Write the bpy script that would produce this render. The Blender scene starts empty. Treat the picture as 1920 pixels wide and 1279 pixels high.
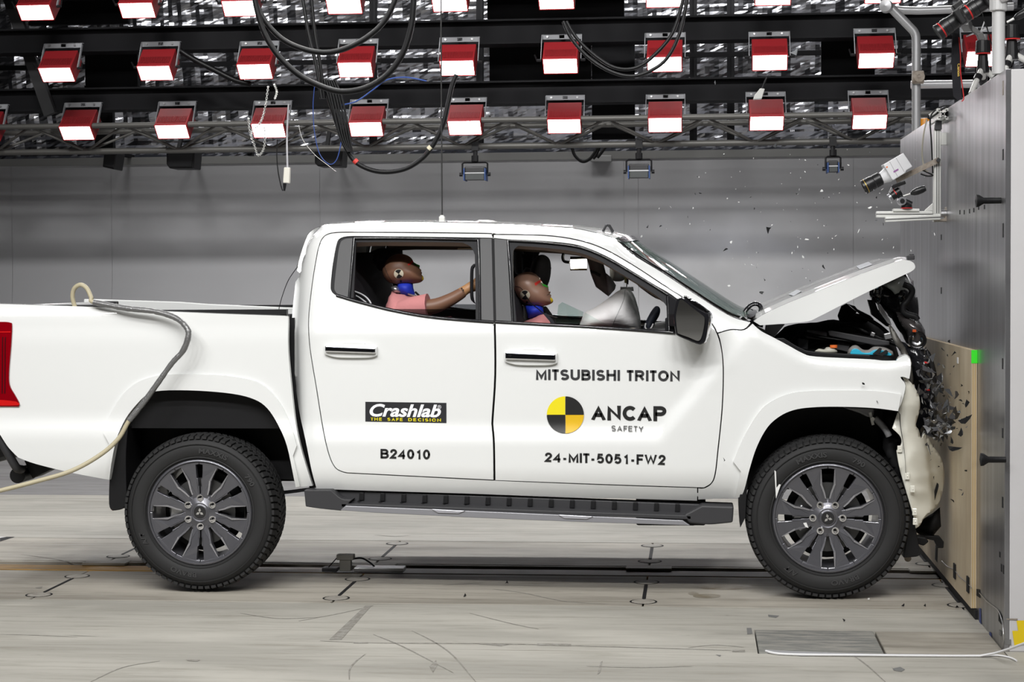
import bpy, bmesh, math, random
from mathutils import Vector, Matrix
random.seed(7)
SC = bpy.context.scene
COL = SC.collection
# ------------------------------------------------------------------ camera
F = 3450.0; VPX, VPY, ROLL = 1303.0, 520.0, 0.006
CAMZ = 1.53
_Y = Vector(((VPX-960)/F, (639.5-VPY)/F, 1)).normalized()       # world axes seen from the camera (right, up, forward)
_Z = Vector((1, ROLL, 0)).cross(_Y)
if _Z[1] < 0: _Z = -_Z
_Z.normalize()
_X = _Y.cross(_Z)
if _X[0] < 0: _X = -_X
def ray(px, py):
    c = Vector(((px-960)/F, (639.5-py)/F, 1))
    return Vector((_X.dot(c), _Y.dot(c), _Z.dot(c)))
def at(px, py, y):
    d = ray(px, py); return d*(y/d[1]) + Vector((0, 0, CAMZ))
def onx(px, py, x):
    d = ray(px, py); return d*(x/d[0]) + Vector((0, 0, CAMZ))
def onz(px, py, z=0.0):
    d = ray(px, py); return d*((z-CAMZ)/d[2]) + Vector((0, 0, CAMZ))
cam = bpy.data.cameras.new('camera'); camo = bpy.data.objects.new('camera', cam); COL.objects.link(camo)
cam.sensor_fit = 'HORIZONTAL'; cam.sensor_width = 36.0; cam.lens = 36.0*F/1920.0; cam.clip_end = 200
right = Vector((_X[0], _Y[0], _Z[0])); up = Vector((_X[1], _Y[1], _Z[1])); fwd = Vector((_X[2], _Y[2], _Z[2]))
m = Matrix((right, up, -fwd)).transposed().to_4x4(); m.translation = (0, 0, CAMZ)
camo.matrix_world = m
SC.camera = camo
# ------------------------------------------------------------------ world, exposure
W = bpy.data.worlds.new('world'); SC.world = W; W.use_nodes = True
W.node_tree.nodes['Background'].inputs[0].default_value = (0.75, 0.8, 0.9, 1)
W.node_tree.nodes['Background'].inputs[1].default_value = 0.12
SC.view_settings.view_transform = 'Standard'; SC.view_settings.look = 'None'
SC.view_settings.exposure = 0.09; SC.view_settings.gamma = 1.0; SC.view_settings.use_curve_mapping = False
# overhead floodlight rows, then two unseen rows added to brighten the back wall
LAMP_ROWS = [(1.2, 6.3, 130, 8.8, 0.9, 80), (3.4, 6.5, 120, 8.6, 0.4, 95), (5.4, 6.6, 40, 8.6, 0.3, 110), (12.6, 6.4, 50, 10.4, 0.4, 110), (16.2, 5.8, 190, 10.8, 0.5, 110), (13.2, 5.8, 210, 20.5, 1.0, 110), (19.3, 5.3, 75, 20.5, 1.4, 120)]
for (ly, lz, pw, ty, tz, sp) in LAMP_ROWS:
    for k in range(6):
        L = bpy.data.lights.new('flood', 'AREA'); L.shape = 'RECTANGLE'; L.size = 0.9; L.size_y = 0.3
        L.energy = pw/6; L.spread = math.radians(sp); L.color = (1.0, 0.992, 0.98)
        lo = bpy.data.objects.new('flood_or_fill_light', L); COL.objects.link(lo)
        x = -6.0 + k*1.6
        lo.location = (x, ly, lz)
        tgt = Vector((x*0.8-0.2, ty, tz)); lo.rotation_euler = (tgt-Vector(lo.location)).to_track_quat('-Z', 'Y').to_euler()
# ------------------------------------------------------------------ materials
MATS = {}
def mat(name, col, rough=0.5, metal=0.0, coat=0.0, spec=0.5, emit=None, es=1.0, bump=None, var=None, trans=0.0, ior=1.45, sheen=0.0, alpha=1.0):
    if name in MATS: return MATS[name]
    mt = bpy.data.materials.new(name); mt.use_nodes = True
    nt = mt.node_tree; b = nt.nodes['Principled BSDF']
    b.inputs['Base Color'].default_value = (*col, 1); b.inputs['Roughness'].default_value = rough
    b.inputs['Metallic'].default_value = metal; b.inputs['Specular IOR Level'].default_value = spec
    b.inputs['Coat Weight'].default_value = coat; b.inputs['Coat Roughness'].default_value = 0.04
    b.inputs['Transmission Weight'].default_value = trans; b.inputs['IOR'].default_value = ior
    b.inputs['Sheen Weight'].default_value = sheen
    if emit: b.inputs['Emission Color'].default_value = (*emit, 1); b.inputs['Emission Strength'].default_value = es
    tc = nt.nodes.new('ShaderNodeTexCoord')
    if var:   # (scale xyz, amount, second colour)
        sc, amt, c2 = var
        mp = nt.nodes.new('ShaderNodeMapping'); mp.inputs['Scale'].default_value = sc
        nz = nt.nodes.new('ShaderNodeTexNoise'); nz.inputs['Scale'].default_value = 1.0; nz.inputs['Detail'].default_value = 8; nz.inputs['Roughness'].default_value = 0.65
        rp = nt.nodes.new('ShaderNodeMapRange'); rp.inputs['From Min'].default_value = 0.5-amt; rp.inputs['From Max'].default_value = 0.5+amt
        mx = nt.nodes.new('ShaderNodeMix'); mx.data_type = 'RGBA'
        mx.inputs[6].default_value = (*col, 1); mx.inputs[7].default_value = (*c2, 1)
        L = nt.links.new
        L(tc.outputs['Object'], mp.inputs[0]); L(mp.outputs[0], nz.inputs['Vector']); L(nz.outputs[0], rp.inputs[0]); L(rp.outputs[0], mx.inputs[0]); L(mx.outputs[2], b.inputs['Base Color'])
    if bump:  # (scale xyz, strength, distance)
        sc, st, di = bump
        mp = nt.nodes.new('ShaderNodeMapping'); mp.inputs['Scale'].default_value = sc
        nz = nt.nodes.new('ShaderNodeTexNoise'); nz.inputs['Scale'].default_value = 1.0; nz.inputs['Detail'].default_value = 5
        bp = nt.nodes.new('ShaderNodeBump'); bp.inputs['Strength'].default_value = st; bp.inputs['Distance'].default_value = di
        L = nt.links.new
        L(tc.outputs['Object'], mp.inputs[0]); L(mp.outputs[0], nz.inputs['Vector']); L(nz.outputs[0], bp.inputs['Height']); L(bp.outputs[0], b.inputs['Normal'])
    MATS[name] = mt
    return mt
def glassmat(name, tint, refl=1.0, painted_sheen=None, dfac=0.45):
    if name in MATS: return MATS[name]
    mt = bpy.data.materials.new(name); mt.use_nodes = True; nt = mt.node_tree
    for n in list(nt.nodes): nt.nodes.remove(n)
    o = nt.nodes.new('ShaderNodeOutputMaterial'); tr = nt.nodes.new('ShaderNodeBsdfTransparent'); gl = nt.nodes.new('ShaderNodeBsdfGlossy')
    fr = nt.nodes.new('ShaderNodeFresnel'); fr.inputs[0].default_value = 1.45; mx = nt.nodes.new('ShaderNodeMixShader')
    tr.inputs[0].default_value = (*tint, 1); gl.inputs['Roughness'].default_value = 0.02; gl.inputs[0].default_value = (refl, refl, refl, 1)
    base = tr.outputs[0]
    if painted_sheen:
        df = nt.nodes.new('ShaderNodeBsdfDiffuse'); df.inputs[0].default_value = (*painted_sheen, 1); m2 = nt.nodes.new('ShaderNodeMixShader'); m2.inputs[0].default_value = dfac  # diffuse colour paints a pale reflection and haze into the glass
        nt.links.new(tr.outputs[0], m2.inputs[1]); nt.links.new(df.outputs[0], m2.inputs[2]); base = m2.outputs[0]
    nt.links.new(fr.outputs[0], mx.inputs[0]); nt.links.new(base, mx.inputs[1]); nt.links.new(gl.outputs[0], mx.inputs[2]); nt.links.new(mx.outputs[0], o.inputs[0])
    MATS[name] = mt; return mt
M_WHITE = mat('car_paint_white', (0.765, 0.775, 0.765), 0.35, coat=1.0)
M_BLACKPL = mat('black_plastic', (0.009, 0.009, 0.010), 0.5, spec=0.3, bump=((400, 400, 400), 0.15, 0.001))
M_GLOSSBK = mat('gloss_black', (0.012, 0.012, 0.014), 0.12, coat=0.5)
M_TRIM = mat('satin_black_trim', (0.014, 0.014, 0.016), 0.5, spec=0.15)
M_DARK = mat('dark_void', (0.006, 0.006, 0.007), 0.8)
M_GREYPL = mat('charcoal_plastic', (0.035, 0.035, 0.038), 0.55, bump=((300, 300, 300), 0.3, 0.001))
M_SILVER = mat('silver_paint', (0.27, 0.27, 0.29), 0.4, metal=0.3)
M_CHROME = mat('chrome', (0.8, 0.8, 0.82), 0.06, metal=1.0)
M_STEEL = mat('galvanised_steel', (0.48, 0.48, 0.49), 0.35, metal=0.9)
M_ALU = mat('aluminium', (0.74, 0.74, 0.71), 0.38, metal=0.3)
M_RUST = mat('rusty_steel', (0.22, 0.17, 0.13), 0.7, metal=0.3, var=((30, 30, 30), 0.2, (0.42, 0.38, 0.33)))
M_RUBBER = mat('tyre_rubber', (0.016, 0.016, 0.0165), 0.7, bump=((250, 250, 250), 0.15, 0.001))
M_ALLOY = mat('dark_alloy', (0.13, 0.13, 0.145), 0.34, metal=0.6, coat=0.4)
M_ALLOYF = mat('alloy_facet', (0.48, 0.48, 0.52), 0.25, metal=0.85, coat=0.5)
M_SKIN = mat('dummy_vinyl', (0.18, 0.09, 0.055), 0.45)
M_SKIN2 = mat('dummy_vinyl_tan', (0.42, 0.22, 0.10), 0.45)
M_PINK = mat('pink_cotton', (0.55, 0.22, 0.22), 0.9, bump=((60, 60, 60), 0.4, 0.004))
M_BLUE = mat('blue_neck', (0.01, 0.03, 0.42), 0.6)
M_FABRIC = mat('black_fabric', (0.014, 0.014, 0.018), 0.9, bump=((200, 200, 200), 0.2, 0.002))
M_AIRBAG = mat('airbag_fabric', (0.74, 0.73, 0.73), 0.85, bump=((18, 18, 60), 0.35, 0.01))
M_HEADLINER = mat('headliner', (0.27, 0.22, 0.18), 0.9)
M_RED = mat('red_housing', (0.24, 0.010, 0.014), 0.55)
M_BRACKET = mat('lamp_bracket', (0.33, 0.34, 0.36), 0.5)
M_LED = mat('led_panel', (1, 1, 1), 0.5, emit=(1.0, 0.98, 1.0), es=14.0)
M_BLKBEAM = mat('black_steel', (0.006, 0.006, 0.0075), 0.7, spec=0.25)
M_TRUSS = mat('truss_alloy', (0.11, 0.107, 0.10), 0.5, metal=0.4)
M_CABLE = mat('black_cable', (0.004, 0.004, 0.0045), 0.45, spec=0.35)
# ------------------------------------------------------------------ mesh helpers
class MB:
    def __init__(s): s.v = []; s.f = []; s.mi = []; s.cur = 0
    def add(s, vs, fs):
        n = len(s.v); s.v += [tuple(v) for v in vs]
        for f in fs: s.f.append([i+n for i in f]); s.mi.append(s.cur)
    def box(s, c, size, rot=None):
        hx, hy, hz = size[0]/2, size[1]/2, size[2]/2
        vs = [Vector((x, y, z)) for x in (-hx, hx) for y in (-hy, hy) for z in (-hz, hz)]
        if rot is not None: vs = [rot @ v for v in vs]
        c = Vector(c)
        s.add([v+c for v in vs], [(0,1,3,2), (4,6,7,5), (0,4,5,1), (2,3,7,6), (0,2,6,4), (1,5,7,3)])
    def bb(s, a, b):
        s.box([(a[i]+b[i])/2 for i in range(3)], [abs(b[i]-a[i]) for i in range(3)])
    def bar(s, p, q, w, h=None, upv=(0, 0, 1)):
        p = Vector(p); q = Vector(q); d = q-p; L = d.length; d.normalize(); u = Vector(upv)
        if abs(d.dot(u)) > 0.97: u = Vector((1, 0, 0))
        r = d.cross(u).normalized(); u = r.cross(d)
        R = Matrix((d, r, u)).transposed()
        s.box((p+q)/2, (L, w, h or w), R)
    def cyl(s, p, q, r0, r1=None, n=16, caps=True):
        p = Vector(p); q = Vector(q); r1 = r0 if r1 is None else r1
        d = (q-p).normalized(); a = d.orthogonal().normalized(); b = d.cross(a)
        vs = []
        for c, r in ((p, r0), (q, r1)):
            for k in range(n):
                t = 2*math.pi*k/n; vs.append(c + (a*math.cos(t)+b*math.sin(t))*r)
        fs = [(k, (k+1) % n, n+(k+1) % n, n+k) for k in range(n)]
        if caps: fs += [tuple(range(n))[::-1], tuple(range(n, 2*n))]
        s.add(vs, fs)
    def tube(s, pts, r, n=8, rs=None):
        pts = [Vector(p) for p in pts]; vs = []; N = len(pts); a = None
        for i, p in enumerate(pts):
            d = (pts[min(i+1, N-1)]-pts[max(i-1, 0)]).normalized()
            a = (a - d*a.dot(d)) if a is not None else d.orthogonal()
            if a.length < 1e-6: a = d.orthogonal()
            a.normalize(); b = d.cross(a); rr = rs[i] if rs else r
            for k in range(n):
                t = 2*math.pi*k/n; vs.append(p + (a*math.cos(t)+b*math.sin(t))*rr)
        fs = [(i*n+k, i*n+(k+1) % n, (i+1)*n+(k+1) % n, (i+1)*n+k) for i in range(N-1) for k in range(n)]
        fs += [tuple(range(n))[::-1], tuple(range((N-1)*n, N*n))]
        s.add(vs, fs)
    def lathe(s, prof, c, axis, n=32):   # prof: (radius, along)
        c = Vector(c); d = Vector(axis).normalized(); a = d.orthogonal().normalized(); b = d.cross(a); m_ = len(prof); vs = []
        for k in range(n):
            t = 2*math.pi*k/n; e = a*math.cos(t)+b*math.sin(t)
            for r, h in prof: vs.append(c + e*r + d*h)
        fs = [(k*m_+i, ((k+1) % n)*m_+i, ((k+1) % n)*m_+i+1, k*m_+i+1) for k in range(n) for i in range(m_-1)]
        s.add(vs, fs)
    def prism(s, poly, y0, y1):   # poly of (x,z), extruded along y
        n = len(poly)
        vs = [(x, y0, z) for x, z in poly] + [(x, y1, z) for x, z in poly]
        s.add(vs, [tuple(range(n)), tuple(range(n, 2*n))[::-1]] + [(k, n+k, n+(k+1) % n, (k+1) % n) for k in range(n)])
    def build(s, name, mats, parent=None, smooth=False, bevel=0.0, local=False, seg=2, ang=None):
        me = bpy.data.meshes.new(name); me.from_pydata(s.v, [], s.f); me.update()
        bm = bmesh.new(); bm.from_mesh(me); bmesh.ops.recalc_face_normals(bm, faces=bm.faces); bm.to_mesh(me); bm.free()
        if not isinstance(mats, (list, tuple)): mats = [mats]
        for q in mats: me.materials.append(q)
        if len(mats) > 1: me.polygons.foreach_set('material_index', s.mi)
        if smooth or ang:
            me.polygons.foreach_set('use_smooth', [True]*len(me.polygons))
            me.set_sharp_from_angle(angle=math.radians(ang or 40))
        return link(name, me, parent, bevel, local, seg)
def link(name, me, parent=None, bevel=0.0, local=False, seg=2):
    o = bpy.data.objects.new(name, me); COL.objects.link(o)
    if parent is not None: setpar(o, parent, local)
    if bevel:
        b = o.modifiers.new('bevel', 'BEVEL'); b.width = bevel; b.segments = seg; b.limit_method = 'ANGLE'; b.angle_limit = 0.6; b.harden_normals = False
    return o
def wmat(o):
    m_ = Matrix.LocRotScale(o.location, o.rotation_euler.to_quaternion(), o.scale)
    return (wmat(o.parent) @ o.matrix_parent_inverse @ m_) if o.parent else m_
def setpar(o, p, local=False):
    o.parent = p
    o.matrix_parent_inverse = Matrix.Identity(4) if local else wmat(p).inverted()
def tag(o, label=None, cat=None, group=None, kind=None):
    if label: o['label'] = label
    if cat: o['category'] = cat
    if group: o['group'] = group
    if kind: o['kind'] = kind
    return o
def empty(name, loc, parent=None, local=False):
    o = bpy.data.objects.new(name, None); COL.objects.link(o); o.location = loc; o.empty_display_size = 0.1
    if parent is not None: setpar(o, parent, local)
    return o
def copy_tree(o, parent=None, **kw):
    c = o.copy(); COL.objects.link(c)
    if parent is not None: c.parent = parent
    for ch in o.children: copy_tree(ch, c)
    return c
def cr(pts, n=5, closed=False):      # Catmull-Rom through points of any dimension
    P = [tuple(p) for p in pts]; N = len(P); out = []
    if N < 3 and not closed: return P
    for i in range(N if closed else N-1):
        g = (lambda j: P[j % N]) if closed else (lambda j: P[min(max(j, 0), N-1)])
        p0, p1, p2, p3 = g(i-1), g(i), g(i+1), g(i+2)
        for k in range(n):
            t = k/n
            out.append(tuple(0.5*(2*b+(c-a)*t+(2*a-5*b+4*c-d)*t*t+(3*b-a-3*c+d)*t**3) for a, b, c, d in zip(p0, p1, p2, p3)))
    if not closed: out.append(P[-1])
    return out
def path(*segs):     # closed outline from smooth segments that meet at corners
    out = []
    for s_ in segs:
        c = cr(s_, 4) if len(s_) > 2 else list(s_)
        if out and math.dist(out[-1], c[0]) < 0.3: c = c[1:]
        out += c
    if math.dist(out[0], out[-1]) < 0.3: out.pop()
    return out
def _clip(poly, ax, val, keep_less):
    out = []; n = len(poly)
    for i in range(n):
        a = poly[i]; b = poly[(i+1) % n]
        ia = (a[ax] <= val) if keep_less else (a[ax] >= val); ib = (b[ax] <= val) if keep_less else (b[ax] >= val)
        if ia: out.append(a)
        if ia != ib:
            t = (val-a[ax])/(b[ax]-a[ax]); p = [a[0]+(b[0]-a[0])*t, a[1]+(b[1]-a[1])*t]; p[ax] = val; out.append(tuple(p))
    return out
def _clean(p):
    ch = True
    while ch and len(p) >= 3:
        ch = False
        for i in range(len(p)):
            a, b, c = p[i-1], p[i], p[(i+1) % len(p)]
            if abs(a[0]-b[0])+abs(a[1]-b[1]) < 2e-5: p.pop(i); ch = True; break
            u = (b[0]-a[0], b[1]-a[1]); w = (c[0]-b[0], c[1]-b[1])
            if abs(u[0]*w[1]-u[1]*w[0]) < 1e-9 and u[0]*w[0]+u[1]*w[1] < 0: p.pop(i); ch = True; break
    return p
def area(p): return 0.5*sum(p[i-1][0]*p[i][1]-p[i][0]*p[i-1][1] for i in range(len(p)))
def grid_fill(poly, step):
    """Faces (lists of 2-D points) that fill a concave outline on a regular grid."""
    if area(poly) < 0: poly = poly[::-1]
    xs = [p[0] for p in poly]; faces = []
    i0 = math.floor(min(xs)/step); i1 = math.ceil(max(xs)/step)
    for i in range(i0, i1):
        st = _clip(_clip(poly, 0, i*step, False), 0, (i+1)*step, True)
        if len(st) < 3: continue
        zs = [p[1] for p in st]
        for j in range(math.floor(min(zs)/step), math.ceil(max(zs)/step)):
            c = _clip(_clip(st, 1, j*step, False), 1, (j+1)*step, True)
            if len(c) < 3: continue
            c = _clean(list(c))
            if len(c) >= 3 and abs(area(c)) > 1e-8: faces.append(c)
    return faces
def weld(faces):
    idx = {}; V = []; Fs = []
    for f in faces:
        g = []
        for p in f:
            k = (round(p[0]*20000), round(p[1]*20000))
            if k not in idx: idx[k] = len(V); V.append(p)
            if not g or g[-1] != idx[k]: g.append(idx[k])
        if len(g) > 1 and g[0] == g[-1]: g.pop()
        if len(set(g)) < 3: continue
        if len(set(g)) == len(g): Fs.append(g)
        else:                                     # outline touches itself inside this cell: split it into triangles
            from mathutils.geometry import tessellate_polygon
            for t in tessellate_polygon([[Vector((V[i][0], V[i][1], 0)) for i in g]]):
                tr = [g[i] for i in t]
                if len(set(tr)) == 3:
                    ar = area([V[i] for i in tr])
                    if abs(ar) > 1e-9: Fs.append(tr if ar > 0 else tr[::-1])
    return V, Fs
def shrink(poly, d):
    if area(poly) < 0: poly = poly[::-1]
    n = len(poly); out = []
    for i in range(n):
        a, b, c = poly[i-1], poly[i], poly[(i+1) % n]
        u = Vector((b[0]-a[0], b[1]-a[1])); w = Vector((c[0]-b[0], c[1]-b[1]))
        if u.length < 1e-7 or w.length < 1e-7: continue
        u.normalize(); w.normalize(); nn = Vector((-u[1]-w[1], u[0]+w[0]))
        if nn.length < 1e-4: out.append(b); continue
        nn.normalize(); k = max(0.4, nn.dot(Vector((-u[1], u[0]))))
        out.append((b[0]+nn[0]*d/k, b[1]+nn[1]*d/k))
    return out
def unproj(poly, yf):
    """Outline in pixels -> outline in world (x, z) on the surface y = yf(x, z)."""
    out = []
    for px, py in poly:
        y = 8.8
        for _ in range(4):
            p = at(px, py, y); y = yf(p[0], p[2])
        p = at(px, py, y); out.append((p[0], p[2]))
    return out
def panel_mesh(name, poly, yf, depth=0.03, step=0.03, hole=None):
    """A skin on y = yf(x,z) with that outline, and a rim that turns away from the viewer."""
    if area(poly) < 0: poly = poly[::-1]
    rims = [poly]
    fill = poly
    if hole:
        if area(hole) > 0: hole = hole[::-1]
        rims.append(hole)
        bi = min(((math.dist(p, q), i, j) for i, p in enumerate(poly) for j, q in enumerate(hole)))
        _, i, j = bi
        fill = poly[:i+1] + hole[j:] + hole[:j+1] + poly[i:]
    V, Fs = weld(grid_fill(fill, step))
    verts = [(x, yf(x, z), z) for x, z in V]; faces = [f[::-1] if False else f for f in Fs]; nfront = len(faces)
    for r in rims:
        n = len(verts); k = len(r)
        for x, z in r: verts.append((x, yf(x, z), z))
        for x, z in r: verts.append((x, yf(x, z)+depth, z))
        faces += [[n+(i+1) % k, n+i, n+k+i, n+k+(i+1) % k] for i in range(k)]
    me = bpy.data.meshes.new(name); me.from_pydata(verts, [], faces); me.update()
    me.polygons.foreach_set('use_smooth', [i < nfront for i in range(len(me.polygons))])
    return me
def inflate_mesh(name, poly, yc, T, D=None, step=0.012, power=0.5, it=6, back=True, tf=None, vs=1.0):
    """Cushion-like solid with that outline in (x,z): half thickness T reached at distance D from the edge."""
    V, Fs = weld(grid_fill(poly, step))
    n = len(poly); segs = [(poly[i-1], poly[i]) for i in range(n)]
    def dist(p):
        best = 9
        for a, b in segs:
            ux, uz = b[0]-a[0], b[1]-a[1]; L = ux*ux+uz*uz
            t = 0 if L < 1e-12 else max(0, min(1, ((p[0]-a[0])*ux+(p[1]-a[1])*uz)/L))
            d = (a[0]+ux*t-p[0])**2+(a[1]+uz*t-p[1])**2
            if d < best: best = d
        return math.sqrt(best)
    ds = [dist(p) for p in V]; Dm = D or max(ds)*1.0
    h = [T*math.sqrt(max(0, 1-(1-min(d/Dm, 1))**2)) for d in ds]
    nb = [set() for _ in V]
    for f in Fs:
        for i in range(len(f)): nb[f[i]].add(f[i-1]); nb[f[i-1]].add(f[i])
    for _ in range(it):
        h = [h[i] if ds[i] < 1e-4 or not nb[i] else 0.4*h[i]+0.6*sum(h[j] for j in nb[i])/len(nb[i]) for i in range(len(V))]
    yo = (lambda x, z: yc) if not callable(yc) else yc
    verts = [(x, yo(x, z)-h[i]*(tf(x, z) if tf else 1), z) for i, (x, z) in enumerate(V)]
    faces = list(Fs)
    if back:
        bidx = {}
        for i, (x, z) in enumerate(V):
            if ds[i] < 1e-4: bidx[i] = i
            else: bidx[i] = len(verts); verts.append((x, yo(x, z)+h[i]*vs*(tf(x, z) if tf else 1), z))
        faces += [[bidx[i] for i in f][::-1] for f in Fs]
    me = bpy.data.meshes.new(name); me.from_pydata(verts, [], faces); me.update()
    me.polygons.foreach_set('use_smooth', [True]*len(me.polygons))
    return me
def wpoly(pts, y): return [(p[0], p[2]) for p in (at(a, b, y) for a, b in pts)]
def setmat(me, *ms):
    for q in ms: me.materials.append(q)
    return me
# ================================================================== THE SETTING
from mathutils import noise as mnoise
def concrete(name, c1, c2, far=None):
    mt = bpy.data.materials.new(name); mt.use_nodes = True; nt = mt.node_tree; b = nt.nodes['Principled BSDF']; L = nt.links.new
    tc = nt.nodes.new('ShaderNodeTexCoord')
    def noise_(scale, det, sc=1.0, rough=0.6):
        mp = nt.nodes.new('ShaderNodeMapping'); mp.inputs['Scale'].default_value = scale
        nz = nt.nodes.new('ShaderNodeTexNoise'); nz.inputs['Scale'].default_value = sc; nz.inputs['Detail'].default_value = det; nz.inputs['Roughness'].default_value = rough
        L(tc.outputs['Object'], mp.inputs[0]); L(mp.outputs[0], nz.inputs['Vector']); return nz
    def ramp(src, lo, hi):
        r = nt.nodes.new('ShaderNodeMapRange'); r.inputs['From Min'].default_value = lo; r.inputs['From Max'].default_value = hi; L(src, r.inputs[0]); return r.outputs[0]
    def mix(fac, a, bb_, mode='MIX'):
        m_ = nt.nodes.new('ShaderNodeMix'); m_.data_type = 'RGBA'; m_.blend_type = mode
        if isinstance(fac, float): m_.inputs[0].default_value = fac
        else: L(fac, m_.inputs[0])
        for k, v in ((6, a), (7, bb_)):
            if isinstance(v, tuple): m_.inputs[k].default_value = (*v, 1)
            else: L(v, m_.inputs[k])
        return m_.outputs[2]
    n1 = noise_((0.35, 2.2, 1), 7); n2 = noise_((1.6, 14, 1), 8, rough=0.7); n3 = noise_((5, 22, 5), 6, rough=0.75)
    col = mix(ramp(n1.outputs[0], 0.36, 0.66), c1, (c2[0]*0.9, c2[1]*0.9, c2[2]*0.9))
    col = mix(ramp(n2.outputs[0], 0.50, 0.78), col, (c2[0]*0.62, c2[1]*0.6, c2[2]*0.55))
    n4 = noise_((0.9, 2.0, 1), 5, rough=0.55); n5 = noise_((0.5, 40, 1), 3)
    col = mix(ramp(n4.outputs[0], 0.52, 0.72), col, (c1[0]*1.12, c1[1]*1.12, c1[2]*1.12))
    col = mix(ramp(n5.outputs[0], 0.60, 0.72), col, (c2[0]*0.75, c2[1]*0.74, c2[2]*0.70))
    fac = ramp(n3.outputs[0], 0.64, 0.73)
    col = mix(fac, col, (c2[0]*0.5, c2[1]*0.49, c2[2]*0.46))
    L(col, b.inputs['Base Color'])
    rr = nt.nodes.new('ShaderNodeMapRange'); rr.inputs['To Min'].default_value = 0.42; rr.inputs['To Max'].default_value = 0.75; L(n2.outputs[0], rr.inputs[0]); L(rr.outputs[0], b.inputs['Roughness'])
    bp = nt.nodes.new('ShaderNodeBump'); bp.inputs['Strength'].default_value = 0.12; bp.inputs['Distance'].default_value = 0.01; L(n2.outputs[0], bp.inputs['Height']); L(bp.outputs[0], b.inputs['Normal'])
    MATS[name] = mt; return mt
M_FLOOR = concrete('floor_concrete', (0.45, 0.432, 0.385), (0.36, 0.345, 0.305))
M_FLOORD = concrete('track_concrete', (0.42, 0.39, 0.335), (0.24, 0.22, 0.185))
M_FLOORG = concrete('grey_painted_floor', (0.24, 0.235, 0.235), (0.21, 0.205, 0.205))
M_WALL = mat('grey_painted_wall', (0.36, 0.36, 0.372), 0.7, var=((0.4, 0.4, 0.8), 0.25, (0.33, 0.33, 0.34)))
M_CEIL = mat('dark_ceiling', (0.03, 0.03, 0.034), 0.8)
M_SIDEW = mat('dark_side_wall', (0.13, 0.13, 0.135), 0.8)
M_YEL = mat('worn_yellow_paint', (0.52, 0.28, 0.045), 0.6, var=((1.2, 20, 4), 0.16, (0.06, 0.045, 0.03)))
b_ = MB(); b_.bb((-14, -5, -0.2), (9, 21, -0.06)); floor = tag(b_.build('floor', M_DARK), 'beige grey concrete test hall floor in long slabs', None, None, 'structure')
XS = [-0.246-1.472*k for k in range(-1, 6)][::-1]         # cross joints of the track plates
def slab(x0, x1, y0, y1, m_, nm='floor_slab', top=0.0, g=0.004):
    q = MB(); q.bb((x0+g, y0+g, -0.06), (x1-g, y1-g, top)); return q.build(nm, m_, floor, bevel=0.003, seg=1)
q = MB()
for (xa, xb, ya, yb) in ((-14, 9, -5, 7.49), (-14, 0.25, 7.49, 8.536), (1.25, 9, 7.49, 8.536), (0.25, 1.25, 8.0, 8.536)): q.bb((xa, ya, -0.06), (xb, yb, 0))
q.build('floor_slab', M_FLOOR, floor)
M_HATCH = mat('worn_hatch_plate', (0.30, 0.29, 0.26), 0.6, metal=0.1, var=((6, 30, 5), 0.10, (0.16, 0.165, 0.155)))
slab(0.25, 0.765, 7.49, 8.0, M_HATCH, 'floor_hatch', 0.002, 0.006); slab(0.765, 1.25, 7.49, 8.0, M_FLOORD, 'floor_hatch', 0.001, 0.004)
edges = [-14]+XS+[9]
for i in range(len(edges)-1):
    slab(edges[i], edges[i+1], 8.54, 9.40, M_FLOORD); slab(edges[i], edges[i+1], 9.73, 10.59, M_FLOORD)
slab(-14, 9, 10.59, 12.75, M_FLOOR); slab(-14, 9, 12.75, 20.6, M_FLOORG)
# track rail in its channel
for (y0, y1, zt, m_, nm) in ((9.40, 9.42, -0.003, M_YEL, 'rail_edge'), (9.70, 9.73, -0.002, M_FLOORD, 'rail_edge')):
    q = MB(); q.bb((-14, y0, -0.06), (1.24, y1, zt)); q.build(nm, m_, floor, bevel=0.002, seg=1)
for (xa, xb, m_) in ((-14, -2.75, M_YEL), (-2.75, -1.9, mat('stained_rail', (0.16, 0.10, 0.04), 0.5, var=((2, 20, 4), 0.2, (0.04, 0.032, 0.025)))), (-1.9, 1.24, mat('dark_rail', (0.035, 0.03, 0.025), 0.5, var=((2, 30, 4), 0.2, (0.10, 0.075, 0.045))))):
    q = MB(); q.bb((xa, 9.50, -0.06), (xb, 9.66, -0.012)); q.build('rail_plate', m_, floor, bevel=0.002, seg=1)
# short slots and round anchor covers in the track plates
M_COVER = mat('anchor_cover', (0.37, 0.35, 0.31), 0.6, var=((30, 30, 5), 0.2, (0.24, 0.22, 0.19)))
cov = MB(); cov.lathe([(0, 0.003), (0.052, 0.003), (0.055, 0.0)], (0, 0, 0), (0, 0, 1), 20); covm = None
ringm = None
for x in XS:
    for y in (8.66, 9.22, 9.90, 10.48):
        q = MB(); q.lathe([(0.057, 0.001), (0.066, 0.001)], (x, y, 0), (0, 0, 1), 20); q.build('cover_gap', M_DARK, floor)
        q = MB(); q.lathe([(0.0, 0.0025), (0.054, 0.0025), (0.057, 0.0)], (x, y, 0), (0, 0, 1), 20); q.build('anchor_cover', M_COVER, floor)
    for (y0, y1) in ((8.74, 9.14), (9.98, 10.40)):
        q = MB(); q.bb((x-0.009, y0, -0.002), (x+0.009, y1, 0.0012)); q.build('floor_slot', M_DARK, floor)
    q = MB(); q.bb((x-0.12, 9.64, -0.01), (x+0.12, 9.75, 0.003)); q.build('rail_clamp_plate', M_FLOORD, floor, bevel=0.002, seg=1)
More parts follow.
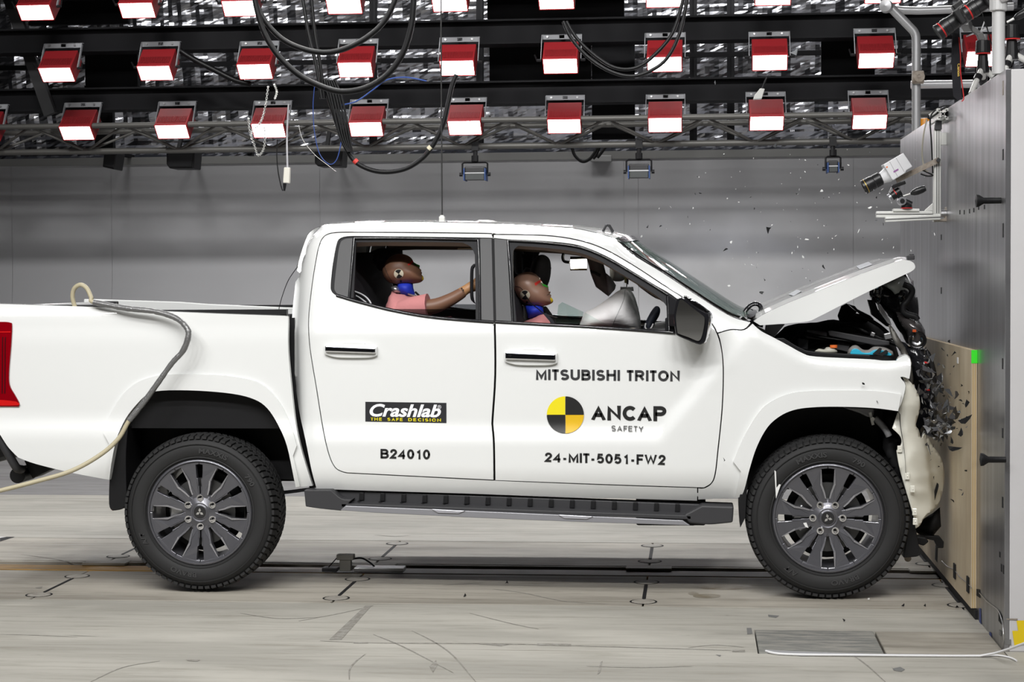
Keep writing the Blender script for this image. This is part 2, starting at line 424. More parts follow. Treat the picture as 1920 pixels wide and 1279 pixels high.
# floor stains and scuff marks are thin worn patches of old adhesive
def floor_mark(pts, m_, nm='floor_scuff', h=0.0012):
    P = [onz(a, b2) for a, b2 in pts]; q = MB(); n = len(P)
    q.add([(p[0], p[1], h) for p in P], [tuple(range(n))[::-1] if False else tuple(range(n))]); return q.build(nm, m_, floor)
M_SCUFF = mat('adhesive_residue', (0.20, 0.185, 0.16), 0.8, var=((30, 30, 5), 0.12, (0.33, 0.32, 0.29)))
M_TAPEG = mat('grey_tape', (0.17, 0.17, 0.165), 0.6)
for pts in ([(685,1136),(697,1136),(640,1200),(617,1200)], [(1007,1207),(1071,1208),(1071,1212),(1007,1211)], [(895,1208),(955,1209),(940,1212)], [(1373,1219),(1397,1219),(1397,1223),(1373,1223)],
            [(663,1205),(690,1205),(690,1207),(663,1207)], [(1120,1265),(1125,1262),(1130,1240),(1126,1242)], [(805,1250),(818,1238),(820,1248),(812,1262)], [(348,1237),(376,1238),(370,1241),(352,1240)],
            [(120,1191),(190,1194),(150,1193)], [(66,1102),(80,1100),(78,1104),(68,1104)]):
    floor_mark(pts, M_SCUFF)
for pts in ([(1400,1178),(1409,1178),(1411,1189),(1401,1190)], [(1440,1153),(1461,1155),(1455,1159),(1441,1157)], [(1671,1250),(1674,1254),(1688,1251),(1697,1256),(1690,1260),(1676,1258)], [(1342,1228),(1352,1229),(1350,1232)]):
    floor_mark(pts, M_TAPEG, 'tape_scrap')
def scratch(pts, w=0.004, m_=None):
    P = [Vector(onz(a, c)) for a, c in cr(pts, 6)]; q = MB(); V_ = []
    for i, p in enumerate(P):
        d = (P[min(i+1, len(P)-1)]-P[max(i-1, 0)]).normalized(); n = Vector((-d[1], d[0], 0))*w*(0.4+0.6*math.sin(math.pi*i/(len(P)-1)))
        V_ += [(p[0]+n[0], p[1]+n[1], 0.0011), (p[0]-n[0], p[1]-n[1], 0.0011)]
    q.add(V_, [(2*i, 2*i+1, 2*i+3, 2*i+2) for i in range(len(P)-1)]); q.build('floor_scratch', m_ or M_SCUFF, floor)
for pts in ([(772,1183),(812,1203),(850,1230),(892,1279)], [(655,1275),(656,1255),(668,1240),(685,1227)], [(700,1190),(760,1215),(850,1262)], [(925,1105),(980,1112),(1060,1128),(1140,1133)], [(560,1165),(640,1150),(700,1136)], [(0,1190),(80,1192),(145,1195)], [(170,1279),(230,1252),(300,1240)], [(830,1098),(870,1095),(905,1094)], [(1100,1250),(1200,1252),(1300,1250)], [(450,1150),(520,1160),(600,1158)], [(1290,1215),(1340,1210),(1395,1214)], [(1500,1190),(1600,1230),(1660,1279)], [(880,1150),(960,1170),(1010,1180)], [(40,1040),(110,1050),(150,1060)], [(700,1003),(740,1006),(770,1004)]): scratch(pts)
scratch([(600,1202),(700,1206),(860,1207),(1000,1209),(1240,1216),(1372,1220)], 0.006)
M_STAIN = mat('oil_stain', (0.16, 0.125, 0.065), 0.35, var=((8, 8, 5), 0.15, (0.33, 0.30, 0.25)))
for c, r in (((1360,1101),(52,5)), ((1325,1118),(26,4)), ((1300,1113),(10,3))):
    floor_mark([(c[0]+r[0]*math.cos(t*0.42), c[1]+r[1]*math.sin(t*0.42)) for t in range(15)], M_STAIN, 'oil_stain')
floor_mark([(0,1016),(0,1009),(13,1007),(28,1007)], M_DARK, 'painted_mark'); floor_mark([(0,1009),(0,1007),(12,1007)], mat('white_mark', (0.8,0.8,0.8), 0.6), 'painted_mark')
# back wall with a cove at its foot
WY = 20.5
q = MB(); R_ = 1.6; prof = [(WY-R_-0.01, 0.001)]
for k in range(9):
    t = k/8*math.pi/2; prof.append((WY-R_+R_*math.sin(t), R_-R_*math.cos(t)))
prof += [(WY, 2.93), (WY+0.25, 2.93), (WY+0.25, 0.0)]
n_ = len(prof)
XW = [-14]+[at(px, 400, WY)[0] for px in (22, 209, 600, 1170, 1197, 1600)]+[9]
wall = None
for i in range(len(XW)-1):
    q = MB(); g = 0.0012
    q.add([(XW[i]+g, y, z) for y, z in prof]+[(XW[i+1]-g, y, z) for y, z in prof], [(k, k+1, n_+k+1, n_+k) for k in range(n_-1)])
    if wall is None:
        wall = MB(); wall.bb((-14, WY+0.05, 0.3), (9, WY+0.2, 2.90)); wall = tag(wall.build('wall_back', M_WALL), 'grey painted back wall behind the truck, in tall flush panels', None, None, 'structure')
    q.build('wall_panel', M_WALL, wall, ang=35)
q = MB(); q.bb((-14, WY-0.012, 2.85), (9, WY, 2.935)); q.build('wall_capping', mat('capping_band', (0.16, 0.16, 0.155), 0.7), wall)
for nm, a, c in (('wall_left', (-14.2, -5, 0), (-14, 21, 7)), ('wall_right', (9, -5, 0), (9.2, 21, 7)), ('wall_front', (-14, -5.2, 0), (9, -5, 7))):
    q = MB(); q.bb(a, c); tag(q.build(nm, M_SIDEW), 'dark side of the test hall', None, None, 'structure')
q = MB(); q.bb((-14, -5, 6.9), (9, 22.5, 7.1)); tag(q.build('ceiling', M_CEIL), 'dark roof of the test hall', None, None, 'structure')
# crinkled foil insulation behind the lamp gantry
def foil(name, x0, x1, z0, z1, y0, y1, nx, nz):
    V = []; Fs = []
    for j in range(nz+1):
        for i in range(nx+1):
            u = i/nx; v = j/nz; x = x0+(x1-x0)*u; z = z0+(z1-z0)*v
            d = 0.06*mnoise.noise((x*5, z*0.9, 3))+0.03*mnoise.noise((x*11, z*3, 8))+0.022*mnoise.noise((x*2.5, z*16, 1))+0.012*mnoise.noise((x*20, z*20, 5))
            V.append((x, y0+(y1-y0)*v+d, z))
    for j in range(nz):
        for i in range(nx):
            a = j*(nx+1)+i; Fs.append((a, a+1, a+nx+2, a+nx+1))
    me = bpy.data.meshes.new(name); me.from_pydata(V, [], Fs); me.update(); return me
M_FOIL = mat('insulation_foil', (0.50, 0.51, 0.55), 0.24, metal=1.0)
foilwall = tag(link('wall_foil', setmat(foil('wall_foil', -13.5, 7.0, 2.8, 6.8, 20.9, 19.9, 390, 150), M_FOIL)), 'crinkled silver foil insulation behind the lamp rows', None, None, 'structure')
# black roof beams that carry the lamps
def bz(py, y, px=960): return at(px, py, y)[2]
BY = 18.55
for (pt, pb, y) in ((38, 84, 18.2), (153, 196, 18.65), (-85, -42, 17.75)):
    q = MB(); zt, zb = bz(pt, y), bz(pb, y)
    q.bb((-13.8, y, zb+0.015), (8.8, y+0.10, zt)); q.bb((-13.8, y-0.10, zb), (8.8, y+0.2, zb+0.018)); q.bb((-13.8, y-0.10, zt-0.018), (8.8, y+0.2, zt))
    q.bb((-13.8, y-0.005, zb+0.02), (8.8, y, zb+0.12))
    tag(q.build('roof_beam', M_BLKBEAM), 'lower black steel roof beam above the truss' if pt > 100 else 'highest black steel roof beam, above the top lamp row' if pt < 0 else 'upper black steel roof beam across the top of the picture', 'beam')
def bpanel(x0, y0, x1, y1, Y, lab):
    a = at(x0, y1, Y); c = at(x1, y0, Y); q = MB(); q.bb((a[0], Y, a[2]), (c[0], Y+0.06, c[2])); q.bb((a[0], Y-0.03, a[2]), (c[0], Y, a[2]+0.04)); q.bb((c[0]-0.04, Y-0.02, a[2]), (c[0], Y, c[2]))
    tag(q.build('roof_baffle', M_BLKBEAM), lab, 'panel')
bpanel(55, -60, 240, 48, 18.7, 'black roof panel at the top left between two lamps'); bpanel(160, 80, 258, 168, 18.9, 'black roof panel between the two leftmost middle lamps')
bpanel(914, -60, 1170, 45, 18.7, 'black roof panel at the top above the column'); bpanel(918, 75, 1108, 168, 18.9, 'black roof panel behind the sixth middle lamp'); bpanel(1540, 60, 1640, 175, 18.9, 'black roof panel behind the ninth middle lamp')
bpanel(1110, 60, 1190, 262, 19.3, 'black steel column behind the lamps'); bpanel(178, 200, 212, 290, 19.4, 'narrow black post behind the second lower lamp')
a0 = at(12, -20, 18.5); a1 = at(95, 215, 18.5); q = MB(); q.bar(a0, a1, 0.08, 0.12); tag(q.build('roof_brace', mat('dark_brace', (0.03, 0.03, 0.032), 0.6)), 'slanting black roof brace at the far left', 'beam')
for (px, w) in ((700, 10), (1370, 14), (1300, 8), (900, 8)):
    a0 = at(px, -10, 20.1); a1 = at(px, 270, 20.1); q = MB(); q.bar(a0, a1, w/172, 0.08); q.bar(a0+Vector((0.02, -0.05, 0)), a1+Vector((0.02, -0.05, 0)), 0.03)
    tag(q.build('roof_stud', M_BLKBEAM), {700: 'dark upright stud in the foil behind the loop of cable', 1370: 'dark upright stud in the foil between the seventh and eighth lamps', 1300: 'thin dark upright stud in the foil right of the column', 900: 'thin dark upright stud in the foil by the fifth lamps'}[px], 'beam')
q = MB(); q.bar(at(0, 128, 19.8), at(1900, 92, 19.8), 0.05); tag(q.build('roof_purlin', M_BLKBEAM), 'slim black purlin across the foil at mid height', 'beam')
# ------------------------------------------------------------------ box truss
TY = 18.55
truss = tag(empty('lighting_truss', (-3, TY, 2.9)), 'long grey tubular truss under the lowest lamp row', 'truss')
zB = 2.868; zT = at(960, 229, TY)[2]
def tub(nm, p, q_, r):
    b = MB(); b.cyl(p, q_, r, n=10); return b.build(nm, M_TRUSS, truss, ang=50)
tub('bottom_chord', (-9.5, TY, zB), (2.9, TY, zB), 0.032)
tub('top_chord', (-9.5, TY-0.28, zT), (2.9, TY-0.28, zT), 0.030); tub('top_chord', (-9.5, TY+0.28, zT-0.015), (2.9, TY+0.28, zT-0.015), 0.030)
x = -9.2; k = 0
while x < 2.6:
    for sy in (-0.28, 0.28):
        tub('diagonal', (x, TY, zB), (x+0.49, TY+sy, zT), 0.014); tub('diagonal', (x+0.49, TY+sy, zT), (x+0.98, TY, zB), 0.014)
    x += 0.98
# ------------------------------------------------------------------ LED flood lamps
def make_led():
    t = empty('led_floodlight', (0, 0, 0))
    w = 0.168; A, B, C_, D_ = (0, 0), (0.14, -0.125), (0.35, 0.06), (0.215, 0.185)
    b = MB(); b.add([(sx*w, p[0], p[1]) for sx in (-1, 1) for p in (A, B, C_, D_)], [(0, 1, 2, 3), (4, 7, 6, 5), (1, 5, 6, 2), (2, 6, 7, 3), (3, 7, 4, 0), (0, 4, 5, 1)])
    b.build('housing', M_RED, t, bevel=0.006, local=True)
    fins = MB()
    u = Vector((0, 0.215, 0.185)).normalized(); nrm = Vector((0, -0.185, 0.215)).normalized()
    for k in range(22):
        xx = -0.145+k*0.0138; p = Vector((xx, 0.02, 0.02))+u*0.01
        fins.bar(p+nrm*0.002, p+u*0.105+nrm*0.002, 0.004, 0.008, nrm)
    fins.build('cooling_fins', mat('fin_red', (0.16, 0.01, 0.012), 0.5), t, local=True)['kind'] = 'stuff'
    e = Vector((0, 0.14, -0.125)); n2 = Vector((0, -0.125, -0.14)).normalized()
    b = MB(); c = e*0.5+n2*0.004; R = Matrix((Vector((1, 0, 0)), e.normalized(), n2)).transposed(); b.box(c, (0.316, 0.168, 0.006), R); b.build('led_panel', M_LED, t, local=True)
    b = MB()
    for s in (-1, 1): b.box(c+Vector((s*0.163, 0, 0)), (0.008, 0.186, 0.014), R)
    b.box(c+e.normalized()*0.090, (0.334, 0.008, 0.014), R); b.build('bezel', mat('bezel_red', (0.55, 0.03, 0.03), 0.5), t, local=True)
    b = MB()
    b.bb((-0.195, 0.27, 0.215), (0.195, 0.276, 0.262)); b.bb((-0.195, 0.27, 0.258), (0.195, 0.32, 0.263))
    for s in (-1, 1): b.bar((s*0.193, 0.272, 0.25), (s*0.193, 0.13, 0.0), 0.006, 0.035)
    b.build('yoke', M_BRACKET, t, local=True)
    b = MB(); b.bar((0, 0.27, 0.24), (0, 0.47, 0.24), 0.05, 0.03); b.build('hanger', M_BLKBEAM, t, local=True)
    for s in (-0.14, 0.12):
        b = MB(); b.cyl((s, 0.268, 0.24), (s, 0.258, 0.24), 0.011, n=6); b.build('bolt', M_STEEL, t, local=True)
    for s in (-1, 1):
        b = MB(); b.cyl((s*0.19, 0.13, 0.0), (s*0.235, 0.13, 0.0), 0.014, n=8); b.bar((s*0.23, 0.13, 0), (s*0.25, 0.10, 0.05), 0.012); b.build('tilt_knob', M_BLACKPL, t, local=True)
    return t
led = make_led(); first = True
rown = {3: 'lowest', 2: 'middle', 1: 'top'}
ordn = ['first', 'second', 'third', 'fourth', 'fifth', 'sixth', 'seventh', 'eighth', 'ninth', 'tenth', 'eleventh']
for row, (x0, x1, y, z, n0, n1) in {3: (-6.26, 1.70, 18.2, 3.10, -1, 8), 2: (-6.25, 1.705, 17.6, 3.625, 0, 9), 1: (-6.31, 1.73, 17.2, 4.18, 0, 8)}.items():
    for k in range(n0, n1+1):
        o = led if first else copy_tree(led); first = False
        o.location = (x0+(x1-x0)*k/8, y, z)
        o.rotation_euler = (random.uniform(-0.03, 0.03), 0, random.uniform(-0.02, 0.02))
        tag(o, 'red LED floodlight, %s from the left in the %s lamp row' % (ordn[k-n0], rown[row]), 'floodlight', 'red LED floodlights on the gantry')
# ------------------------------------------------------------------ crash barrier
BX = 1.248; BYN, BYF, BZ = 7.60, 11.43, 2.36
M_BPLATE = mat('brushed_steel_plate', (0.40, 0.40, 0.42), 0.30, metal=0.8, var=((1, 16, 0.8), 0.2, (0.19, 0.186, 0.19)), bump=((4, 90, 2), 0.05, 0.004))
M_BSIDE = mat('barrier_grey_paint', (0.60, 0.59, 0.60), 0.6, var=((3, 3, 3), 0.3, (0.55, 0.54, 0.545)))
bar = tag(empty('crash_barrier', (2.4, 9.5, 0)), 'massive grey crash barrier block with steel face at the right', 'barrier')
q = MB(); q.bb((BX+0.02, BYN, 0), (4.2, BYF, BZ)); q.build('concrete_block', M_BSIDE, bar, bevel=0.004)
q = MB(); q.bb((BX, BYN-0.001, 0.0), (BX+0.02, BYF, BZ+0.001)); q.build('steel_face', M_BPLATE, bar, bevel=0.002)
for (px, py, h) in ((1881, 165, 26), (1881, 290, 20), (1881, 432, 26), (1880, 682, 20), (1880, 812, 18), (1880, 942, 20), (1800, 398, 8), (1808, 398, 8), (1818, 396, 8), (1826, 394, 8), (1835, 390, 7), (1846, 388, 8), (1765, 445, 10), (1765, 545, 12), (1878, 1065, 14), (1875, 1040, 10), (1882, 1068, 16)):
    p = onx(px, py, BX); hh = h*p[1]/F; q = MB(); q.bb((BX-0.0015, p[1]-0.012, p[2]-hh/2), (BX+0.001, p[1]+0.012, p[2]+hh/2)); q.build('face_slot', M_DARK if py > 200 else M_RUST, bar)
for (px, py) in ((1877, 376), (1886, 862)):
    p = onx(px, py, BX); q = MB(); q.lathe([(0.0, -0.105), (0.027, -0.10), (0.026, -0.09), (0.013, -0.07), (0.0125, 0.0)], p, (1, 0, 0), 14); q.build('face_bolt', M_BLACKPL, bar, ang=40)
# tape strips on the face and the block
M_TAPEY = mat('yellow_tape', (0.75, 0.55, 0.01), 0.5)
def facetape(pts, m_, nm):
    P = [onx(a, c, BX-0.002) for a, c in pts]; q = MB(); q.add([tuple(p) for p in P], [tuple(range(len(P)))]); return q.build(nm, m_, bar)
facetape([(1836,1140),(1839,1142),(1840,1172),(1836,1168)], mat('blue_tape', (0.05,0.07,0.22),0.6), 'tape_patch'); facetape([(1855,1184),(1859,1188),(1859,1198),(1855,1194)], MATS['blue_tape'], 'tape_patch')
facetape([(1872,1143),(1879,1156),(1878,1172),(1872,1164)], M_DARK, 'tape_patch'); facetape([(1873,1180),(1877,1184),(1877,1194),(1873,1190)], M_TAPEG, 'tape_patch')
facetape([(1830,1104),(1837,1106),(1838,1122),(1830,1116)], M_DARK, 'tape_patch')
def sidetape(pts, m_, nm):
    q = MB(); P = [at(a, c, BYN-0.003) for a, c in pts]; q.add([tuple(p) for p in P], [tuple(range(len(P)))]); return q.build(nm, m_, bar)
sidetape([(1906,1164),(1935,1163),(1935,1207),(1902,1211),(1898,1183),(1909,1183)], M_TAPEY, 'yellow_tape'); sidetape([(1883,1199),(1896,1199),(1896,1210),(1884,1207)], M_TAPEG, 'grey_tape')
sidetape([(1887,1160),(1908,1160),(1908,1163),(1887,1162)], M_RUST, 'rust_streak')
# plywood sheet on the face
ply = tag(empty('plywood_sheet', (1.236, 9.5, 0)), 'pale plywood sheet fixed to the barrier face behind the crushed front', 'plywood')
M_PLY = mat('birch_plywood', (0.66, 0.57, 0.42), 0.55, var=((2, 4.5, 1.2), 0.16, (0.50, 0.40, 0.27)))
PY0 = 8.335; PZ = onx(1824, 656, 1.236)[2]
for k in range(5):
    q = MB(); x0 = 1.223+k*0.0048; q.bb((x0, PY0+(0.001 if k % 2 else 0), 0.045), (x0+0.0047, 10.78, PZ-(0.001 if k % 2 else 0))); q.build('veneer', M_PLY if k % 2 == 0 else mat('ply_core', (0.50, 0.36, 0.17), 0.7), ply)
M_GREEN = mat('fluorescent_green', (0.05, 0.9, 0.03), 0.6)
q = MB(); q.bb((1.2222, PY0-0.001, PZ-0.058), (1.2478, PY0+0.004, PZ+0.001)); q.build('green_paint_mark', M_GREEN, ply)
q = MB(); q.bb((1.236, 8.30, 0.0), (1.2475, 10.9, 0.042)); q.build('foot_strip', M_DARK, bar)
# ================================================================== THE TRUCK
YC = 9.67
truck = tag(empty('pickup_truck', (-0.9, YC, 0)), 'white double cab pickup truck with crushed front and raised bonnet, hitting the barrier', 'truck')
def mirror(o, nm=None):
    c = bpy.data.objects.new(nm or o.name.split('.')[0], o.data); COL.objects.link(c); c.parent = o.parent
    c.matrix_parent_inverse = o.matrix_parent_inverse.copy(); c.scale = (1, -1, 1); c.location = (0, 2*YC, 0)
    for m_ in o.modifiers:
        if m_.type == 'BEVEL':
            k = c.modifiers.new('bevel', 'BEVEL'); k.width = m_.width; k.segments = m_.segments; k.limit_method = 'ANGLE'; k.angle_limit = m_.angle_limit
    return c
def sstep(t): t = max(0.0, min(1.0, t)); return t*t*(3-2*t)
TOPPX = [(540,600),(556,500),(562,497),(573,451),(581.6,434),(592.5,426),(616,419.5),(671,416.7),(737,415.8),(824,416),(910,418),(1020,423.5),(1076,427.6),(1117,436),(1153,446),(1186,476),(1241,510),(1296,546),(1352,582),(1379,596),(1407,603),(1428,620),(1452,632),(1480,647),(1505,661),(1530,667),(1630,672.5),(1655,675),(1684,670),(1700,666)]
_top = []
for a, c in TOPPX:
    p = at(a, c, 9.05 if a < 1150 else 8.88); _top.append((p[0], p[2]))
_top.sort()
def ztop(x):
    if x <= _top[0][0]: return _top[0][1]
    for i in range(len(_top)-1):
        if x <= _top[i+1][0]:
            a, c = _top[i], _top[i+1]; return a[1]+(c[1]-a[1])*(x-a[0])/max(1e-6, c[0]-a[0])
    return _top[-1][1]
XCAB = at(552, 600, 8.8)[0]
def side(x, z):                      # outer skin of cab and fender on the near side
    c = 0.845 + max(0, x+0.17)*1.2
    y = 8.792 - 0.030*sstep((c-z)/0.12)
    if z < 0.64: y += ((0.64-z)/0.2)**2*0.085
    if z > 1.27: y += 0.34*(z-1.27) - 0.02*sstep((z-1.27)/0.1)*0
    d = ztop(x)-z
    amp = 0.15 if x < -0.42 else 0.15-0.12*sstep((x+0.42)/0.3)
    rng = 0.085 if x < -0.42 else 0.085-0.045*sstep((x+0.42)/0.3)
    if d < rng: y += amp*(max(0, min(1.3, 1-d/rng)))**2.2
    if x < XCAB+0.12: y += 0.09*max(0, min(1.2, (XCAB+0.12-x)/0.12))**2.2     # rounds off at the back of the cab
    return y
def bedside(x, z):
    y = 8.795 - 0.028*sstep((0.875-z)/0.12)
    if z < 0.66: y += ((0.66-z)/0.2)**2*0.07
    zt = 1.405 - 0.013*(x+2.6)*(-1)
    d = 1.415-z
    if d < 0.06: y += 0.035*max(0, min(1.2, 1-d/0.06))**2
    y += 0.010*sstep((z-1.22)/0.12)
    return y
def panel(nm, pix, yf, par=truck, m_=M_WHITE, depth=0.03, gap=0.0025, step=0.03, hole=None, far=True, dy=0.0):
    yy = (lambda x, z: yf(x, z)+dy) if dy else yf
    poly = shrink(unproj(pix, yy), gap)
    h = shrink(unproj(hole, yy), -gap) if hole else None
    o = link(nm, setmat(panel_mesh(nm, poly, yy, depth, step, h), m_), par)
    if far: return o, mirror(o)
    return o, None
# ---- outlines in the photograph
REAR_DOOR = path([(923,438.6),(912,437.7),(759,436),(671,435.5),(632,436),(614,439.5),(604,448),(598,463),(594,480),(587,521),(581,570),(578.5,605),(580,640),(584,672),(593.5,729),(606,806),(617,853),(628,876),(640,884),(652,887)],
                 [(652,887),(792,894),(926,900.6)], [(926,900.6),(925,832),(922.5,800),(922.5,785),(927.5,703),(926.5,600),(923,438.6)])
REAR_WIN = path([(923,447),(898,446.5),(764,444.5),(680,443.6),(652,444),(638,448),(632,458),(625,495),(621,532),(622,545),(630,553),(645,560),(671,567),(737,584),(802,595.5),(870,602),(926.6,606)], [(926.6,606),(923,447)])
FRONT_DOOR = path([(925,439.5),(1020,441.4),(1081,449.7),(1131,466),(1186,496.6),(1241,532.5),(1285,561),(1318,586),(1338,612),(1351,645),(1356,690),(1354,765),(1346,845),(1341,888),(1334,906),(1320,915)],
                  [(1320,915),(1152,909.6),(928,901.3)], [(928,901.3),(927,832),(924.5,800),(924.5,785),(929.5,703),(928.5,600),(925,439.5)])
FRONT_WIN = path([(925.4,447),(953,449.7),(1020,453),(1076,459),(1109,469),(1145,485.6),(1186,510),(1227,535),(1255,551),(1282,571)], [(1282,571),(1288,600),(1290,626)], [(1290,626),(1252,624),(1103,615),(928.6,605.6)], [(928.6,605.6),(925.4,447)])
CAB_SIDE = path([(592,914),(583,880),(572,825),(560,769),(551,702),(546,640),(547,590),(552,540),(557,500),(562,480),(569,458),(576,441),(585,430)], [(585,430),(600,423),(616,419.5),(671,416.7),(737,415.8),(824,416),(910,418),(1020,423.5),(1076,427.6),(1117,436),(1154,446.6)],
                [(1154,446.6),(1186,476),(1241,510),(1296,546),(1352,582),(1379,596),(1409,604)], [(1409,604),(1395,618),(1370,618),(1345,625)],
                [(1345,625),(1338,612),(1318,586),(1285,561),(1241,532.5),(1186,496.6),(1131,466),(1081,449.7),(1020,441.4),(925,439.5)],
                [(925,439.5),(912,437.7),(759,436),(671,435.5),(632,436),(614,439.5),(604,448),(598,463),(594,480),(587,521),(581,570),(578.5,605),(580,640),(584,672),(593.5,729),(606,806),(617,853),(628,876),(640,884),(652,887)],
                [(652,887),(792,894),(926,900.6),(1152,909.6),(1308,914.5)], [(1308,914.5),(1308,940)], [(1308,940),(926,928),(621,918.6),(592,914)])
FENDER = path([(1411,605.5),(1428,620),(1452,632.5),(1480,647.5),(1505,661),(1530,667.5),(1630,672.5),(1655,675),(1680,675)], [(1680,675),(1684,670),(1697,665),(1707,672)], [(1707,672),(1709,690),(1706,712)],
              [(1706,712),(1690,708),(1699,723),(1692,754),(1684,771)], [(1684,771),(1636,765),(1570,762.7),(1521,764),(1488,769),(1461.5,781),(1438.5,802),(1419,838),(1406,877.6),(1396,917),(1389,932)],
              [(1389,932),(1382,934),(1308,938)], [(1308,938),(1308,914.5)], [(1308,914.5),(1320,915),(1334,906),(1341,888),(1346,845),(1354,765),(1356,690),(1351,645),(1345,625)], [(1345,625),(1370,618),(1395,618),(1411,605.5)])
ARCH_F = [(1684,771),(1636,765),(1570,762.7),(1521,764),(1488,769),(1461.5,781),(1438.5,802),(1419,838),(1406,877.6),(1396,917),(1389,932)]
FLARE_F = path([(1690,740),(1636,733),(1537,732.5),(1488,736.4),(1455,748),(1429,766),(1406,799),(1389,832),(1375,866)], [(1375,866),(1389,884)], [(1389,884),(1384,910),(1379,934)], [(1379,934),(1389,932)], ARCH_F[::-1], [(1684,771),(1690,740)])
BED = path([(-38,569.3),(0,570),(168,575.6),(235,580.6),(403,588),(534,592.4)], [(534,592.4),(538,594),(540,600),(540,651),(544,702),(553,786),(563,836),(579,890),(586,911)],
           [(586,911),(554.6,914)], [(554.6,914),(551,897),(538,836),(521,796),(501,765.5),(477,749),(437,738.6),(370,732.6),(303,732.6),(276,740),(255.5,759),(235,786),(218.5,823),(209,868),(205,900)],
           [(205,900),(134,886.5),(67,870),(34,858)], [(34,858),(15,838),(-5,808),(-20,797),(-38,793)], [(-38,793),(-38,569.3)])
ARCH_R = [(554.6,914),(551,897),(538,836),(521,796),(501,765.5),(477,749),(437,738.6),(370,732.6),(303,732.6),(276,740),(255.5,759),(235,786),(218.5,823),(209,868),(205,900)]
FLARE_R = path([(194,812),(202,786),(228,742),(255,718.5),(286,706.7),(319,702),(403,703),(464,711),(497,725),(524,755.5),(544,796),(556,836)], [(556,836),(549,855)], [(549,855),(556,885),(562,912)], [(562,912),(554.6,914)], ARCH_R, [(205,900),(199,898)], [(199,898),(203,850),(204,831)], [(204,831),(194,812)])
# ---- body skin
cabs, _ = panel('cab_side', CAB_SIDE, side, step=0.024)
rdoor, rdoor2 = panel('rear_door', REAR_DOOR, side, hole=REAR_WIN, step=0.018)
fdoor, fdoor2 = panel('front_door', FRONT_DOOR, side, hole=FRONT_WIN, step=0.018)
fend, _ = panel('front_fender', FENDER, side, gap=0.003)
bed, _ = panel('bed_side', BED, bedside, gap=0.0)
panel('wheel_arch_flare', FLARE_F, side, dy=-0.016, gap=0.0, depth=0.06, step=0.025)
panel('wheel_arch_flare', FLARE_R, bedside, dy=-0.016, gap=0.0, depth=0.06, step=0.025)
# inner shell behind the gaps
def inner(nm, pix, yy, m_=M_DARK):
    p = wpoly(pix, yy); q = MB(); q.prism(p, yy, yy+0.012); o = q.build(nm, m_, truck); return o, mirror(o)
inner('inner_sill', path([(575,606),(1350,632)], [(1350,632),(1350,780)], [(1350,780),(1335,925)], [(1335,925),(640,905)], [(640,905),(600,780)], [(600,780),(575,606)]), 8.86)
inner('inner_gap_strip', [(536,596),(552,596),(552,700),(600,914),(580,914),(540,702)], 8.92)
# ---- roof
q = MB(); rows = []
sil = [p for p in cr([(556,500),(562,480),(569,458),(576,441),(585,430),(600,423),(616,419.5),(671,416.7),(737,415.8),(824,416),(910,418),(1020,423.5),(1076,427.6),(1117,436),(1154,446.6)], 5)]
NR = 24; verts = []
ends = unproj(sil, side)
for (x, z) in ends:
    y0 = side(x, z)
    for k in range(NR+1):
        u = -1+2*k/NR; y = YC+u*(YC-y0); bow = (1-u*u)
        xx = x + (0.062*bow if x > -0.9 else 0)*sstep((x+0.9)/0.5)
        zz = z + 0.024*bow*sstep((z-1.55)/0.12)
        verts.append((xx, y, zz))
q.add(verts, [(i*(NR+1)+k, (i+1)*(NR+1)+k, (i+1)*(NR+1)+k+1, i*(NR+1)+k+1) for i in range(len(ends)-1) for k in range(NR)])
roof = q.build('roof', M_WHITE, truck, smooth=True, ang=60)
# headliner just below the roof
q = MB(); hv = []
hl = [(x, z) for x, z in ends if z > 1.62]
for (x, z) in hl:
    y0 = side(x, z-0.11)+0.03
    for k in range(9):
        u = -1+2*k/8; hv.append((x+0.01, YC+u*(YC-y0), z-0.085+0.03*(1-u*u)))
q.add(hv, [(i*9+k, (i+1)*9+k, (i+1)*9+k+1, i*9+k+1) for i in range(len(hl)-1) for k in range(8)])
q.build('headliner', M_HEADLINER, truck, smooth=True, ang=60)
# inner roof rail of the near and far side (cloth covered)
ir = MB(); rail = unproj([(640,452),(700,449),(850,450),(925,452),(1020,458),(1080,466),(1130,484),(1190,520),(1250,560)], side)
def railstrip(pts, off, w, nm, m_):
    b = MB(); V_ = []
    for (x, z) in pts: V_ += [(x, side(x, z)+0.035, z+0.012), (x, side(x, z)+0.05+off, z-w)]
    n = len(pts); b.add(V_, [(2*i, 2*i+1, 2*i+3, 2*i+2) for i in range(n-1)]); o = b.build(nm, m_, truck, smooth=True); mirror(o)
railstrip(rail, 0.03, 0.03, 'roof_rail_trim', M_HEADLINER)
# roof antenna mount, adhesive target and magnet
b = MB(); p = at(905, 417, 9.3)
me = inflate_mesh('roof_pad', [(p[0]-0.10, p[2]-0.01), (p[0]-0.04, p[2]+0.006), (p[0]-0.02, p[2]+0.014), (p[0]+0.03, p[2]+0.013), (p[0]+0.09, p[2]+0.0), (p[0]+0.12, p[2]-0.012)], 9.32, 0.07, step=0.01); link('roof_pad', setmat(me, M_WHITE), truck)
q = MB(); h = [at(1130,434,9.25), at(1136,423,9.25), at(1142,424,9.25), at(1149,436,9.25)]; q.tube(h, 0.006, 6); q.tube([v+Vector((0, 0.07, 0.005)) for v in h], 0.006, 6); q.bar(h[1], h[1]+Vector((0, 0.07, 0.005)), 0.008); q.build('roof_bracket', M_GREYPL, truck)
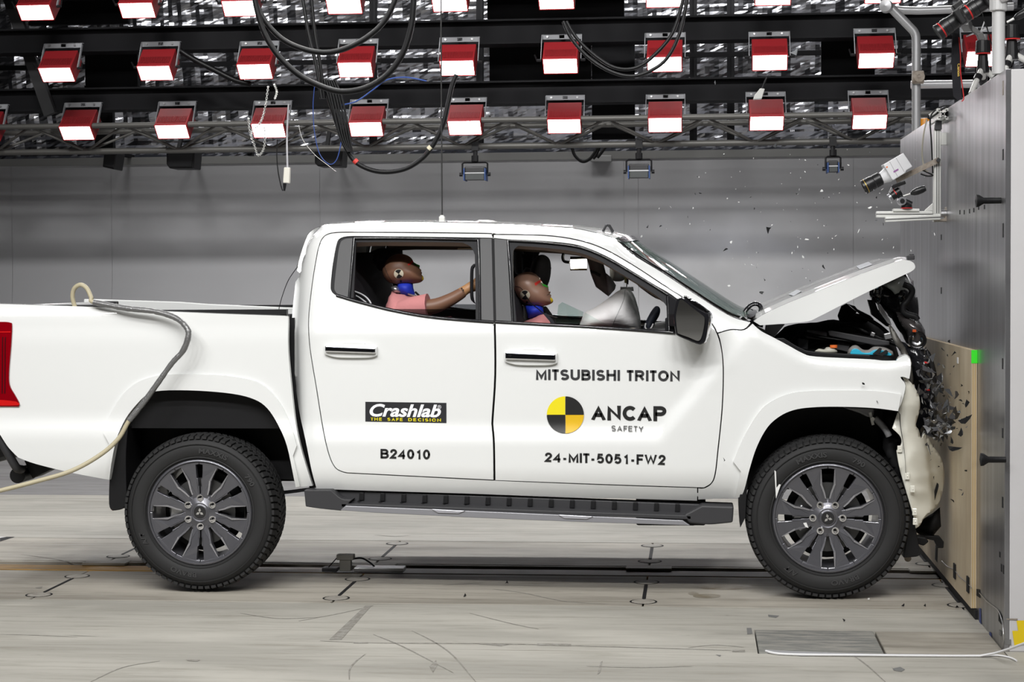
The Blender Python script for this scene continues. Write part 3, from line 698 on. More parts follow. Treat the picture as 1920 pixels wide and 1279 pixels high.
# ---- glazing trims
def trim(nm, outer, innerp, yf, m_, dy, gap=0.0, par=truck, depth=0.02):
    return panel(nm, outer, yf, par, m_, depth, gap, 0.03, innerp, True, dy)
R_OPEN = path([(668,454.5),(760,454),(855,455),(872,457.5),(884,465),(890,478)], [(890,478),(891,540),(891.5,598.5)], [(891.5,598.5),(860,597),(802,592),(737,580),(663,562)], [(663,562),(666,500),(668,454.5)])
R_FR = path([(665,447.5),(760,447),(894,450)], [(894,450),(897,500),(898,602.5)], [(898,602.5),(860,600.5),(802,595),(737,583.5),(656,564)], [(656,564),(661,500),(665,447.5)])
trim('window_trim', REAR_WIN, R_OPEN, side, M_TRIM, 0.006, 0.001, rdoor)
F_OPEN = path([(963,540),(962,480),(965,467),(973,461.5)], [(973,461.5),(1020,465),(1076,472),(1117,485.6),(1158,510),(1200,535),(1237,560),(1251,577)], [(1251,577),(1252,600),(1253,621)], [(1253,621),(1103,612),(969,606.2)], [(969,606.2),(963,540)])
trim('window_trim', FRONT_WIN, F_OPEN, side, M_TRIM, 0.006, 0.001, fdoor)
# raised black frames, quarter plate and B-pillar plates
M_PLATE = mat('pillar_plate', (0.04, 0.04, 0.042), 0.38, spec=0.3)
panel('quarter_plate', path([(640,452),(648,448),(661,446.5)], [(661,446.5),(657,500),(652,561)], [(652,561),(638,555),(629,547),(627,535),(632,490),(636,463),(640,452)]), side, rdoor, M_PLATE, 0.01, 0, dy=-0.001)
panel('pillar_plate', [(900.5,447.2),(922.6,447.6),(926.2,605),(903,603)], side, rdoor, M_PLATE, 0.01, 0, dy=-0.001)
panel('pillar_plate', [(925.8,447.6),(950,449.6),(959,604.5),(929,604)], side, fdoor, M_PLATE, 0.01, 0, dy=-0.001)
panel('pillar_seam', [(921.6,446.8),(926.8,446.8),(930.2,605.4),(925.4,605.4)], side, truck, M_DARK, 0.004, 0, dy=-0.003)
def bead(nm, pts, r, par, dy=0.0, m_=M_GLOSSBK):
    P = unproj(cr(pts, 4), side); b = MB(); b.tube([(x, side(x, z)+dy, z) for x, z in P], r, 6); o = b.build(nm, m_, par, ang=70); mirror(o); return o
bead('window_seal', [(664,447),(760,446.8),(895,449.5)], 0.006, rdoor); bead('window_seal', [(896,450),(898.5,500),(899.5,603)], 0.005, rdoor); bead('window_seal', [(664,447),(660,500),(654,563)], 0.006, rdoor)
bead('belt_moulding', [(631,554),(671,566),(737,582.5),(802,594),(870,600.5),(926,604.5)], 0.009, rdoor)
bead('window_seal', [(952,451),(1020,455),(1076,461.5),(1109,471),(1145,488),(1186,512),(1227,537),(1252,553)], 0.006, fdoor); bead('window_seal', [(952,451),(957,520),(961,604)], 0.006, fdoor)
bead('belt_moulding', [(929,604),(1103,613.5),(1200,619.5),(1266,624.5)], 0.009, fdoor)
bead('window_seal', [(1252,556),(1254,600),(1255,622)], 0.009, fdoor)
# ---- glass
G_CLEAR = glassmat('clear_glass', (0.97, 0.985, 0.98)); G_GREEN = glassmat('green_windscreen', (0.62, 0.74, 0.68), painted_sheen=(0.17, 0.235, 0.205), dfac=0.75); G_DARK = glassmat('dark_glass', (0.25, 0.26, 0.27)); G_LEAF = glassmat('green_glass_leaf', (0.80, 0.88, 0.85))
panel('lowered_window_glass', [(737,579.5),(892,580),(892,599),(860,597.5),(802,592.5)], side, rdoor, G_DARK, 0.004, 0, dy=0.03)
p1 = path([(1097,586),(1152,617)], [(1152,617),(1085,613)], [(1085,613),(1097,586)])
panel('lowered_window_glass', p1, side, fdoor, G_LEAF, 0.004, 0, dy=0.03, far=False)
pl = wpoly([(1047,572),(1054,566.5),(1094,585),(1090,612),(1042,610)], 10.42); q = MB(); q.prism(pl, 10.42, 10.424); q.build('lowered_window_glass', G_LEAF, fdoor2)
# windscreen: near edge traced, far edge mirrored, bowed forward
ws = unproj(cr([(1156,450),(1186,473),(1241,507.5),(1296,543.5),(1352,580),(1379,594),(1407,601)], 4), side); q = MB(); NW = 20; V_ = []
for (x, z) in ws:
    y0 = side(x, z)+0.012
    for k in range(NW+1):
        u = -1+2*k/NW; bow = 1-u*u; V_.append((x+0.062*bow, YC+u*(YC-y0), z+0.010+0.020*bow))
q.add(V_, [(i*(NW+1)+k, (i+1)*(NW+1)+k, (i+1)*(NW+1)+k+1, i*(NW+1)+k+1) for i in range(len(ws)-1) for k in range(NW)])
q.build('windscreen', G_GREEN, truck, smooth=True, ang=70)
q = MB(); V2 = V_[:3*(NW+1)]; q.add([(x+0.004, y, z+0.003) for x, y, z in V2], [(i*(NW+1)+k, (i+1)*(NW+1)+k, (i+1)*(NW+1)+k+1, i*(NW+1)+k+1) for i in range(2) for k in range(NW)]); q.build('windscreen_band', M_GLOSSBK, truck, smooth=True, ang=70)
q = MB(); n0 = len(ws)-3; V2 = V_[n0*(NW+1):]; q.add([(x+0.004, y, z+0.003) for x, y, z in V2], [(i*(NW+1)+k, (i+1)*(NW+1)+k, (i+1)*(NW+1)+k+1, i*(NW+1)+k+1) for i in range(2) for k in range(NW)]); q.build('windscreen_band', M_GLOSSBK, truck, smooth=True, ang=70)
bead('windscreen_seal', [(1158,453),(1186,475.5),(1241,510),(1296,546),(1352,582.5),(1379,596.5),(1405,603.5)], 0.004, truck, 0.006)
# ---- rear of the cab, rear screen
xr = XCAB+0.03
q = MB(); q.bb((xr, 8.95, 0.55), (xr+0.02, 2*YC-8.95, 1.32)); q.build('cab_back', M_WHITE, truck)
xt = at(583, 436, 9.05)[0]+0.03; kx = (xt-xr)/0.45
q = MB(); q.bb((xr, 8.96, 1.30), (xr+0.02, 9.10, 1.72)); q.bb((xr, 2*YC-9.10, 1.30), (xr+0.02, 2*YC-8.96, 1.72)); q.bb((xr+0.01, 9.02, 1.66), (xr+0.03, 2*YC-9.02, 1.75)); q.v = [(x+kx*max(0, z-1.30), y+(0.10*(z-1.30) if y < YC else -0.10*(z-1.30)), z) for x, y, z in q.v]; q.build('cab_back_frame', M_WHITE, truck)
q = MB(); q.bb((xr+0.008, 9.08, 1.30), (xr+0.012, 2*YC-9.08, 1.68)); q.v = [(x+kx*max(0, z-1.30), y, z) for x, y, z in q.v]; q.build('rear_screen', glassmat('rear_glass', (0.35, 0.37, 0.38)), truck)
# ---- cargo bed
q = MB(); x0 = at(-38, 570, 8.8)[0]; x1 = at(532, 592, 8.8)[0]
for yy in (8.86, 2*YC-8.90): q.bb((x0, yy, 0.85), (x1, yy+0.04, 1.385))
q.bb((x1-0.03, 8.86, 0.85), (x1, 2*YC-8.86, 1.36)); q.bb((x0, 8.86, 0.80), (x1, 2*YC-8.86, 0.85)); q.build('bed_tub', M_BLACKPL, truck)
q = MB(); q.bb((x0-0.015, 8.83, 0.80), (x0+0.045, 2*YC-8.83, 1.408)); q.build('tailgate', M_WHITE, truck, bevel=0.012); q = MB(); q.bb((x0+0.046, 8.86, 0.85), (x0+0.06, 2*YC-8.86, 1.385)); q.build('tailgate_liner', M_BLACKPL, truck)
bt = [ (x, bedside(x, z), z) for x, z in unproj([(-38,569.3),(0,570),(168,575.6),(235,580.6),(403,588),(534,592.4)], bedside)]
b = MB(); b.add([v for p in bt for v in (p, (p[0], p[1]+0.07, p[2]+0.002), (p[0], p[1]+0.07, p[2]-0.03))], [(3*i+k, 3*i+3+k, 3*i+4+k, 3*i+1+k) for i in range(len(bt)-1) for k in range(2)]); b.build('bed_rail', M_WHITE, truck)
def railcap(y0, y1, nm, dep):
    b = MB(); V_ = []
    for p in bt: V_ += [(p[0], y0, p[2]-dep), (p[0], y0, p[2]+0.004), (p[0], y1, p[2]+0.004), (p[0], y1, p[2]-0.05)]
    n = len(bt); b.add(V_, [(4*i+k, 4*(i+1)+k, 4*(i+1)+(k+1) % 4, 4*i+(k+1) % 4) for i in range(n-1) for k in range(4)]+[(0, 1, 2, 3), tuple(4*(n-1)+k for k in range(4))]); return b.build(nm, M_WHITE, truck, bevel=0.006)
railcap(2*YC-8.93, 2*YC-8.80, 'bed_rail', 0.10)
b = MB(); b.bb((at(88,572,8.88)[0], 8.87, 1.37), (at(218,578,8.88)[0], 8.92, 1.412)); b.build('bed_rail_pad', M_BLACKPL, truck, bevel=0.005)
b = MB(); p = at(205,567,9.0); b.bb((p[0]-0.06, 8.97, p[2]-0.05), (p[0]+0.04, 9.03, p[2]+0.006)); b.build('tie_down', M_BLACKPL, truck, bevel=0.006)
b = MB(); pts_ = cr([at(522,588,9.3), at(524,575,9.3), at(530,553,9.3), at(541,525,9.3), at(558,500,9.3)], 5); b.tube(pts_, 0.0022, 6); b.build('aerial', M_CABLE, truck)
# ---- tail lamp, rear bumper, towbar
M_TAIL = mat('tail_lamp_red', (0.22, 0.0, 0.004), 0.12, coat=1.0); M_TAILB = mat('tail_lamp_bright', (0.6, 0.01, 0.01), 0.15, coat=1.0)
TL = path([(-37,603.6),(10,603.6)], [(10,603.6),(19,605),(22.5,610),(21,644),(17,695),(18,722),(28,741),(36,756),(35,762.5)], [(35,762.5),(-37,762)], [(-37,762),(-37,603.6)])
tl, tl2 = panel('tail_lamp', TL, bedside, truck, M_TAIL, 0.03, 0, dy=-0.008)
panel('lamp_band', [(-35,622),(20,621.5),(20,623.5),(-35,624)], bedside, tl, M_TAILB, 0.003, 0, dy=-0.010, far=False); panel('lamp_band', path([(-35,752),(0,750),(30,753)], [(30,753),(33,760),(-35,760)], [(-35,760),(-35,752)]), bedside, tl, M_TAILB, 0.003, 0, dy=-0.010, far=False)
for px in (4, 9): panel('lamp_rib', [(px,632),(px+2,632),(px+1,738),(px-1,738)], bedside, tl, mat('tail_lamp_dark', (0.05, 0.0, 0.002), 0.3), 0.002, 0, dy=-0.0095, far=False)
q = MB(); pp = cr([at(-70,770,8.86), at(-25,788,8.86), at(-5,815,8.86), at(18,855,8.86), at(31,877,8.88), at(40,880,8.95)], 5); q.tube(pp, 0.022, 10); o = q.build('bumper_bar', M_GREYPL, truck, ang=60); mirror(o)
q = MB(); q.bb((x0-0.22, 8.95, 0.60), (x0-0.02, 2*YC-8.95, 0.78)); q.build('rear_bumper', M_GREYPL, truck, bevel=0.03)
p = at(42, 889, 9.05); q = MB(); q.cyl((p[0]-0.0, 8.98, p[2]), (p[0], 9.16, p[2]), 0.040, n=20); q.build('tow_bar', M_BLACKPL, truck, ang=50)
q = MB(); q.bar(at(62,878,9.1), at(100,860,9.1), 0.14, 0.10); q.build('tow_bracket', M_BLACKPL, truck, bevel=0.004); q = MB(); q.cyl(at(70,880,9.4), at(150,842,9.4), 0.03); q.build('exhaust_pipe', M_STEEL, truck, ang=50)
# ---- wheel houses and mud flaps
def liner(nm, pix, yf, dep, close):
    P = unproj(cr(pix, 3), yf); b = MB(); n = len(P)
    V_ = [(x, yf(x, z)+0.02, z) for x, z in P]+[(x, dep, z-0.02) for x, z in P]
    b.add(V_, [(i, i+1, n+i+1, n+i) for i in range(n-1)]); b.add([(x, dep, z) for x, z in P], [tuple(range(n))]); o = b.build(nm, M_BLACKPL, truck, ang=50); mirror(o)
liner('wheel_house', ARCH_R, bedside, 9.12, True)
liner('wheel_house', [(1700,930),(1698,860),(1690,800)]+ARCH_F, side, 9.12, True)
def flap(pix, y, w, nm='mud_flap'):
    P = wpoly(path(*pix), y); b = MB(); b.prism(P, y, y+w); o = b.build(nm, M_BLACKPL, truck, bevel=0.004); mirror(o)
flap([[(205,895),(228,800),(240,800)], [(240,800),(236,860),(238,945)], [(238,945),(228,955),(210,958)], [(210,958),(204,945),(205,895)]], 8.80, 0.24)
flap([[(1392,905),(1401,878),(1404,880)], [(1404,880),(1400,930),(1398,970)], [(1398,970),(1388,990)], [(1388,990),(1386,940),(1392,905)]], 8.79, 0.22)
flap([[(1690,905),(1700,905),(1716,985),(1726,1040)], [(1726,1040),(1718,1044),(1694,1046)], [(1694,1046),(1702,980),(1690,905)]], 8.84, 0.2)
# ---- chassis
for yy in (9.22, 2*YC-9.30):
    q = MB(); q.bb((-2.85, yy, 0.50), (0.95, yy+0.08, 0.62)); q.bb((x0+0.02, yy, 0.66), (-2.85, yy+0.08, 0.78)); q.build('chassis_rail', M_BLACKPL, truck, bevel=0.006)
q = MB(); q.bb((-1.9, 8.93, 0.50), (0.25, 2*YC-8.93, 0.56)); q.build('floor_pan', M_DARK, truck)
q = MB(); q.cyl((-2.41, 8.95, 0.40), (-2.41, 2*YC-8.95, 0.40), 0.05); q.lathe([(0, -0.16), (0.10, -0.12), (0.15, 0), (0.10, 0.12), (0, 0.16)], (-2.41, YC-0.1, 0.40), (1, 0, 0), 16); q.build('rear_axle', M_BLACKPL, truck, ang=50)
for k in range(3):
    q = MB(); pts_ = cr([(-3.05, 9.12, 0.62), (-2.85, 9.12, 0.52-0.012*k), (-2.41, 9.12, 0.44-0.016*k), (-1.95, 9.12, 0.47-0.012*k), (-1.62, 9.12, 0.56)], 5) if k == 0 else cr([(-2.95+0.2*k, 9.12, 0.46-0.014*k), (-2.41, 9.12, 0.44-0.016*k), (-1.9-0.2*k, 9.12, 0.47-0.014*k)], 5)
    for i in range(len(pts_)-1): q.bar(pts_[i], pts_[i+1], 0.06, 0.012)
    o = q.build('leaf_spring', M_BLACKPL, truck); mirror(o)
q = MB(); q.cyl((-2.2, 9.15, 0.42), (-2.05, 9.2, 0.80), 0.028); o = q.build('shock_absorber', M_STEEL, truck, ang=50); mirror(o)
q = MB(); q.bb((-0.30, 9.3, 0.275), (0.0, 9.6, 0.47)); q.bb((-0.12, 9.2, 0.29), (0.05, 9.35, 0.42)); q.build('gearbox_guard', M_BLACKPL, truck, bevel=0.01)
q = MB(); q.cyl((-2.3, 9.95, 0.47), (0.2, 9.95, 0.47), 0.035); q.build('prop_shaft', M_BLACKPL, truck, ang=50)

# ---- side step
stp = empty('side_step', (-0.8, 8.75, 0.5), truck)
def wy(px, py, y): p = at(px, py, y); return p
def prism_px(nm, pix, y0, y1, m_, par, bevel=0.004, far=False):
    q = MB(); q.prism(wpoly(pix, y0), y0, y1); o = q.build(nm, m_, par, bevel=bevel)
    if far: mirror(o)
    return o
# tread (top), front valance, end pieces
prism_px('step_end', path([(570,919),(621,919)], [(621,919),(640,935),(660,937)], [(660,937),(640,958)], [(640,958),(600,954),(573,950)], [(573,950),(570,919)]), 8.735, 8.90, M_GREYPL, stp, 0.008)
prism_px('step_end', path([(1316,948),(1376,950)], [(1376,950),(1374,980)], [(1374,980),(1330,984),(1292,981)], [(1292,981),(1282,966)], [(1282,966),(1316,948)]), 8.735, 8.90, M_GREYPL, stp, 0.008)
prism_px('step_valance', [(612,919),(1312,946),(1330,972),(1300,968),(640,945)], 8.82, 8.90, M_GREYPL, stp, 0.004)
a = at(640, 944, 8.74); c = at(1296, 967, 8.74)
q = MB(); q.add([(a[0], 8.735, a[2]), (c[0], 8.735, c[2]), (c[0], 8.735, c[2]-0.018), (a[0], 8.735, a[2]-0.018), (a[0], 8.90, a[2]+0.012), (c[0], 8.90, c[2]+0.012), (c[0], 8.90, c[2]-0.02), (a[0], 8.90, a[2]-0.02)],
      [(0, 1, 2, 3), (4, 7, 6, 5), (0, 4, 5, 1), (3, 2, 6, 7), (0, 3, 7, 4), (1, 5, 6, 2)]); q.build('step_tread', M_GREYPL, stp, bevel=0.003)
for k in range(16):
    px = 674+k*39.5; py = 922.5+(px-674)*0.0365
    prism_px('step_rib', [(px,py+1),(px+8,py+1.3),(px+8,py+16),(px-1,py+16)], 8.808, 8.825, M_BLACKPL, stp, 0.002)
    q = MB(); b0 = at(px+2, py+17, 8.82); b1 = at(px-8, py+24, 8.74); q.bar(b0, b1, 0.02, 0.006); q.build('step_rib', M_BLACKPL, stp)
SS = [(638,957),(648,948.5),(960,961.5),(1280,976),(1294,985.5),(1100,979.5),(900,971.5),(700,961.5)]
prism_px('silver_strip', SS, 8.728, 8.745, M_SILVER, stp, 0.003)
for (u0, u1) in ((809, 872), (1046, 1112)):
    y_ = lambda px: 955+(px-800)*0.0437
    prism_px('silver_step_pad', [(u0,y_(u0)-0.5),(u1,y_(u1)),(u1-12,y_(u1)+5),(u0+12,y_(u0)+6.5)], 8.722, 8.73, mat('silver_light', (0.55,0.55,0.60), 0.3, metal=0.6), stp, 0.002)
# ---- door handles
def handle(door, x0, y0, x1, y1, lock):
    h = None
    Y = 8.775
    prism_px('handle_bezel', path([(x0-2,y0+2),(x0+28,y0-1),(x0+36,y0-5),(x0+70,y0-4),(x0+78,y0+2),(x1+3,y0+4)], [(x1+3,y0+4),(x1+3,y1-2)], [(x1+3,y1-2),(x1-14,y1+2),(x0+30,y1+2),(x0+10,y1-1),(x0-1,y1-5)], [(x0-1,y1-5),(x0-2,y0+2)]), Y, Y+0.03, M_WHITE, door, 0.006)
    g = prism_px('handle_grip', [(x0,y0+2),(x1,y0+6),(x1,y1-6),(x0,y1-9)], Y-0.020, Y+0.004, M_CHROME, door, 0.006)
    prism_px('painted_handle_refl', [(x0+3,y0+4),(x1-3,y0+8),(x1-3,y1-8),(x0+3,y1-11)], Y-0.0225, Y-0.018, mat('dark_refl_chrome', (0.22,0.225,0.26), 0.15, metal=1.0), door, 0.001)  # dark strip paints a reflection into the chrome grip
    if lock:
        p = at(x0+9, y0+8, Y-0.022); q = MB(); q.cyl(p, p-Vector((0, 0.004, 0)), 0.009, n=16); q.build('lock', M_CHROME, door, ang=40)
handle(rdoor, 609, 646, 704, 669, False); handle(fdoor, 947, 658, 1042, 683, True)
# ---- lettering on the doors
M_INK = mat('black_vinyl', (0.012, 0.012, 0.012), 0.45); M_WHT = mat('white_vinyl', (0.85, 0.85, 0.88), 0.45); M_YV = mat('yellow_vinyl', (0.80, 0.68, 0.01), 0.45); M_YV2 = mat('amber_vinyl', (0.72, 0.44, 0.008), 0.45)
def text(nm, s, box, par, m_, bold=0.0, yf=side, dy=-0.0025, shear=0.0, space=1.0):
    """box = left x, right x, left top y, left bottom y, right top, right bottom in the photograph"""
    cu = bpy.data.curves.new('t', 'FONT'); cu.body = s; cu.offset = bold; cu.shear = shear; cu.space_character = space; cu.resolution_u = 4
    o = bpy.data.objects.new('t', cu); COL.objects.link(o); bpy.context.view_layer.update()
    me = bpy.data.meshes.new_from_object(o.evaluated_get(bpy.context.evaluated_depsgraph_get())); bpy.data.objects.remove(o); bpy.data.curves.remove(cu)
    xs_ = [v.co.x for v in me.vertices]; ys_ = [v.co.y for v in me.vertices]; X0, X1, Y0, Y1 = min(xs_), max(xs_), min(ys_), max(ys_)
    l, r, lt, lb, rt, rb = box
    for v in me.vertices:
        u = (v.co.x-X0)/(X1-X0); w = (v.co.y-Y0)/(Y1-Y0)
        px = l+(r-l)*u; py = (lb+(rb-lb)*u)*(1-w)+(lt+(rt-lt)*u)*w
        (x, z), = unproj([(px, py)], yf); v.co = (x, yf(x, z)+dy, z)
    me.materials.append(m_); ob = link(nm, me, par); return ob
def _arc(cx, cy, rx, ry, a0, a1, n=12): return [(cx+rx*math.cos(math.radians(a0+(a1-a0)*k/n)), cy+ry*math.sin(math.radians(a0+(a1-a0)*k/n))) for k in range(n+1)]
GL = {   # sans serif capitals and figures as pen strokes: width, strokes (unit cap height)
 'A': (.74, [[(.0,0),(.37,1),(.74,0)], [(.14,.30),(.60,.30)]], 1), 'B': (.62, [[(.0,0),(0,1),(.32,1)]+_arc(.34,.765,.23,.235,90,-90)+[(0,.53)], _arc(.36,.265,.26,.265,90,-90)+[(0,0)]]),
 'C': (.68, [_arc(.36,.5,.36,.5,42,318,20)]), 'D': (.66, [[(0,0),(0,1),(.28,1)]+_arc(.30,.5,.36,.5,90,-90,16)+[(0,0)]]), 'E': (.56, [[(.56,1),(0,1),(0,0),(.58,0)], [(0,.52),(.52,.52)]]), 'F': (.54, [[(.55,1),(0,1),(0,0)], [(0,.50),(.48,.50)]]),
 'H': (.64, [[(0,0),(0,1)], [(.64,0),(.64,1)], [(0,.53),(.64,.53)]]), 'I': (.0, [[(0,0),(0,1)]]), 'M': (.74, [[(0,0),(0,1),(.37,.12),(.74,1),(.74,0)]]), 'N': (.64, [[(0,0),(0,1),(.64,0),(.64,1)]]),
 'O': (.74, [_arc(.37,.5,.37,.5,0,360,28)]), 'P': (.60, [[(0,0),(0,1),(.32,1)]+_arc(.34,.73,.26,.27,90,-90)+[(0,.46)]]), 'R': (.64, [[(0,0),(0,1),(.34,1)]+_arc(.36,.74,.25,.26,90,-90)+[(0,.48)], [(.34,.48),(.64,0)]]),
 'S': (.58, [_arc(.29,.75,.27,.25,28,270,14)+_arc(.29,.25,.29,.25,90,-152,14)]), 'T': (.60, [[(0,1),(.60,1)], [(.30,1),(.30,0)]]), 'U': (.62, [[(0,1),(0,.32)]+_arc(.31,.31,.31,.31,180,360,14)+[(.62,1)]]),
 'W': (1.0, [[(0,1),(.25,0),(.5,.95),(.75,0),(1.0,1)]]), 'Y': (.66, [[(0,1),(.33,.45),(.66,1)], [(.33,.45),(.33,0)]]), '0': (.50, [_arc(.25,.5,.25,.5,0,360,24)]), '1': (.42, [[(.08,.72),(.20,.80),(.30,1),(.30,0)]]),
 '2': (.50, [_arc(.25,.73,.24,.27,165,-25,12)+[(.02,.0),(.52,0)]]), '4': (.54, [[(.40,0),(.40,1),(.0,.26),(.56,.26)]]), '5': (.50, [[(.48,1),(.10,1),(.04,.52)]+_arc(.25,.32,.25,.32,125,-150,16)]), '-': (.28, [[(0,.33),(.28,.33)]]), ' ': (.12, [])}
def stroke_text(nm, s, box, par, m_, pen=0.2, gap=0.17, yf=side, dy=-0.0025):
    tris = []; cur = 0.0
    def ribbon(pts):
        n = len(pts); clo = math.dist(pts[0], pts[-1]) < 1e-6
        P = [Vector(p) for p in pts]; L_ = []; R2 = []
        for i in range(n):
            d0 = (P[i]-P[i-1]).normalized() if i else ((P[0]-P[-2]).normalized() if clo else (P[1]-P[0]).normalized())
            d1 = (P[i+1]-P[i]).normalized() if i < n-1 else ((P[1]-P[0]).normalized() if clo else d0)
            nn = Vector((-d0[1]-d1[1], d0[0]+d1[0]))
            nn = nn.normalized() if nn.length > 1e-4 else Vector((-d0[1], d0[0]))
            k = min(2.2, 1/max(0.35, nn.dot(Vector((-d0[1], d0[0])))))
            L_.append(P[i]+nn*pen/2*k); R2.append(P[i]-nn*pen/2*k)
        for i in range(n-1): tris.append([L_[i], L_[i+1], R2[i+1], R2[i]])
    for idx, ch in enumerate(s):
        w, st = GL[ch][0], GL[ch][1]
        for pl in st:
            Q = [(cur+pen/2+x, y*(1-pen)+pen/2) for x, y in pl]
            # upright stems run the full height
            Q2 = list(Q)
            for e, o_ in ((0, 1), (-1, -2)):
                if len(Q2) > 1:
                    dx, dyy = Q2[e][0]-Q2[o_][0], Q2[e][1]-Q2[o_][1]
                    if abs(dyy) > 2.0*abs(dx): Q2[e] = (Q2[e][0], Q2[e][1]+(pen/2 if dyy > 0 else -pen/2))
            Q2 = [q_ for i_, q_ in enumerate(Q2) if i_ == 0 or math.dist(q_, Q2[i_-1]) > 1e-4]
            ribbon(Q2)
        cur += w+pen+gap*(1.0 if ch != ' ' else 0.5)
        nx = s[min(idx+1, len(s)-1)]
        cur -= (0.11 if ch in 'TF' else 0.07 if ch == 'C' else 0.03 if ch in 'AP' else 0)+(0.11 if nx == 'T' else 0.03 if nx in 'A-' else 0)
    W_ = max(p[0] for t in tris for p in t); l, r, lt, lb, rt, rb = box; V_ = []; Fs = []
    for t in tris:
        n = len(V_)
        for p in t:
            u = p[0]/W_; w = min(1, max(0, p[1])); px = l+(r-l)*u; py = (lb+(rb-lb)*u)*(1-w)+(lt+(rt-lt)*u)*w
            (x, z), = unproj([(px, py)], yf); V_.append((x, yf(x, z)+dy, z))
        Fs.append((n, n+1, n+2, n+3))
    me = bpy.data.meshes.new(nm); me.from_pydata(V_, [], Fs); me.materials.append(m_); return link(nm, me, par)
stroke_text('lettering', 'MITSUBISHI', (1005,1162.5,692.2,712.2,693.8,714.0), fdoor, mat('grey_ink', (0.03,0.03,0.033), 0.5), 0.225, 0.13)
stroke_text('lettering', 'TRITON', (1173,1274.5,693.9,714.1,695,715.3), fdoor, MATS['grey_ink'], 0.225, 0.13)
stroke_text('lettering', 'ANCAP', (1108,1249.5,760.3,787.6,761.8,790), fdoor, M_INK, 0.245, 0.11)
stroke_text('lettering', 'SAFETY', (1146.5,1206.5,797.6,808,799,809.2), fdoor, M_INK, 0.15, 0.22, dy=-0.008)
stroke_text('lettering', '24-MIT-5051-FW2', (1021.5,1248,848.5,866,853,872), fdoor, M_INK, 0.215, 0.12)
stroke_text('lettering', 'B24010', (713.5,806.5,841.7,859.5,843,861.5), rdoor, M_INK, 0.215, 0.12)
panel('logo_plate', [(685,753.5),(837,755.6),(837,793.5),(685,790.6)], side, rdoor, mat('logo_black', (0.02,0.02,0.023), 0.45), 0.001, 0, dy=-0.0015, far=False)
text('logo_lettering', 'Crashlab', (693,827,757,781.2,758.5,783), rdoor, M_WHT, 0.03, dy=-0.003, shear=0.28)
for w_, l_, r_ in (('THE', 694.7, 716), ('SAFE', 726.4, 755), ('DECISION', 765.6, 827)): stroke_text('logo_lettering', w_, (l_, r_, 782.8+(l_-694.7)*0.0166, 788.6+(l_-694.7)*0.0166, 782.8+(r_-694.7)*0.0166, 788.6+(r_-694.7)*0.0166), rdoor, M_YV, 0.2, 0.3, dy=-0.003)
text('logo_lettering', '®', (820.5,827.5,759.5,766.5,759.7,766.7), rdoor, M_WHT, 0.0, dy=-0.0035)
cxp, cyp, rr = 1060, 778, 35
for k, m_ in ((0, M_INK), (1, M_YV), (2, M_INK), (3, M_YV2)):
    t0 = k*math.pi/2
    pts_ = [(cxp, cyp)]+[(cxp+rr*math.cos(t0+j*math.pi/2/12), cyp-rr*math.sin(t0+j*math.pi/2/12)) for j in range(13)]
    panel('target_quadrant', pts_, side, fdoor, m_, 0.001, 0.0006, 0.02, far=False, dy=-0.005)
# ---- door mirror, swung round so that its glass faces outwards
mir = empty('door_mirror', at(1290, 610, 8.66), truck)
MO = path([(1283.7,559),(1275,557),(1269.6,562),(1265,582),(1263,596),(1266.5,622.6),(1270,629.5),(1290,638.5),(1308.7,646),(1316.5,645.5),(1322.5,640),(1326,625),(1330,600),(1330,595),(1326,588),(1310,579),(1294.6,568),(1283.7,559)])
prism_px('mirror_frame', MO, 8.612, 8.66, M_GLOSSBK, mir, 0.010)
MC = path([(1281,558),(1286,554.5),(1308,567),(1326,580),(1334,587),(1336,598),(1332,620),(1327,638),(1318,645),(1290,636),(1272,625),(1268,595),(1281,558)])
P = wpoly(MC, 8.68); link('mirror_cap', setmat(inflate_mesh('mirror_cap', P, 8.70, 0.045, 0.06, 0.012, vs=1.8), M_CHROME), mir)
MG = path([(1281,563),(1277,562),(1273,566),(1268.5,585),(1267.5,598),(1270,622),(1273,626),(1292,633),(1306,639),(1312,638),(1316,630),(1320,612),(1321,598),(1318,592),(1302,580),(1281,563)])
M_MIR = mat('mirror_glass', (0.62, 0.63, 0.66), 0.03, metal=1.0)
q = MB(); q.prism(wpoly(MG, 8.597), 8.594, 8.604); zc_ = at(1293, 600, 8.597)[2]; q.v = [(x, y-(z-zc_)*0.11, z) for x, y, z in q.v]; o = q.build('mirror_glass', M_MIR, mir)
q = MB(); q.bar(at(1262,600,8.80), at(1285,600,8.68), 0.05, 0.06); q.bb(at(1247,596,8.81), at(1262,622,8.84)); q.build('mirror_arm', M_TRIM, mir, bevel=0.006)
prism_px('mirror_sail', path([(1254,553),(1268,562)], [(1268,562),(1285,578),(1290,600),(1288,625)], [(1288,625),(1254,621)], [(1254,621),(1254,553)]), 8.805, 8.83, M_TRIM, mir, 0.004)
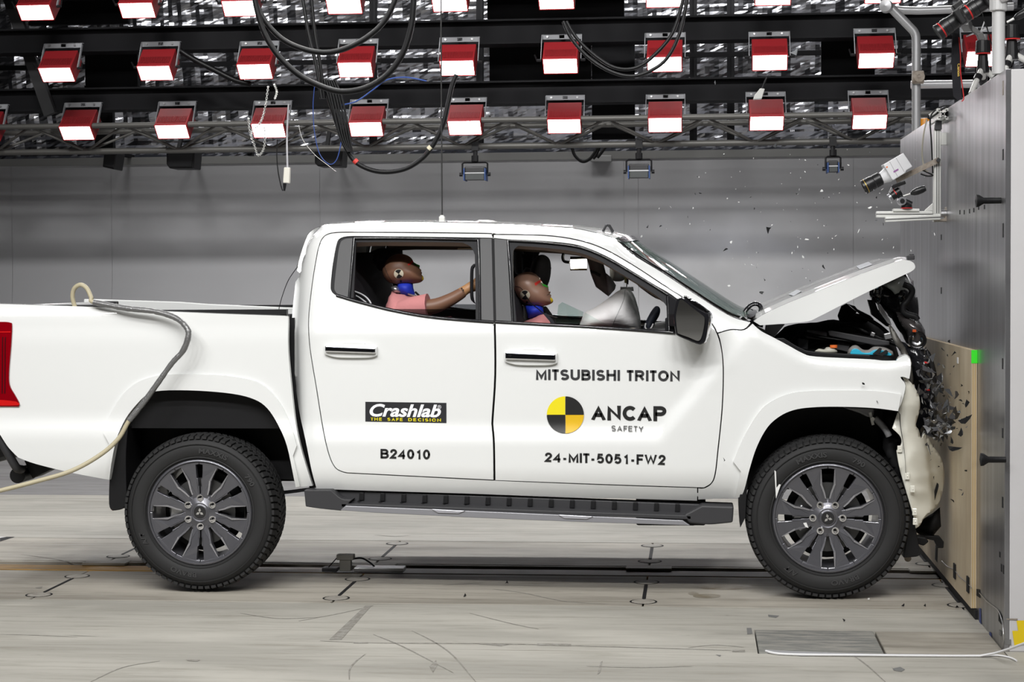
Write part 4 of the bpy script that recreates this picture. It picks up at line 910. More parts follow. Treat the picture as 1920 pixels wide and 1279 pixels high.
# ---- wheels
def wheel_mesh_parts(spin, cap_rot):
    w = empty('wheel', (0, 0, 0), truck, True)
    R, Wd = 0.386, 0.265
    t = MB()
    prof = [(0.258, 0.045), (0.262, 0.012), (0.285, -0.004), (0.325, -0.008), (0.352, 0.006), (0.367, 0.022), (0.373, 0.035), (0.374, 0.13), (0.374, 0.23), (0.367, 0.243), (0.35, 0.262), (0.30, 0.27), (0.26, 0.25)]
    t.lathe(prof, (0, 0, 0), (0, 1, 0), 72); tyre = t.build('tyre', M_RUBBER, w, smooth=True, local=True, ang=80)
    # tread blocks
    tb = MB(); NB = 72
    for k in range(NB):
        a = 2*math.pi*k/NB
        for j, (y0, y1, off, sk) in enumerate(((0.004, 0.052, 0, 0.02), (0.060, 0.105, 0.5, 0.03), (0.112, 0.153, 0.0, -0.03), (0.16, 0.205, 0.5, -0.03), (0.213, 0.258, 0, -0.02))):
            for (da, ) in ((0,),):
                a0 = a+off*2*math.pi/NB; da0 = 2*math.pi/NB*0.36
                rin, rout = 0.362, R-(0.012 if j in (0, 4) else 0)
                vs = []
                for rr_ in (rin, rout):
                    for yy, s_ in ((y0, 1), (y1, -1)):
                        for e in (-1, 1):
                            r2 = rr_-(0.0 if rr_ < 0.37 or not ((j == 0 and yy == y0) or (j == 4 and yy == y1)) else 0.02)
                            r2 = rr_ + (0.012 if (rr_ > 0.37 and ((j == 0 and yy == y1) or (j == 4 and yy == y0))) else 0)
                            an = a0+e*da0+s_*sk*0.5
                            vs.append((math.cos(an)*r2, yy, math.sin(an)*r2))
                tb.add(vs, [(0, 1, 3, 2), (4, 6, 7, 5), (0, 4, 5, 1), (2, 3, 7, 6), (0, 2, 6, 4), (1, 5, 7, 3)])
    o = tb.build('tread', M_RUBBER, w, local=True); o['kind'] = 'stuff'
    # sidewall lettering and rings
    q = MB(); q.lathe([(0.335, -0.0085), (0.3355, -0.0105), (0.338, -0.0105), (0.3385, -0.0065)], (0, 0, 0), (0, 1, 0), 64); q.lathe([(0.268, 0.004), (0.27, 0.001), (0.273, 0.001), (0.275, 0.002)], (0, 0, 0), (0, 1, 0), 64); q.build('sidewall_ring', M_RUBBER, w, local=True, smooth=True)
    M_TL = mat('tyre_lettering', (0.038, 0.038, 0.039), 0.55)
    for s, ang, rad, hgt in (('MAXXIS', 105, 0.305, 0.024), ('790', 62, 0.305, 0.024), ('BRAVO', -75, 0.305, 0.024), ('A/T', -125, 0.305, 0.024)):
        cu = bpy.data.curves.new('t', 'FONT'); cu.body = s; cu.offset = 0.03; cu.resolution_u = 3
        o = bpy.data.objects.new('t', cu); COL.objects.link(o); bpy.context.view_layer.update()
        me = bpy.data.meshes.new_from_object(o.evaluated_get(bpy.context.evaluated_depsgraph_get())); bpy.data.objects.remove(o); bpy.data.curves.remove(cu)
        X0 = min(v.co.x for v in me.vertices); X1 = max(v.co.x for v in me.vertices); H = 0.72
        for v in me.vertices:
            an = math.radians(ang)-(v.co.x-(X0+X1)/2)*hgt/H*1.25/rad; r2 = rad-hgt/2+v.co.y*hgt/H
            v.co = (math.cos(an)*r2, -0.0095, math.sin(an)*r2)
        me.materials.append(M_TL); lo = link('tyre_lettering', me, w, 0, True); lo.rotation_euler = (0, spin, 0)
    # rim barrel
    q = MB(); q.lathe([(0.262, 0.040), (0.262, 0.012), (0.256, 0.005), (0.250, 0.005), (0.243, 0.022), (0.236, 0.05), (0.225, 0.22), (0.255, 0.24)], (0, 0, 0), (0, 1, 0), 64); q.build('rim_barrel', M_ALLOY, w, smooth=True, local=True, ang=50)
    # spokes: six pairs, a narrow slot inside each pair and a wide window between the pairs
    sp_me = None
    def spoke(sgn):
        # polar outline of one arm, slot side at angle 0 (towards +), window side at 30 degrees
        b = MB()
        def P(r, off, base):   # offset along the tangent from a radial line at angle base
            a = math.radians(base); return (r*math.cos(a)-off*math.sin(a), r*math.sin(a)+off*math.cos(a))
        out = [P(0.085, 0.003, 0), P(0.125, 0.004, 0), P(0.128, 0.007, 0), P(0.165, 0.007, 0), P(0.168, 0.013, 0), P(0.200, 0.016, 0), P(0.234, 0.0175, 0), P(0.237, 0.001, 0), P(0.248, 0.001, 0)]
        a0 = math.atan2(out[-1][1], out[-1][0]); e = P(0.248, -0.001, 30); a1 = math.atan2(e[1], e[0])
        rim_ = [(0.248*math.cos(a0+(a1-a0)*k/4), 0.248*math.sin(a0+(a1-a0)*k/4)) for k in (1, 2, 3)]
        inn = [e, P(0.237, -0.001, 30), P(0.234, -0.030, 30), P(0.205, -0.0295, 30), P(0.160, -0.026, 30), P(0.120, -0.012, 30), P(0.090, -0.006, 30), P(0.07, 0, 30), P(0.07, 0, 5)]
        o2 = out+rim_+inn
        if sgn < 0: o2 = [(x, -z) for x, z in o2]
        def dep(x, z): r = math.hypot(x, z); return 0.030-0.012*sstep((r-0.10)/0.08) if r < 0.21 else 0.018-0.006*(r-0.21)/0.04
        n = len(o2); V_ = [(x, dep(x, z), z) for x, z in o2]+[(x, dep(x, z)+0.030, z) for x, z in o2]
        b.add(V_, [tuple(range(n)), tuple(range(n, 2*n))[::-1]]+[(k, n+k, n+(k+1) % n, (k+1) % n) for k in range(n)])
        # bright facet along the window edge
        return b
    meshes = []
    for sgn in (1, -1):
        b = spoke(sgn); o = b.build('spoke', M_ALLOY, w, bevel=0.0035, local=True); meshes.append(o)
    for sgn, o0 in zip((1, -1), meshes):
        for k in range(6):
            o = o0 if k == 0 else o0.copy()
            if k: COL.objects.link(o)
            o.rotation_euler = (0, spin+k*math.pi/3, 0)
    # facets
    fb = None
    for k in range(12):
        a = math.radians(30+60*(k//2)); s_ = 1 if k % 2 else -1
        def P3(r, off, y): return (r*math.cos(a)-s_*off*math.sin(a), y, r*math.sin(a)+s_*off*math.cos(a))
        if fb is None or True:
            b = MB(); b.add([P3(0.092, 0.0065, 0.0270), P3(0.120, 0.0125, 0.0225), P3(0.160, 0.0265, 0.0145), P3(0.230, 0.0305, 0.0135), P3(0.230, 0.034, 0.0135), P3(0.160, 0.036, 0.0145), P3(0.118, 0.020, 0.0225), P3(0.092, 0.013, 0.0270)], [(0, 1, 6, 7), (1, 2, 5, 6), (2, 3, 4, 5)])
            o = b.build('spoke_facet', M_ALLOYF, w, local=True); o.rotation_euler = (0, spin, 0)
    q = MB(); q.lathe([(0.0, 0.018), (0.034, 0.018), (0.040, 0.022), (0.046, 0.020), (0.052, 0.024), (0.088, 0.034), (0.092, 0.06)], (0, 0, 0), (0, 1, 0), 36); q.build('hub', M_ALLOY, w, smooth=True, local=True, ang=30)
    q = MB(); q.lathe([(0.0, 0.0165), (0.030, 0.0165), (0.032, 0.020)], (0, 0, 0), (0, 1, 0), 24); q.build('hub_cap', M_GLOSSBK, w, local=True, ang=30)
    for k in range(3):
        a = math.pi/2+k*2*math.pi/3+cap_rot; c_, s_ = math.cos(a), math.sin(a); b = MB(); L_ = 0.0215
        b.add([(0, 0.0155, 0), (c_*L_/2-s_*0.0065, 0.0155, s_*L_/2+c_*0.0065), (c_*L_, 0.0155, s_*L_), (c_*L_/2+s_*0.0065, 0.0155, s_*L_/2-c_*0.0065)], [(0, 1, 2, 3)]); b.build('emblem_diamond', M_CHROME, w, local=True)
    for k in range(6):
        a = spin*-1+k*math.pi/3 if False else k*math.pi/3
        q = MB(); c = Vector((math.cos(a)*0.070, 0, math.sin(a)*0.070)); q.cyl(c+Vector((0, 0.03, 0)), c+Vector((0, 0.024, 0)), 0.017, n=16); q.cyl(c+Vector((0, 0.03, 0)), c+Vector((0, 0.012, 0)), 0.0115, 0.010, n=6); q.lathe([(0.010, 0.012), (0.006, 0.008), (0, 0.007)], c, (0, 1, 0), 10)
        o = q.build('lug_nut', M_CHROME, w, local=True, ang=30); o.rotation_euler = (0, spin, 0)
    q = MB(); q.cyl((0, 0.07, 0), (0, 0.09, 0), 0.165, n=40); q.cyl((0, 0.05, 0), (0, 0.09, 0), 0.085, n=24); q.build('brake_disc', mat('brake_steel', (0.12, 0.12, 0.12), 0.4, metal=0.8), w, local=True, ang=40)
    q = MB(); q.cyl((0, 0.115, 0), (0, 0.125, 0), 0.20, n=40); q.build('dust_shield', M_BLACKPL, w, local=True, ang=40)
    b = MB(); b.prism([(-0.12, 0.06), (-0.155, 0.03), (-0.16, -0.03), (-0.125, -0.07), (-0.09, -0.04), (-0.09, 0.03)], 0.055, 0.12); b.build('brake_caliper', M_STEEL, w, bevel=0.006, local=True)
    return w
ph = at(1553, 972, 8.755); pr = at(372, 960, 8.755)
wf = wheel_mesh_parts(0.0, 0.25); wf['label'] = 'front wheel with dark grey twelve spoke alloy rim'
wf.parent = truck; wf.matrix_parent_inverse = wmat(truck).inverted(); wf.location = (ph[0], 8.762, 0.386)
wr = wheel_mesh_parts(math.pi/6, 0.0); wr['label'] = 'rear wheel with dark grey twelve spoke alloy rim'
wr.parent = truck; wr.matrix_parent_inverse = wmat(truck).inverted(); wr.location = (pr[0], 8.762, 0.394)
for src in (wf, wr):
    c = copy_tree(src, truck); c.location = (src.location[0], 2*YC-src.location[1], src.location[2]); c.rotation_euler = (0, 0, math.pi)
    c['label'] = 'far side '+src['label']
# shard stuck in the front tyre
# ================================================================== CRUSHED FRONT, BONNET, ENGINE BAY
from mathutils.bvhtree import BVHTree
def nz3(x, y, z, s=1.0, seed=0): return mnoise.noise((x*s+seed*7.1, y*s-seed*3.3, z*s+seed))
# ---- bonnet, sprung open and tilted up
HY0, HY1 = 8.90, 2*YC-8.90
crease = [(p[0], p[2]) for p in (at(a, c, HY0) for a, c in cr([(1413,602.5),(1434,588.5),(1480,567.5),(1530,547.5),(1605,517.5),(1660,497.5),(1690,488),(1706,489),(1714,494)], 4))]
NB_ = 18; V_ = []; n_ = len(crease)
for i, (x, z) in enumerate(crease):
    for k in range(NB_+1):
        u = -1+2*k/NB_; bow = 1-u*u; f_ = i/(n_-1)
        rid = 0.012*math.exp(-((abs(u)-0.72)/0.10)**2)
        V_.append((x+0.03*bow*f_, YC+u*(YC-HY0), z+0.018*bow+rid))
q = MB(); q.add(V_, [(i*(NB_+1)+k, (i+1)*(NB_+1)+k, (i+1)*(NB_+1)+k+1, i*(NB_+1)+k+1) for i in range(n_-1) for k in range(NB_)])
bon = q.build('bonnet', M_WHITE, truck, smooth=True, ang=60)
q = MB(); q.add([(x, y, z-0.035) for x, y, z in V_], [(i*(NB_+1)+k, (i+1)*(NB_+1)+k, (i+1)*(NB_+1)+k+1, i*(NB_+1)+k+1) for i in range(1, n_-2) for k in range(NB_)]); q.build('bonnet_inner_panel', M_GREYPL, bon, smooth=True, ang=60)
SKIRT = path([(1413,602.5),(1434,588.5),(1480,567.5),(1530,547.5),(1605,517.5),(1660,497.5),(1690,488),(1706,489),(1714,494)], [(1714,494),(1716,500),(1714,505),(1707,510)], [(1707,510),(1630,546),(1580,571),(1535,594),(1515,602.5),(1480,606),(1450,608.5),(1425,610)], [(1425,610),(1413,602.5)])
def skirtY(x, z): return HY0-0.004+0.01*nz3(x, 0, z, 4)
sk = shrink(unproj(SKIRT, skirtY), 0.0); o = link('bonnet_edge', setmat(panel_mesh('bonnet_edge', sk, skirtY, 0.02, 0.03), M_WHITE), bon); mirror(o)
q = MB(); p = at(1707, 483, 8.93); q.box(p, (0.035, 0.05, 0.022)); q.box(p+Vector((0.005, 0, 0.012)), (0.02, 0.03, 0.012)); q.build('bonnet_catch', M_GREYPL, bon, bevel=0.004)
for (pts) in ([(1605,500),(1628,492),(1636,497),(1612,506)], [(1478,553),(1494,544),(1503,547),(1488,556)]):      # paper stickers on the bonnet
    P_ = []
    tree_ = BVHTree.FromPolygons([Vector(v) for v in V_], [(i*(NB_+1)+k, (i+1)*(NB_+1)+k, (i+1)*(NB_+1)+k+1, i*(NB_+1)+k+1) for i in range(n_-1) for k in range(NB_)])
    for a, c in pts:
        h = tree_.ray_cast(Vector((0, 0, CAMZ)), ray(a, c).normalized())
        if h[0]: P_.append(h[0]+Vector((0, -0.001, 0.003)))
    if len(P_) >= 3: q = MB(); q.add(P_, [tuple(range(len(P_)))]); q.build('sticker', mat('sticker', (0.42, 0.43, 0.46), 0.8, spec=0.2), bon)
# wiper and cowl
q = MB(); q.tube(cr([at(1395,586,9.2), at(1408,572,9.2), at(1420,570,9.2), at(1427,578,9.2), at(1424,592,9.2)], 4), 0.012, 6); q.build('wiper', M_GLOSSBK, truck, ang=60)
q = MB(); q.add([tuple(at(a, c, y)) for y in (8.95, 10.35) for a, c in ((1400,604),(1428,592),(1436,588),(1430,615))], [(0, 1, 5, 4), (1, 2, 6, 5), (2, 3, 7, 6), (0, 3, 2, 1)]); q.build('cowl', M_GLOSSBK, truck)
prism_px('hinge_plate', [(1436,608),(1472,608),(1452,632),(1434,622)], 8.99, 9.02, M_SILVER, truck, 0.003)
# ---- engine bay
def blob(nm, pix, Y, T, D, m_, par=truck, step=0.025, it=4, rough=0.0, seed=1, back=True, bevel=0):
    P_ = wpoly(pix, Y); me = inflate_mesh(nm, P_, Y, T, D, step, it=it, back=back)
    if rough:
        for v in me.vertices: v.co.y += rough*nz3(v.co.x, v.co.y, v.co.z, 14, seed); v.co.z += 0.3*rough*nz3(v.co.x, v.co.y, v.co.z, 17, seed+3)
    return link(nm, setmat(me, m_), par)
eng = empty('engine_bay', at(1570, 700, 9.6), truck)
blob('engine', [(1440,640),(1470,614),(1520,607),(1575,599),(1620,600),(1650,612),(1672,640),(1690,680),(1690,800),(1470,800)], 9.7, 0.55, 0.07, M_DARK, eng, 0.03, rough=0.05)
prism_px('fender_rail', path([(1452,634),(1480,649),(1506,662.5),(1530,668.5)], [(1530,668.5),(1632,673.5)], [(1632,673.5),(1632,666)], [(1632,666),(1530,660),(1500,652),(1470,634)], [(1470,634),(1452,634)]), 8.93, 8.97, M_BLACKPL, eng, 0.004)
prism_px('strut_bar', [(1552,621),(1560,620),(1668,640),(1668,648),(1640,648),(1555,630)], 9.08, 9.12, M_GREYPL, eng, 0.005)
M_CYAN = mat('cyan_plastic', (0.03, 0.42, 0.62), 0.35, bump=((6, 6, 90), 0.3, 0.004))
CY = path([(1588,665),(1591,655),(1599,648),(1608,648),(1617,655),(1628,656),(1636,651),(1645,650),(1660,652),(1674,659)], [(1674,659),(1676,668)], [(1676,668),(1588,665)])
cyb = blob('air_box', CY, 9.02, 0.035, 0.02, mat('pale_grey_seal', (0.22, 0.21, 0.20), 0.6), eng, 0.012)
CY2 = path([(1594,664),(1597,657),(1602,654),(1609,655),(1618,661),(1630,661.5),(1638,657),(1648,656),(1662,659),(1672,664)], [(1672,664),(1671,667)], [(1671,667),(1594,664)])
prism_px('air_box_cover', CY2, 8.975, 9.0, M_CYAN, eng, 0.002)
prism_px('dark_bracket', [(1636,664),(1650,652),(1654,654),(1648,664),(1662,656),(1666,660),(1655,668)], 8.955, 8.97, M_DARK, eng, 0.001)
blob('reservoir', path([(1527,659),(1535,654),(1545,655),(1550,651),(1560,652),(1569,657),(1568,662),(1540,662),(1527,659)]), 9.0, 0.04, 0.02, mat('milky_plastic', (0.45, 0.44, 0.38), 0.5), eng, 0.01)
q = MB(); p = at(1563, 650, 9.0); q.cyl(p-Vector((0, 0, 0.006)), p+Vector((0, 0, 0.008)), 0.018); q.build('filler_cap', mat('orange_cap', (0.75, 0.16, 0.03), 0.5), eng, ang=40)
for (c, s_) in (((1636,627),(0.02,0.03,0.02)), ((1505,645),(0.05,0.06,0.05)), ((1600,634),(0.03,0.05,0.02)), ((1665,630),(0.04,0.05,0.03)), ((1580,650),(0.06,0.05,0.04)), ((1530,628),(0.1,0.1,0.04))):
    q = MB(); p = at(c[0], c[1], 9.15); q.box(p, s_, Matrix.Rotation(random.uniform(-0.6, 0.6), 3, 'Y')); q.build('engine_fitting', M_STEEL if c[0] in (1636, 1665) else M_GREYPL, eng, bevel=0.003)
for k, pts_ in enumerate(([(1480,640),(1500,625),(1540,632),(1600,640)], [(1500,655),(1540,640),(1590,645),(1650,660)], [(1575,610),(1600,612),(1640,630),(1690,650)], [(1600,590),(1622,596),(1650,612),(1680,640)])):
    q = MB(); q.tube(cr([at(a, c, 9.1+0.06*k) for a, c in pts_], 5), 0.010, 6); q.build('hose', M_CABLE, eng, ang=60)
# jagged intake pieces standing up behind the bonnet edge
for k, (pts_, Y, m_) in enumerate((([(1571,592),(1578,574),(1588,569),(1598,578),(1607,585),(1600,592),(1612,596),(1632,597),(1625,606),(1575,604)], 9.5, M_BLACKPL), ([(1590,570),(1603,574),(1608,580),(1632,592),(1640,600),(1618,594)], 9.42, M_GREYPL), ([(1626,562),(1640,563),(1646,580),(1668,606),(1672,614),(1662,612),(1634,590)], 9.25, M_GLOSSBK), ([(1644,565),(1652,572),(1668,598),(1672,610),(1664,606),(1650,586)], 9.2, M_STEEL))):
    prism_px('broken_duct', pts_, Y, Y+0.03, m_, eng, 0.003)
# ---- crushed headlamps and nose
nose = empty('crushed_nose', at(1700, 700, 9.2), truck)
blob('headlamp_shell', path([(1630,545),(1640,536),(1655,530),(1680,519),(1700,513),(1708,522),(1716,545),(1721,580),(1724,600),(1733,618),(1735,640),(1730,652),(1720,657),(1706,648),(1690,630),(1678,608),(1665,590),(1648,575),(1632,558),(1630,545)]), 9.35, 0.22, 0.10, M_GLOSSBK, nose, 0.02, rough=0.05, seed=4)
blob('bent_panel', path([(1652,533),(1668,524),(1690,517),(1706,528),(1710,548),(1700,565),(1690,577),(1684,560),(1670,545),(1652,533)]), 9.16, 0.03, 0.03, mat('scuffed_white', (0.36, 0.38, 0.36), 0.4, coat=0.4), nose, 0.02, rough=0.03, seed=8)
q = MB(); q.tube(cr([at(a, c, 9.09) for a, c in ((1694,533),(1706,538),(1710,548),(1700,566),(1694,572),(1694,584),(1702,590),(1716,594),(1720,600))], 4), 0.016, 8); q.build('rubber_seal', M_BLACKPL, nose, ang=60)
G_LENS = glassmat('clear_lens', (0.80, 0.82, 0.84))
blob('lamp_lens', path([(1634,550),(1640,538),(1652,535),(1655,548),(1648,572),(1640,562),(1634,550)]), 9.10, 0.04, 0.03, G_LENS, nose, 0.015, rough=0.02)
blob('lamp_lens', path([(1680,585),(1700,590),(1720,602),(1732,620),(1733,640),(1722,652),(1712,650),(1700,625),(1688,605),(1680,585)]), 9.12, 0.06, 0.05, mat('smoked_lens', (0.05, 0.045, 0.045), 0.06, coat=1.0), nose, 0.015, rough=0.02)
q = MB(); p = at(1720, 638, 9.05); q.lathe([(0.045, 0), (0.04, 0.02), (0.02, 0.035), (0, 0.038)], p, (0.2, 1, 0), 18); q.build('lamp_reflector', mat('lamp_chrome', (0.35, 0.35, 0.36), 0.15, metal=1.0), nose, ang=60)
prism_px('lamp_marker', [(1711,618),(1718,618),(1718,623),(1711,623)], 9.045, 9.055, mat('amber_lens', (0.5,0.08,0.02), 0.3), nose, 0.001)
blob('torn_bracket', path([(1666,610),(1672,612),(1690,640),(1702,662),(1710,690),(1712,720),(1706,730),(1700,690),(1688,660),(1674,640),(1666,610)]), 9.0, 0.02, 0.02, mat('dirty_steel', (0.10, 0.095, 0.085), 0.5, metal=0.4), nose, 0.015, rough=0.02)
blob('grille_wreck', [(1688,640),(1712,650),(1730,650),(1748,668),(1752,700),(1760,730),(1755,760),(1768,790),(1770,815),(1752,822),(1738,815),(1722,818),(1716,795),(1722,760),(1712,720),(1704,690)], 9.12, 0.16, 0.05, M_GLOSSBK, nose, 0.02, rough=0.09, seed=6)
blob('grille_edge', path([(1738,654),(1746,665),(1754,690),(1757,715),(1753,748),(1748,770),(1742,760),(1746,720),(1742,690),(1736,668),(1738,654)]), 8.98, 0.025, 0.02, M_BLACKPL, nose, 0.015)
for (a, c) in ((1737, 680), (1740, 731)):
    prism_px('red_clip', [(a-4,c-2),(a+3,c-1),(a+4,c+2),(a-3,c+1.5)], 8.93, 8.94, mat('red_plastic', (0.6,0.02,0.02), 0.4), nose, 0.001)
# bumper skin folded back round the wheel
BUMP = path([(1690,703),(1699,709),(1712,722),(1723,742),(1725,765),(1720,785),(1716,800)], [(1716,800),(1722,805),(1727,823)], [(1727,823),(1734,812),(1739,818),(1748,835),(1760,850),(1768,868),(1771,890),(1768,920),(1760,945),(1750,957),(1740,963)], [(1740,963),(1733,970),(1725,985),(1717,991)],
            [(1717,991),(1715,975),(1708,950),(1697,915),(1686,875),(1681,845)], [(1681,845),(1690,832),(1688,818),(1673,803)], [(1673,803),(1684,771),(1693,745),(1698,722),(1690,703)])
def bumpY(x, z):
    p0 = 0.99; t = max(0, min(1.2, (x-p0)/(1.21-p0)))
    fold = 0.03*math.sin((z-0.5)*16+x*9)*math.exp(-((z-0.78)/0.2)**2)
    dent = 0.07*math.exp(-((z-0.80)/0.07)**2)*t
    cr_ = 0.02*abs(nz3(x, 0, z, 9, 2))+0.03*sstep(((x-1.10)-(0.62-z)*0.12)/0.02)
    return 8.80+0.20*t**1.6+fold*0.6+dent+cr_
me = panel_mesh('bumper_skin', unproj(BUMP, bumpY), bumpY, 0.008, 0.015)
o = link('bumper_skin', setmat(me, mat('bumper_cream_white', (0.74, 0.73, 0.65), 0.3, coat=0.7)), nose); so = o.modifiers.new('s', 'SOLIDIFY'); so.thickness = 0.004
for (a, c) in ((1687,842),(1701,893),(1711,917),(1715,960),(1716,978)):
    y = 8.79; p = at(a, c, y); q = MB(); q.box(p, (0.022, 0.006, 0.032)); q.box(p+Vector((0.001, -0.003, 0)), (0.006, 0.006, 0.008)); q.build('bumper_tab', MATS['bumper_cream_white'], nose, bevel=0.002)
prism_px('bumper_slit', path([(1757,905),(1760,912),(1752,940),(1746,955)], [(1746,955),(1750,930),(1757,905)]), 8.94, 8.945, M_DARK, nose, 0)
blob('lower_valance', [(1700,985),(1728,975),(1748,962),(1762,950),(1764,985),(1755,1000),(1745,1012),(1720,1000)], 9.05, 0.05, 0.03, M_BLACKPL, nose, 0.02, rough=0.03)
prism_px('splash_bracket', [(1722,1004),(1762,1006),(1770,1016),(1769,1028),(1758,1028),(1752,1014),(1722,1008)], 9.0, 9.04, M_BLACKPL, nose, 0.003)
prism_px('splash_strut', [(1755,1024),(1759,1024),(1758,1056),(1754,1050)], 9.0, 9.03, M_BLACKPL, nose, 0.003); prism_px('splash_strut', [(1718,1006),(1736,1008),(1742,1016),(1732,1024),(1720,1020)], 8.9, 8.98, M_BLACKPL, nose, 0.006)
q = MB(); q.cyl(at(1702,1047,8.95), at(1702,1047,9.1), 0.017); q.build('tow_eye', M_RUST, nose, ang=50)
prism_px('inner_arm', [(1580,764),(1640,766),(1638,781),(1628,783),(1612,775)], 8.93, 8.99, mat('grey_primer', (0.30, 0.30, 0.31), 0.45), nose, 0.008)
q = MB(); q.tube(cr([at(1640,784,8.92), at(1652,795,8.92), at(1662,808,8.92), at(1667,818,8.92)], 4), 0.016, 8); q.build('inner_pipe', mat('grey_primer', (0.3,0.3,0.31), 0.45), nose, ang=60)
q = MB(); p = at(1635, 785, 8.9); q.cyl(p, p-Vector((0, 0.03, 0)), 0.010, n=8); q.bar(p+Vector((-0.01, 0, 0.03)), p+Vector((0.005, 0, -0.03)), 0.012); q.build('inner_bolt', M_ALU, nose)
blob('crumple_tip', path([(1681,676),(1684,669),(1697,664),(1706,670),(1709,684),(1703,690),(1692,684),(1681,676)]), 8.86, 0.03, 0.03, M_WHITE, nose, 0.01)
blob('arch_guts', [(1655,768),(1682,772),(1676,800),(1688,820),(1684,850),(1695,900),(1690,930),(1672,880),(1655,840)], 9.0, 0.08, 0.04, M_DARK, nose, 0.02, rough=0.05)
# ================================================================== CABIN
cabin = empty('cabin', (-1.0, YC, 0.6), truck)
blob('rear_bench', [(640,485),(668,474),(695,473),(712,490),(720,530),(735,580),(750,640),(640,640)], 9.67, 0.66, 0.06, M_FABRIC, cabin, 0.03)
blob('rear_headrest', path([(700,492),(702,476),(718,467),(746,466),(754,474),(748,492),(735,505),(715,508),(700,492)]), 9.34, 0.13, 0.05, M_FABRIC, cabin, 0.015)
q = MB(); q.cyl(at(749,470,9.34), at(749,510,9.34), 0.006); q.build('headrest_post', M_STEEL, cabin, ang=50)
blob('rear_headrest', path([(690,492),(692,476),(708,467),(736,466),(744,474),(738,492),(725,505),(705,508),(690,492)]), 10.05, 0.13, 0.05, M_FABRIC, cabin, 0.015)
SEAT = path([(950,640),(950,580),(958,545),(968,548),(978,570),(982,595),(986,640)], [(986,640),(950,640)])
blob('front_seat', SEAT, 9.24, 0.26, 0.05, M_FABRIC, cabin, 0.02)
blob('front_headrest', path([(962,545),(966,538),(978,545),(990,560),(1006,571),(1004,577),(985,574),(968,562),(962,545)]), 9.29, 0.11, 0.03, M_GREYPL, cabin, 0.012)
blob('front_seat', path([(985,640),(980,560),(978,520),(990,500),(1010,530),(1020,580),(1030,640),(985,640)]), 10.07, 0.25, 0.05, M_FABRIC, cabin, 0.02)
blob('front_headrest', path([(992,515),(998,492),(1006,481),(1018,477.5),(1029,484),(1033,497),(1032,518),(1027,535),(1018,552),(1002,552),(992,515)]), 10.0, 0.13, 0.04, M_FABRIC, cabin, 0.012)
blob('belt_pillar', path([(964,470),(976,467),(984,480),(985,512),(968,514),(964,500),(964,470)]), 10.35, 0.03, 0.02, mat('pillar_grey', (0.10, 0.11, 0.12), 0.7), cabin, 0.012)
blob('belt_pillar', path([(978,477),(998,476),(1000,492),(992,512),(980,515),(978,477)]), 10.2, 0.04, 0.02, M_FABRIC, cabin, 0.012)
q = MB(); q.prism(wpoly([(1185,640),(1205,618),(1252,612),(1310,598),(1398,604),(1398,760),(1300,800),(1185,700)], 9.1), 8.98, 2*YC-8.98); q.build('dashboard', M_GREYPL, cabin, bevel=0.02)
q = MB(); q.bb((-1.85, 8.95, 0.56), (0.1, 2*YC-8.95, 0.60)); q.build('cabin_floor', M_FABRIC, cabin)
# far door cards seen through the windows
q = MB(); q.prism(wpoly([(575,606),(1350,632),(1340,900),(640,880)], 8.86), 2*YC-8.92, 2*YC-8.90); q.build('door_card', M_GREYPL, cabin)
blob('grab_handle', path([(883,500),(888,495),(893,495)], [(893,495),(890,502),(888,510),(888,555),(892,570)], [(892,570),(886,566),(881.5,555),(881.5,512),(883,500)]), 8.99, 0.012, 0.01, M_TRIM, cabin, 0.006)
# steering wheel hub and rim, deployed airbag, sun visor, room mirror, lamp
blob('steering_wheel', path([(1203,622),(1212,600),(1222,582),(1229,574.5),(1235,575),(1238,581),(1236,592),(1228,606),(1220,622),(1203,622)]), 9.2, 0.03, 0.02, mat('navy_trim', (0.02, 0.025, 0.04), 0.6), cabin, 0.008)
q = MB(); q.tube(cr([at(a, c, 9.16) for a, c in ((1211,606),(1210,614),(1215,619),(1221,615),(1225,607))], 4), 0.004, 6); q.build('white_mark', mat('white_mark', (0.8,0.8,0.8), 0.6), cabin, ang=60)
AB = path([(1082,622),(1096,587),(1110,580),(1130,567),(1145,556),(1158,546),(1170,542),(1182,544),(1190,556),(1197,580),(1201,600),(1202,622)], [(1202,622),(1082,622)])
P_ = wpoly(AB, 9.25); me = inflate_mesh('driver_airbag', P_, 9.25, 0.20, 0.16, 0.012, it=8)
for v in me.vertices: v.co.y += 0.012*nz3(v.co.x*2.5, v.co.y, v.co.z, 9, 3)
link('driver_airbag', setmat(me, M_AIRBAG), cabin); abme = me
q = MB(); seam = cr([(1172,543),(1170,560),(1162,580),(1150,605),(1146,616)], 5); tr_ = BVHTree.FromPolygons([v.co.copy() for v in me.vertices], [list(p.vertices) for p in me.polygons]); pp = []
for a, c in seam:
    h = tr_.ray_cast(Vector((0, 0, CAMZ)), ray(a, c).normalized())
    if h[0]: pp.append(h[0])
if len(pp) > 2: q.tube(pp, 0.0015, 5); q.build('airbag_seam', mat('seam_grey', (0.35, 0.35, 0.36), 0.8), cabin)
blob('sun_visor', [(1100,484),(1112,478),(1128,480),(1133,500),(1136,512),(1146,520),(1155,535),(1153,543),(1141,556),(1117,538),(1108,515)], 9.35, 0.035, 0.015, mat('visor_taupe', (0.085, 0.075, 0.07), 0.7), cabin, 0.012)
blob('visor_slot', [(1106,505),(1126,514),(1125,520),(1108,511)], 9.31, 0.006, 0.004, M_DARK, cabin, 0.008)
blob('visor_edge', [(1136,512),(1146,520),(1155,535),(1153,543),(1141,556),(1138,540)], 9.32, 0.02, 0.008, mat('visor_grey', (0.16, 0.16, 0.165), 0.6), cabin, 0.01)
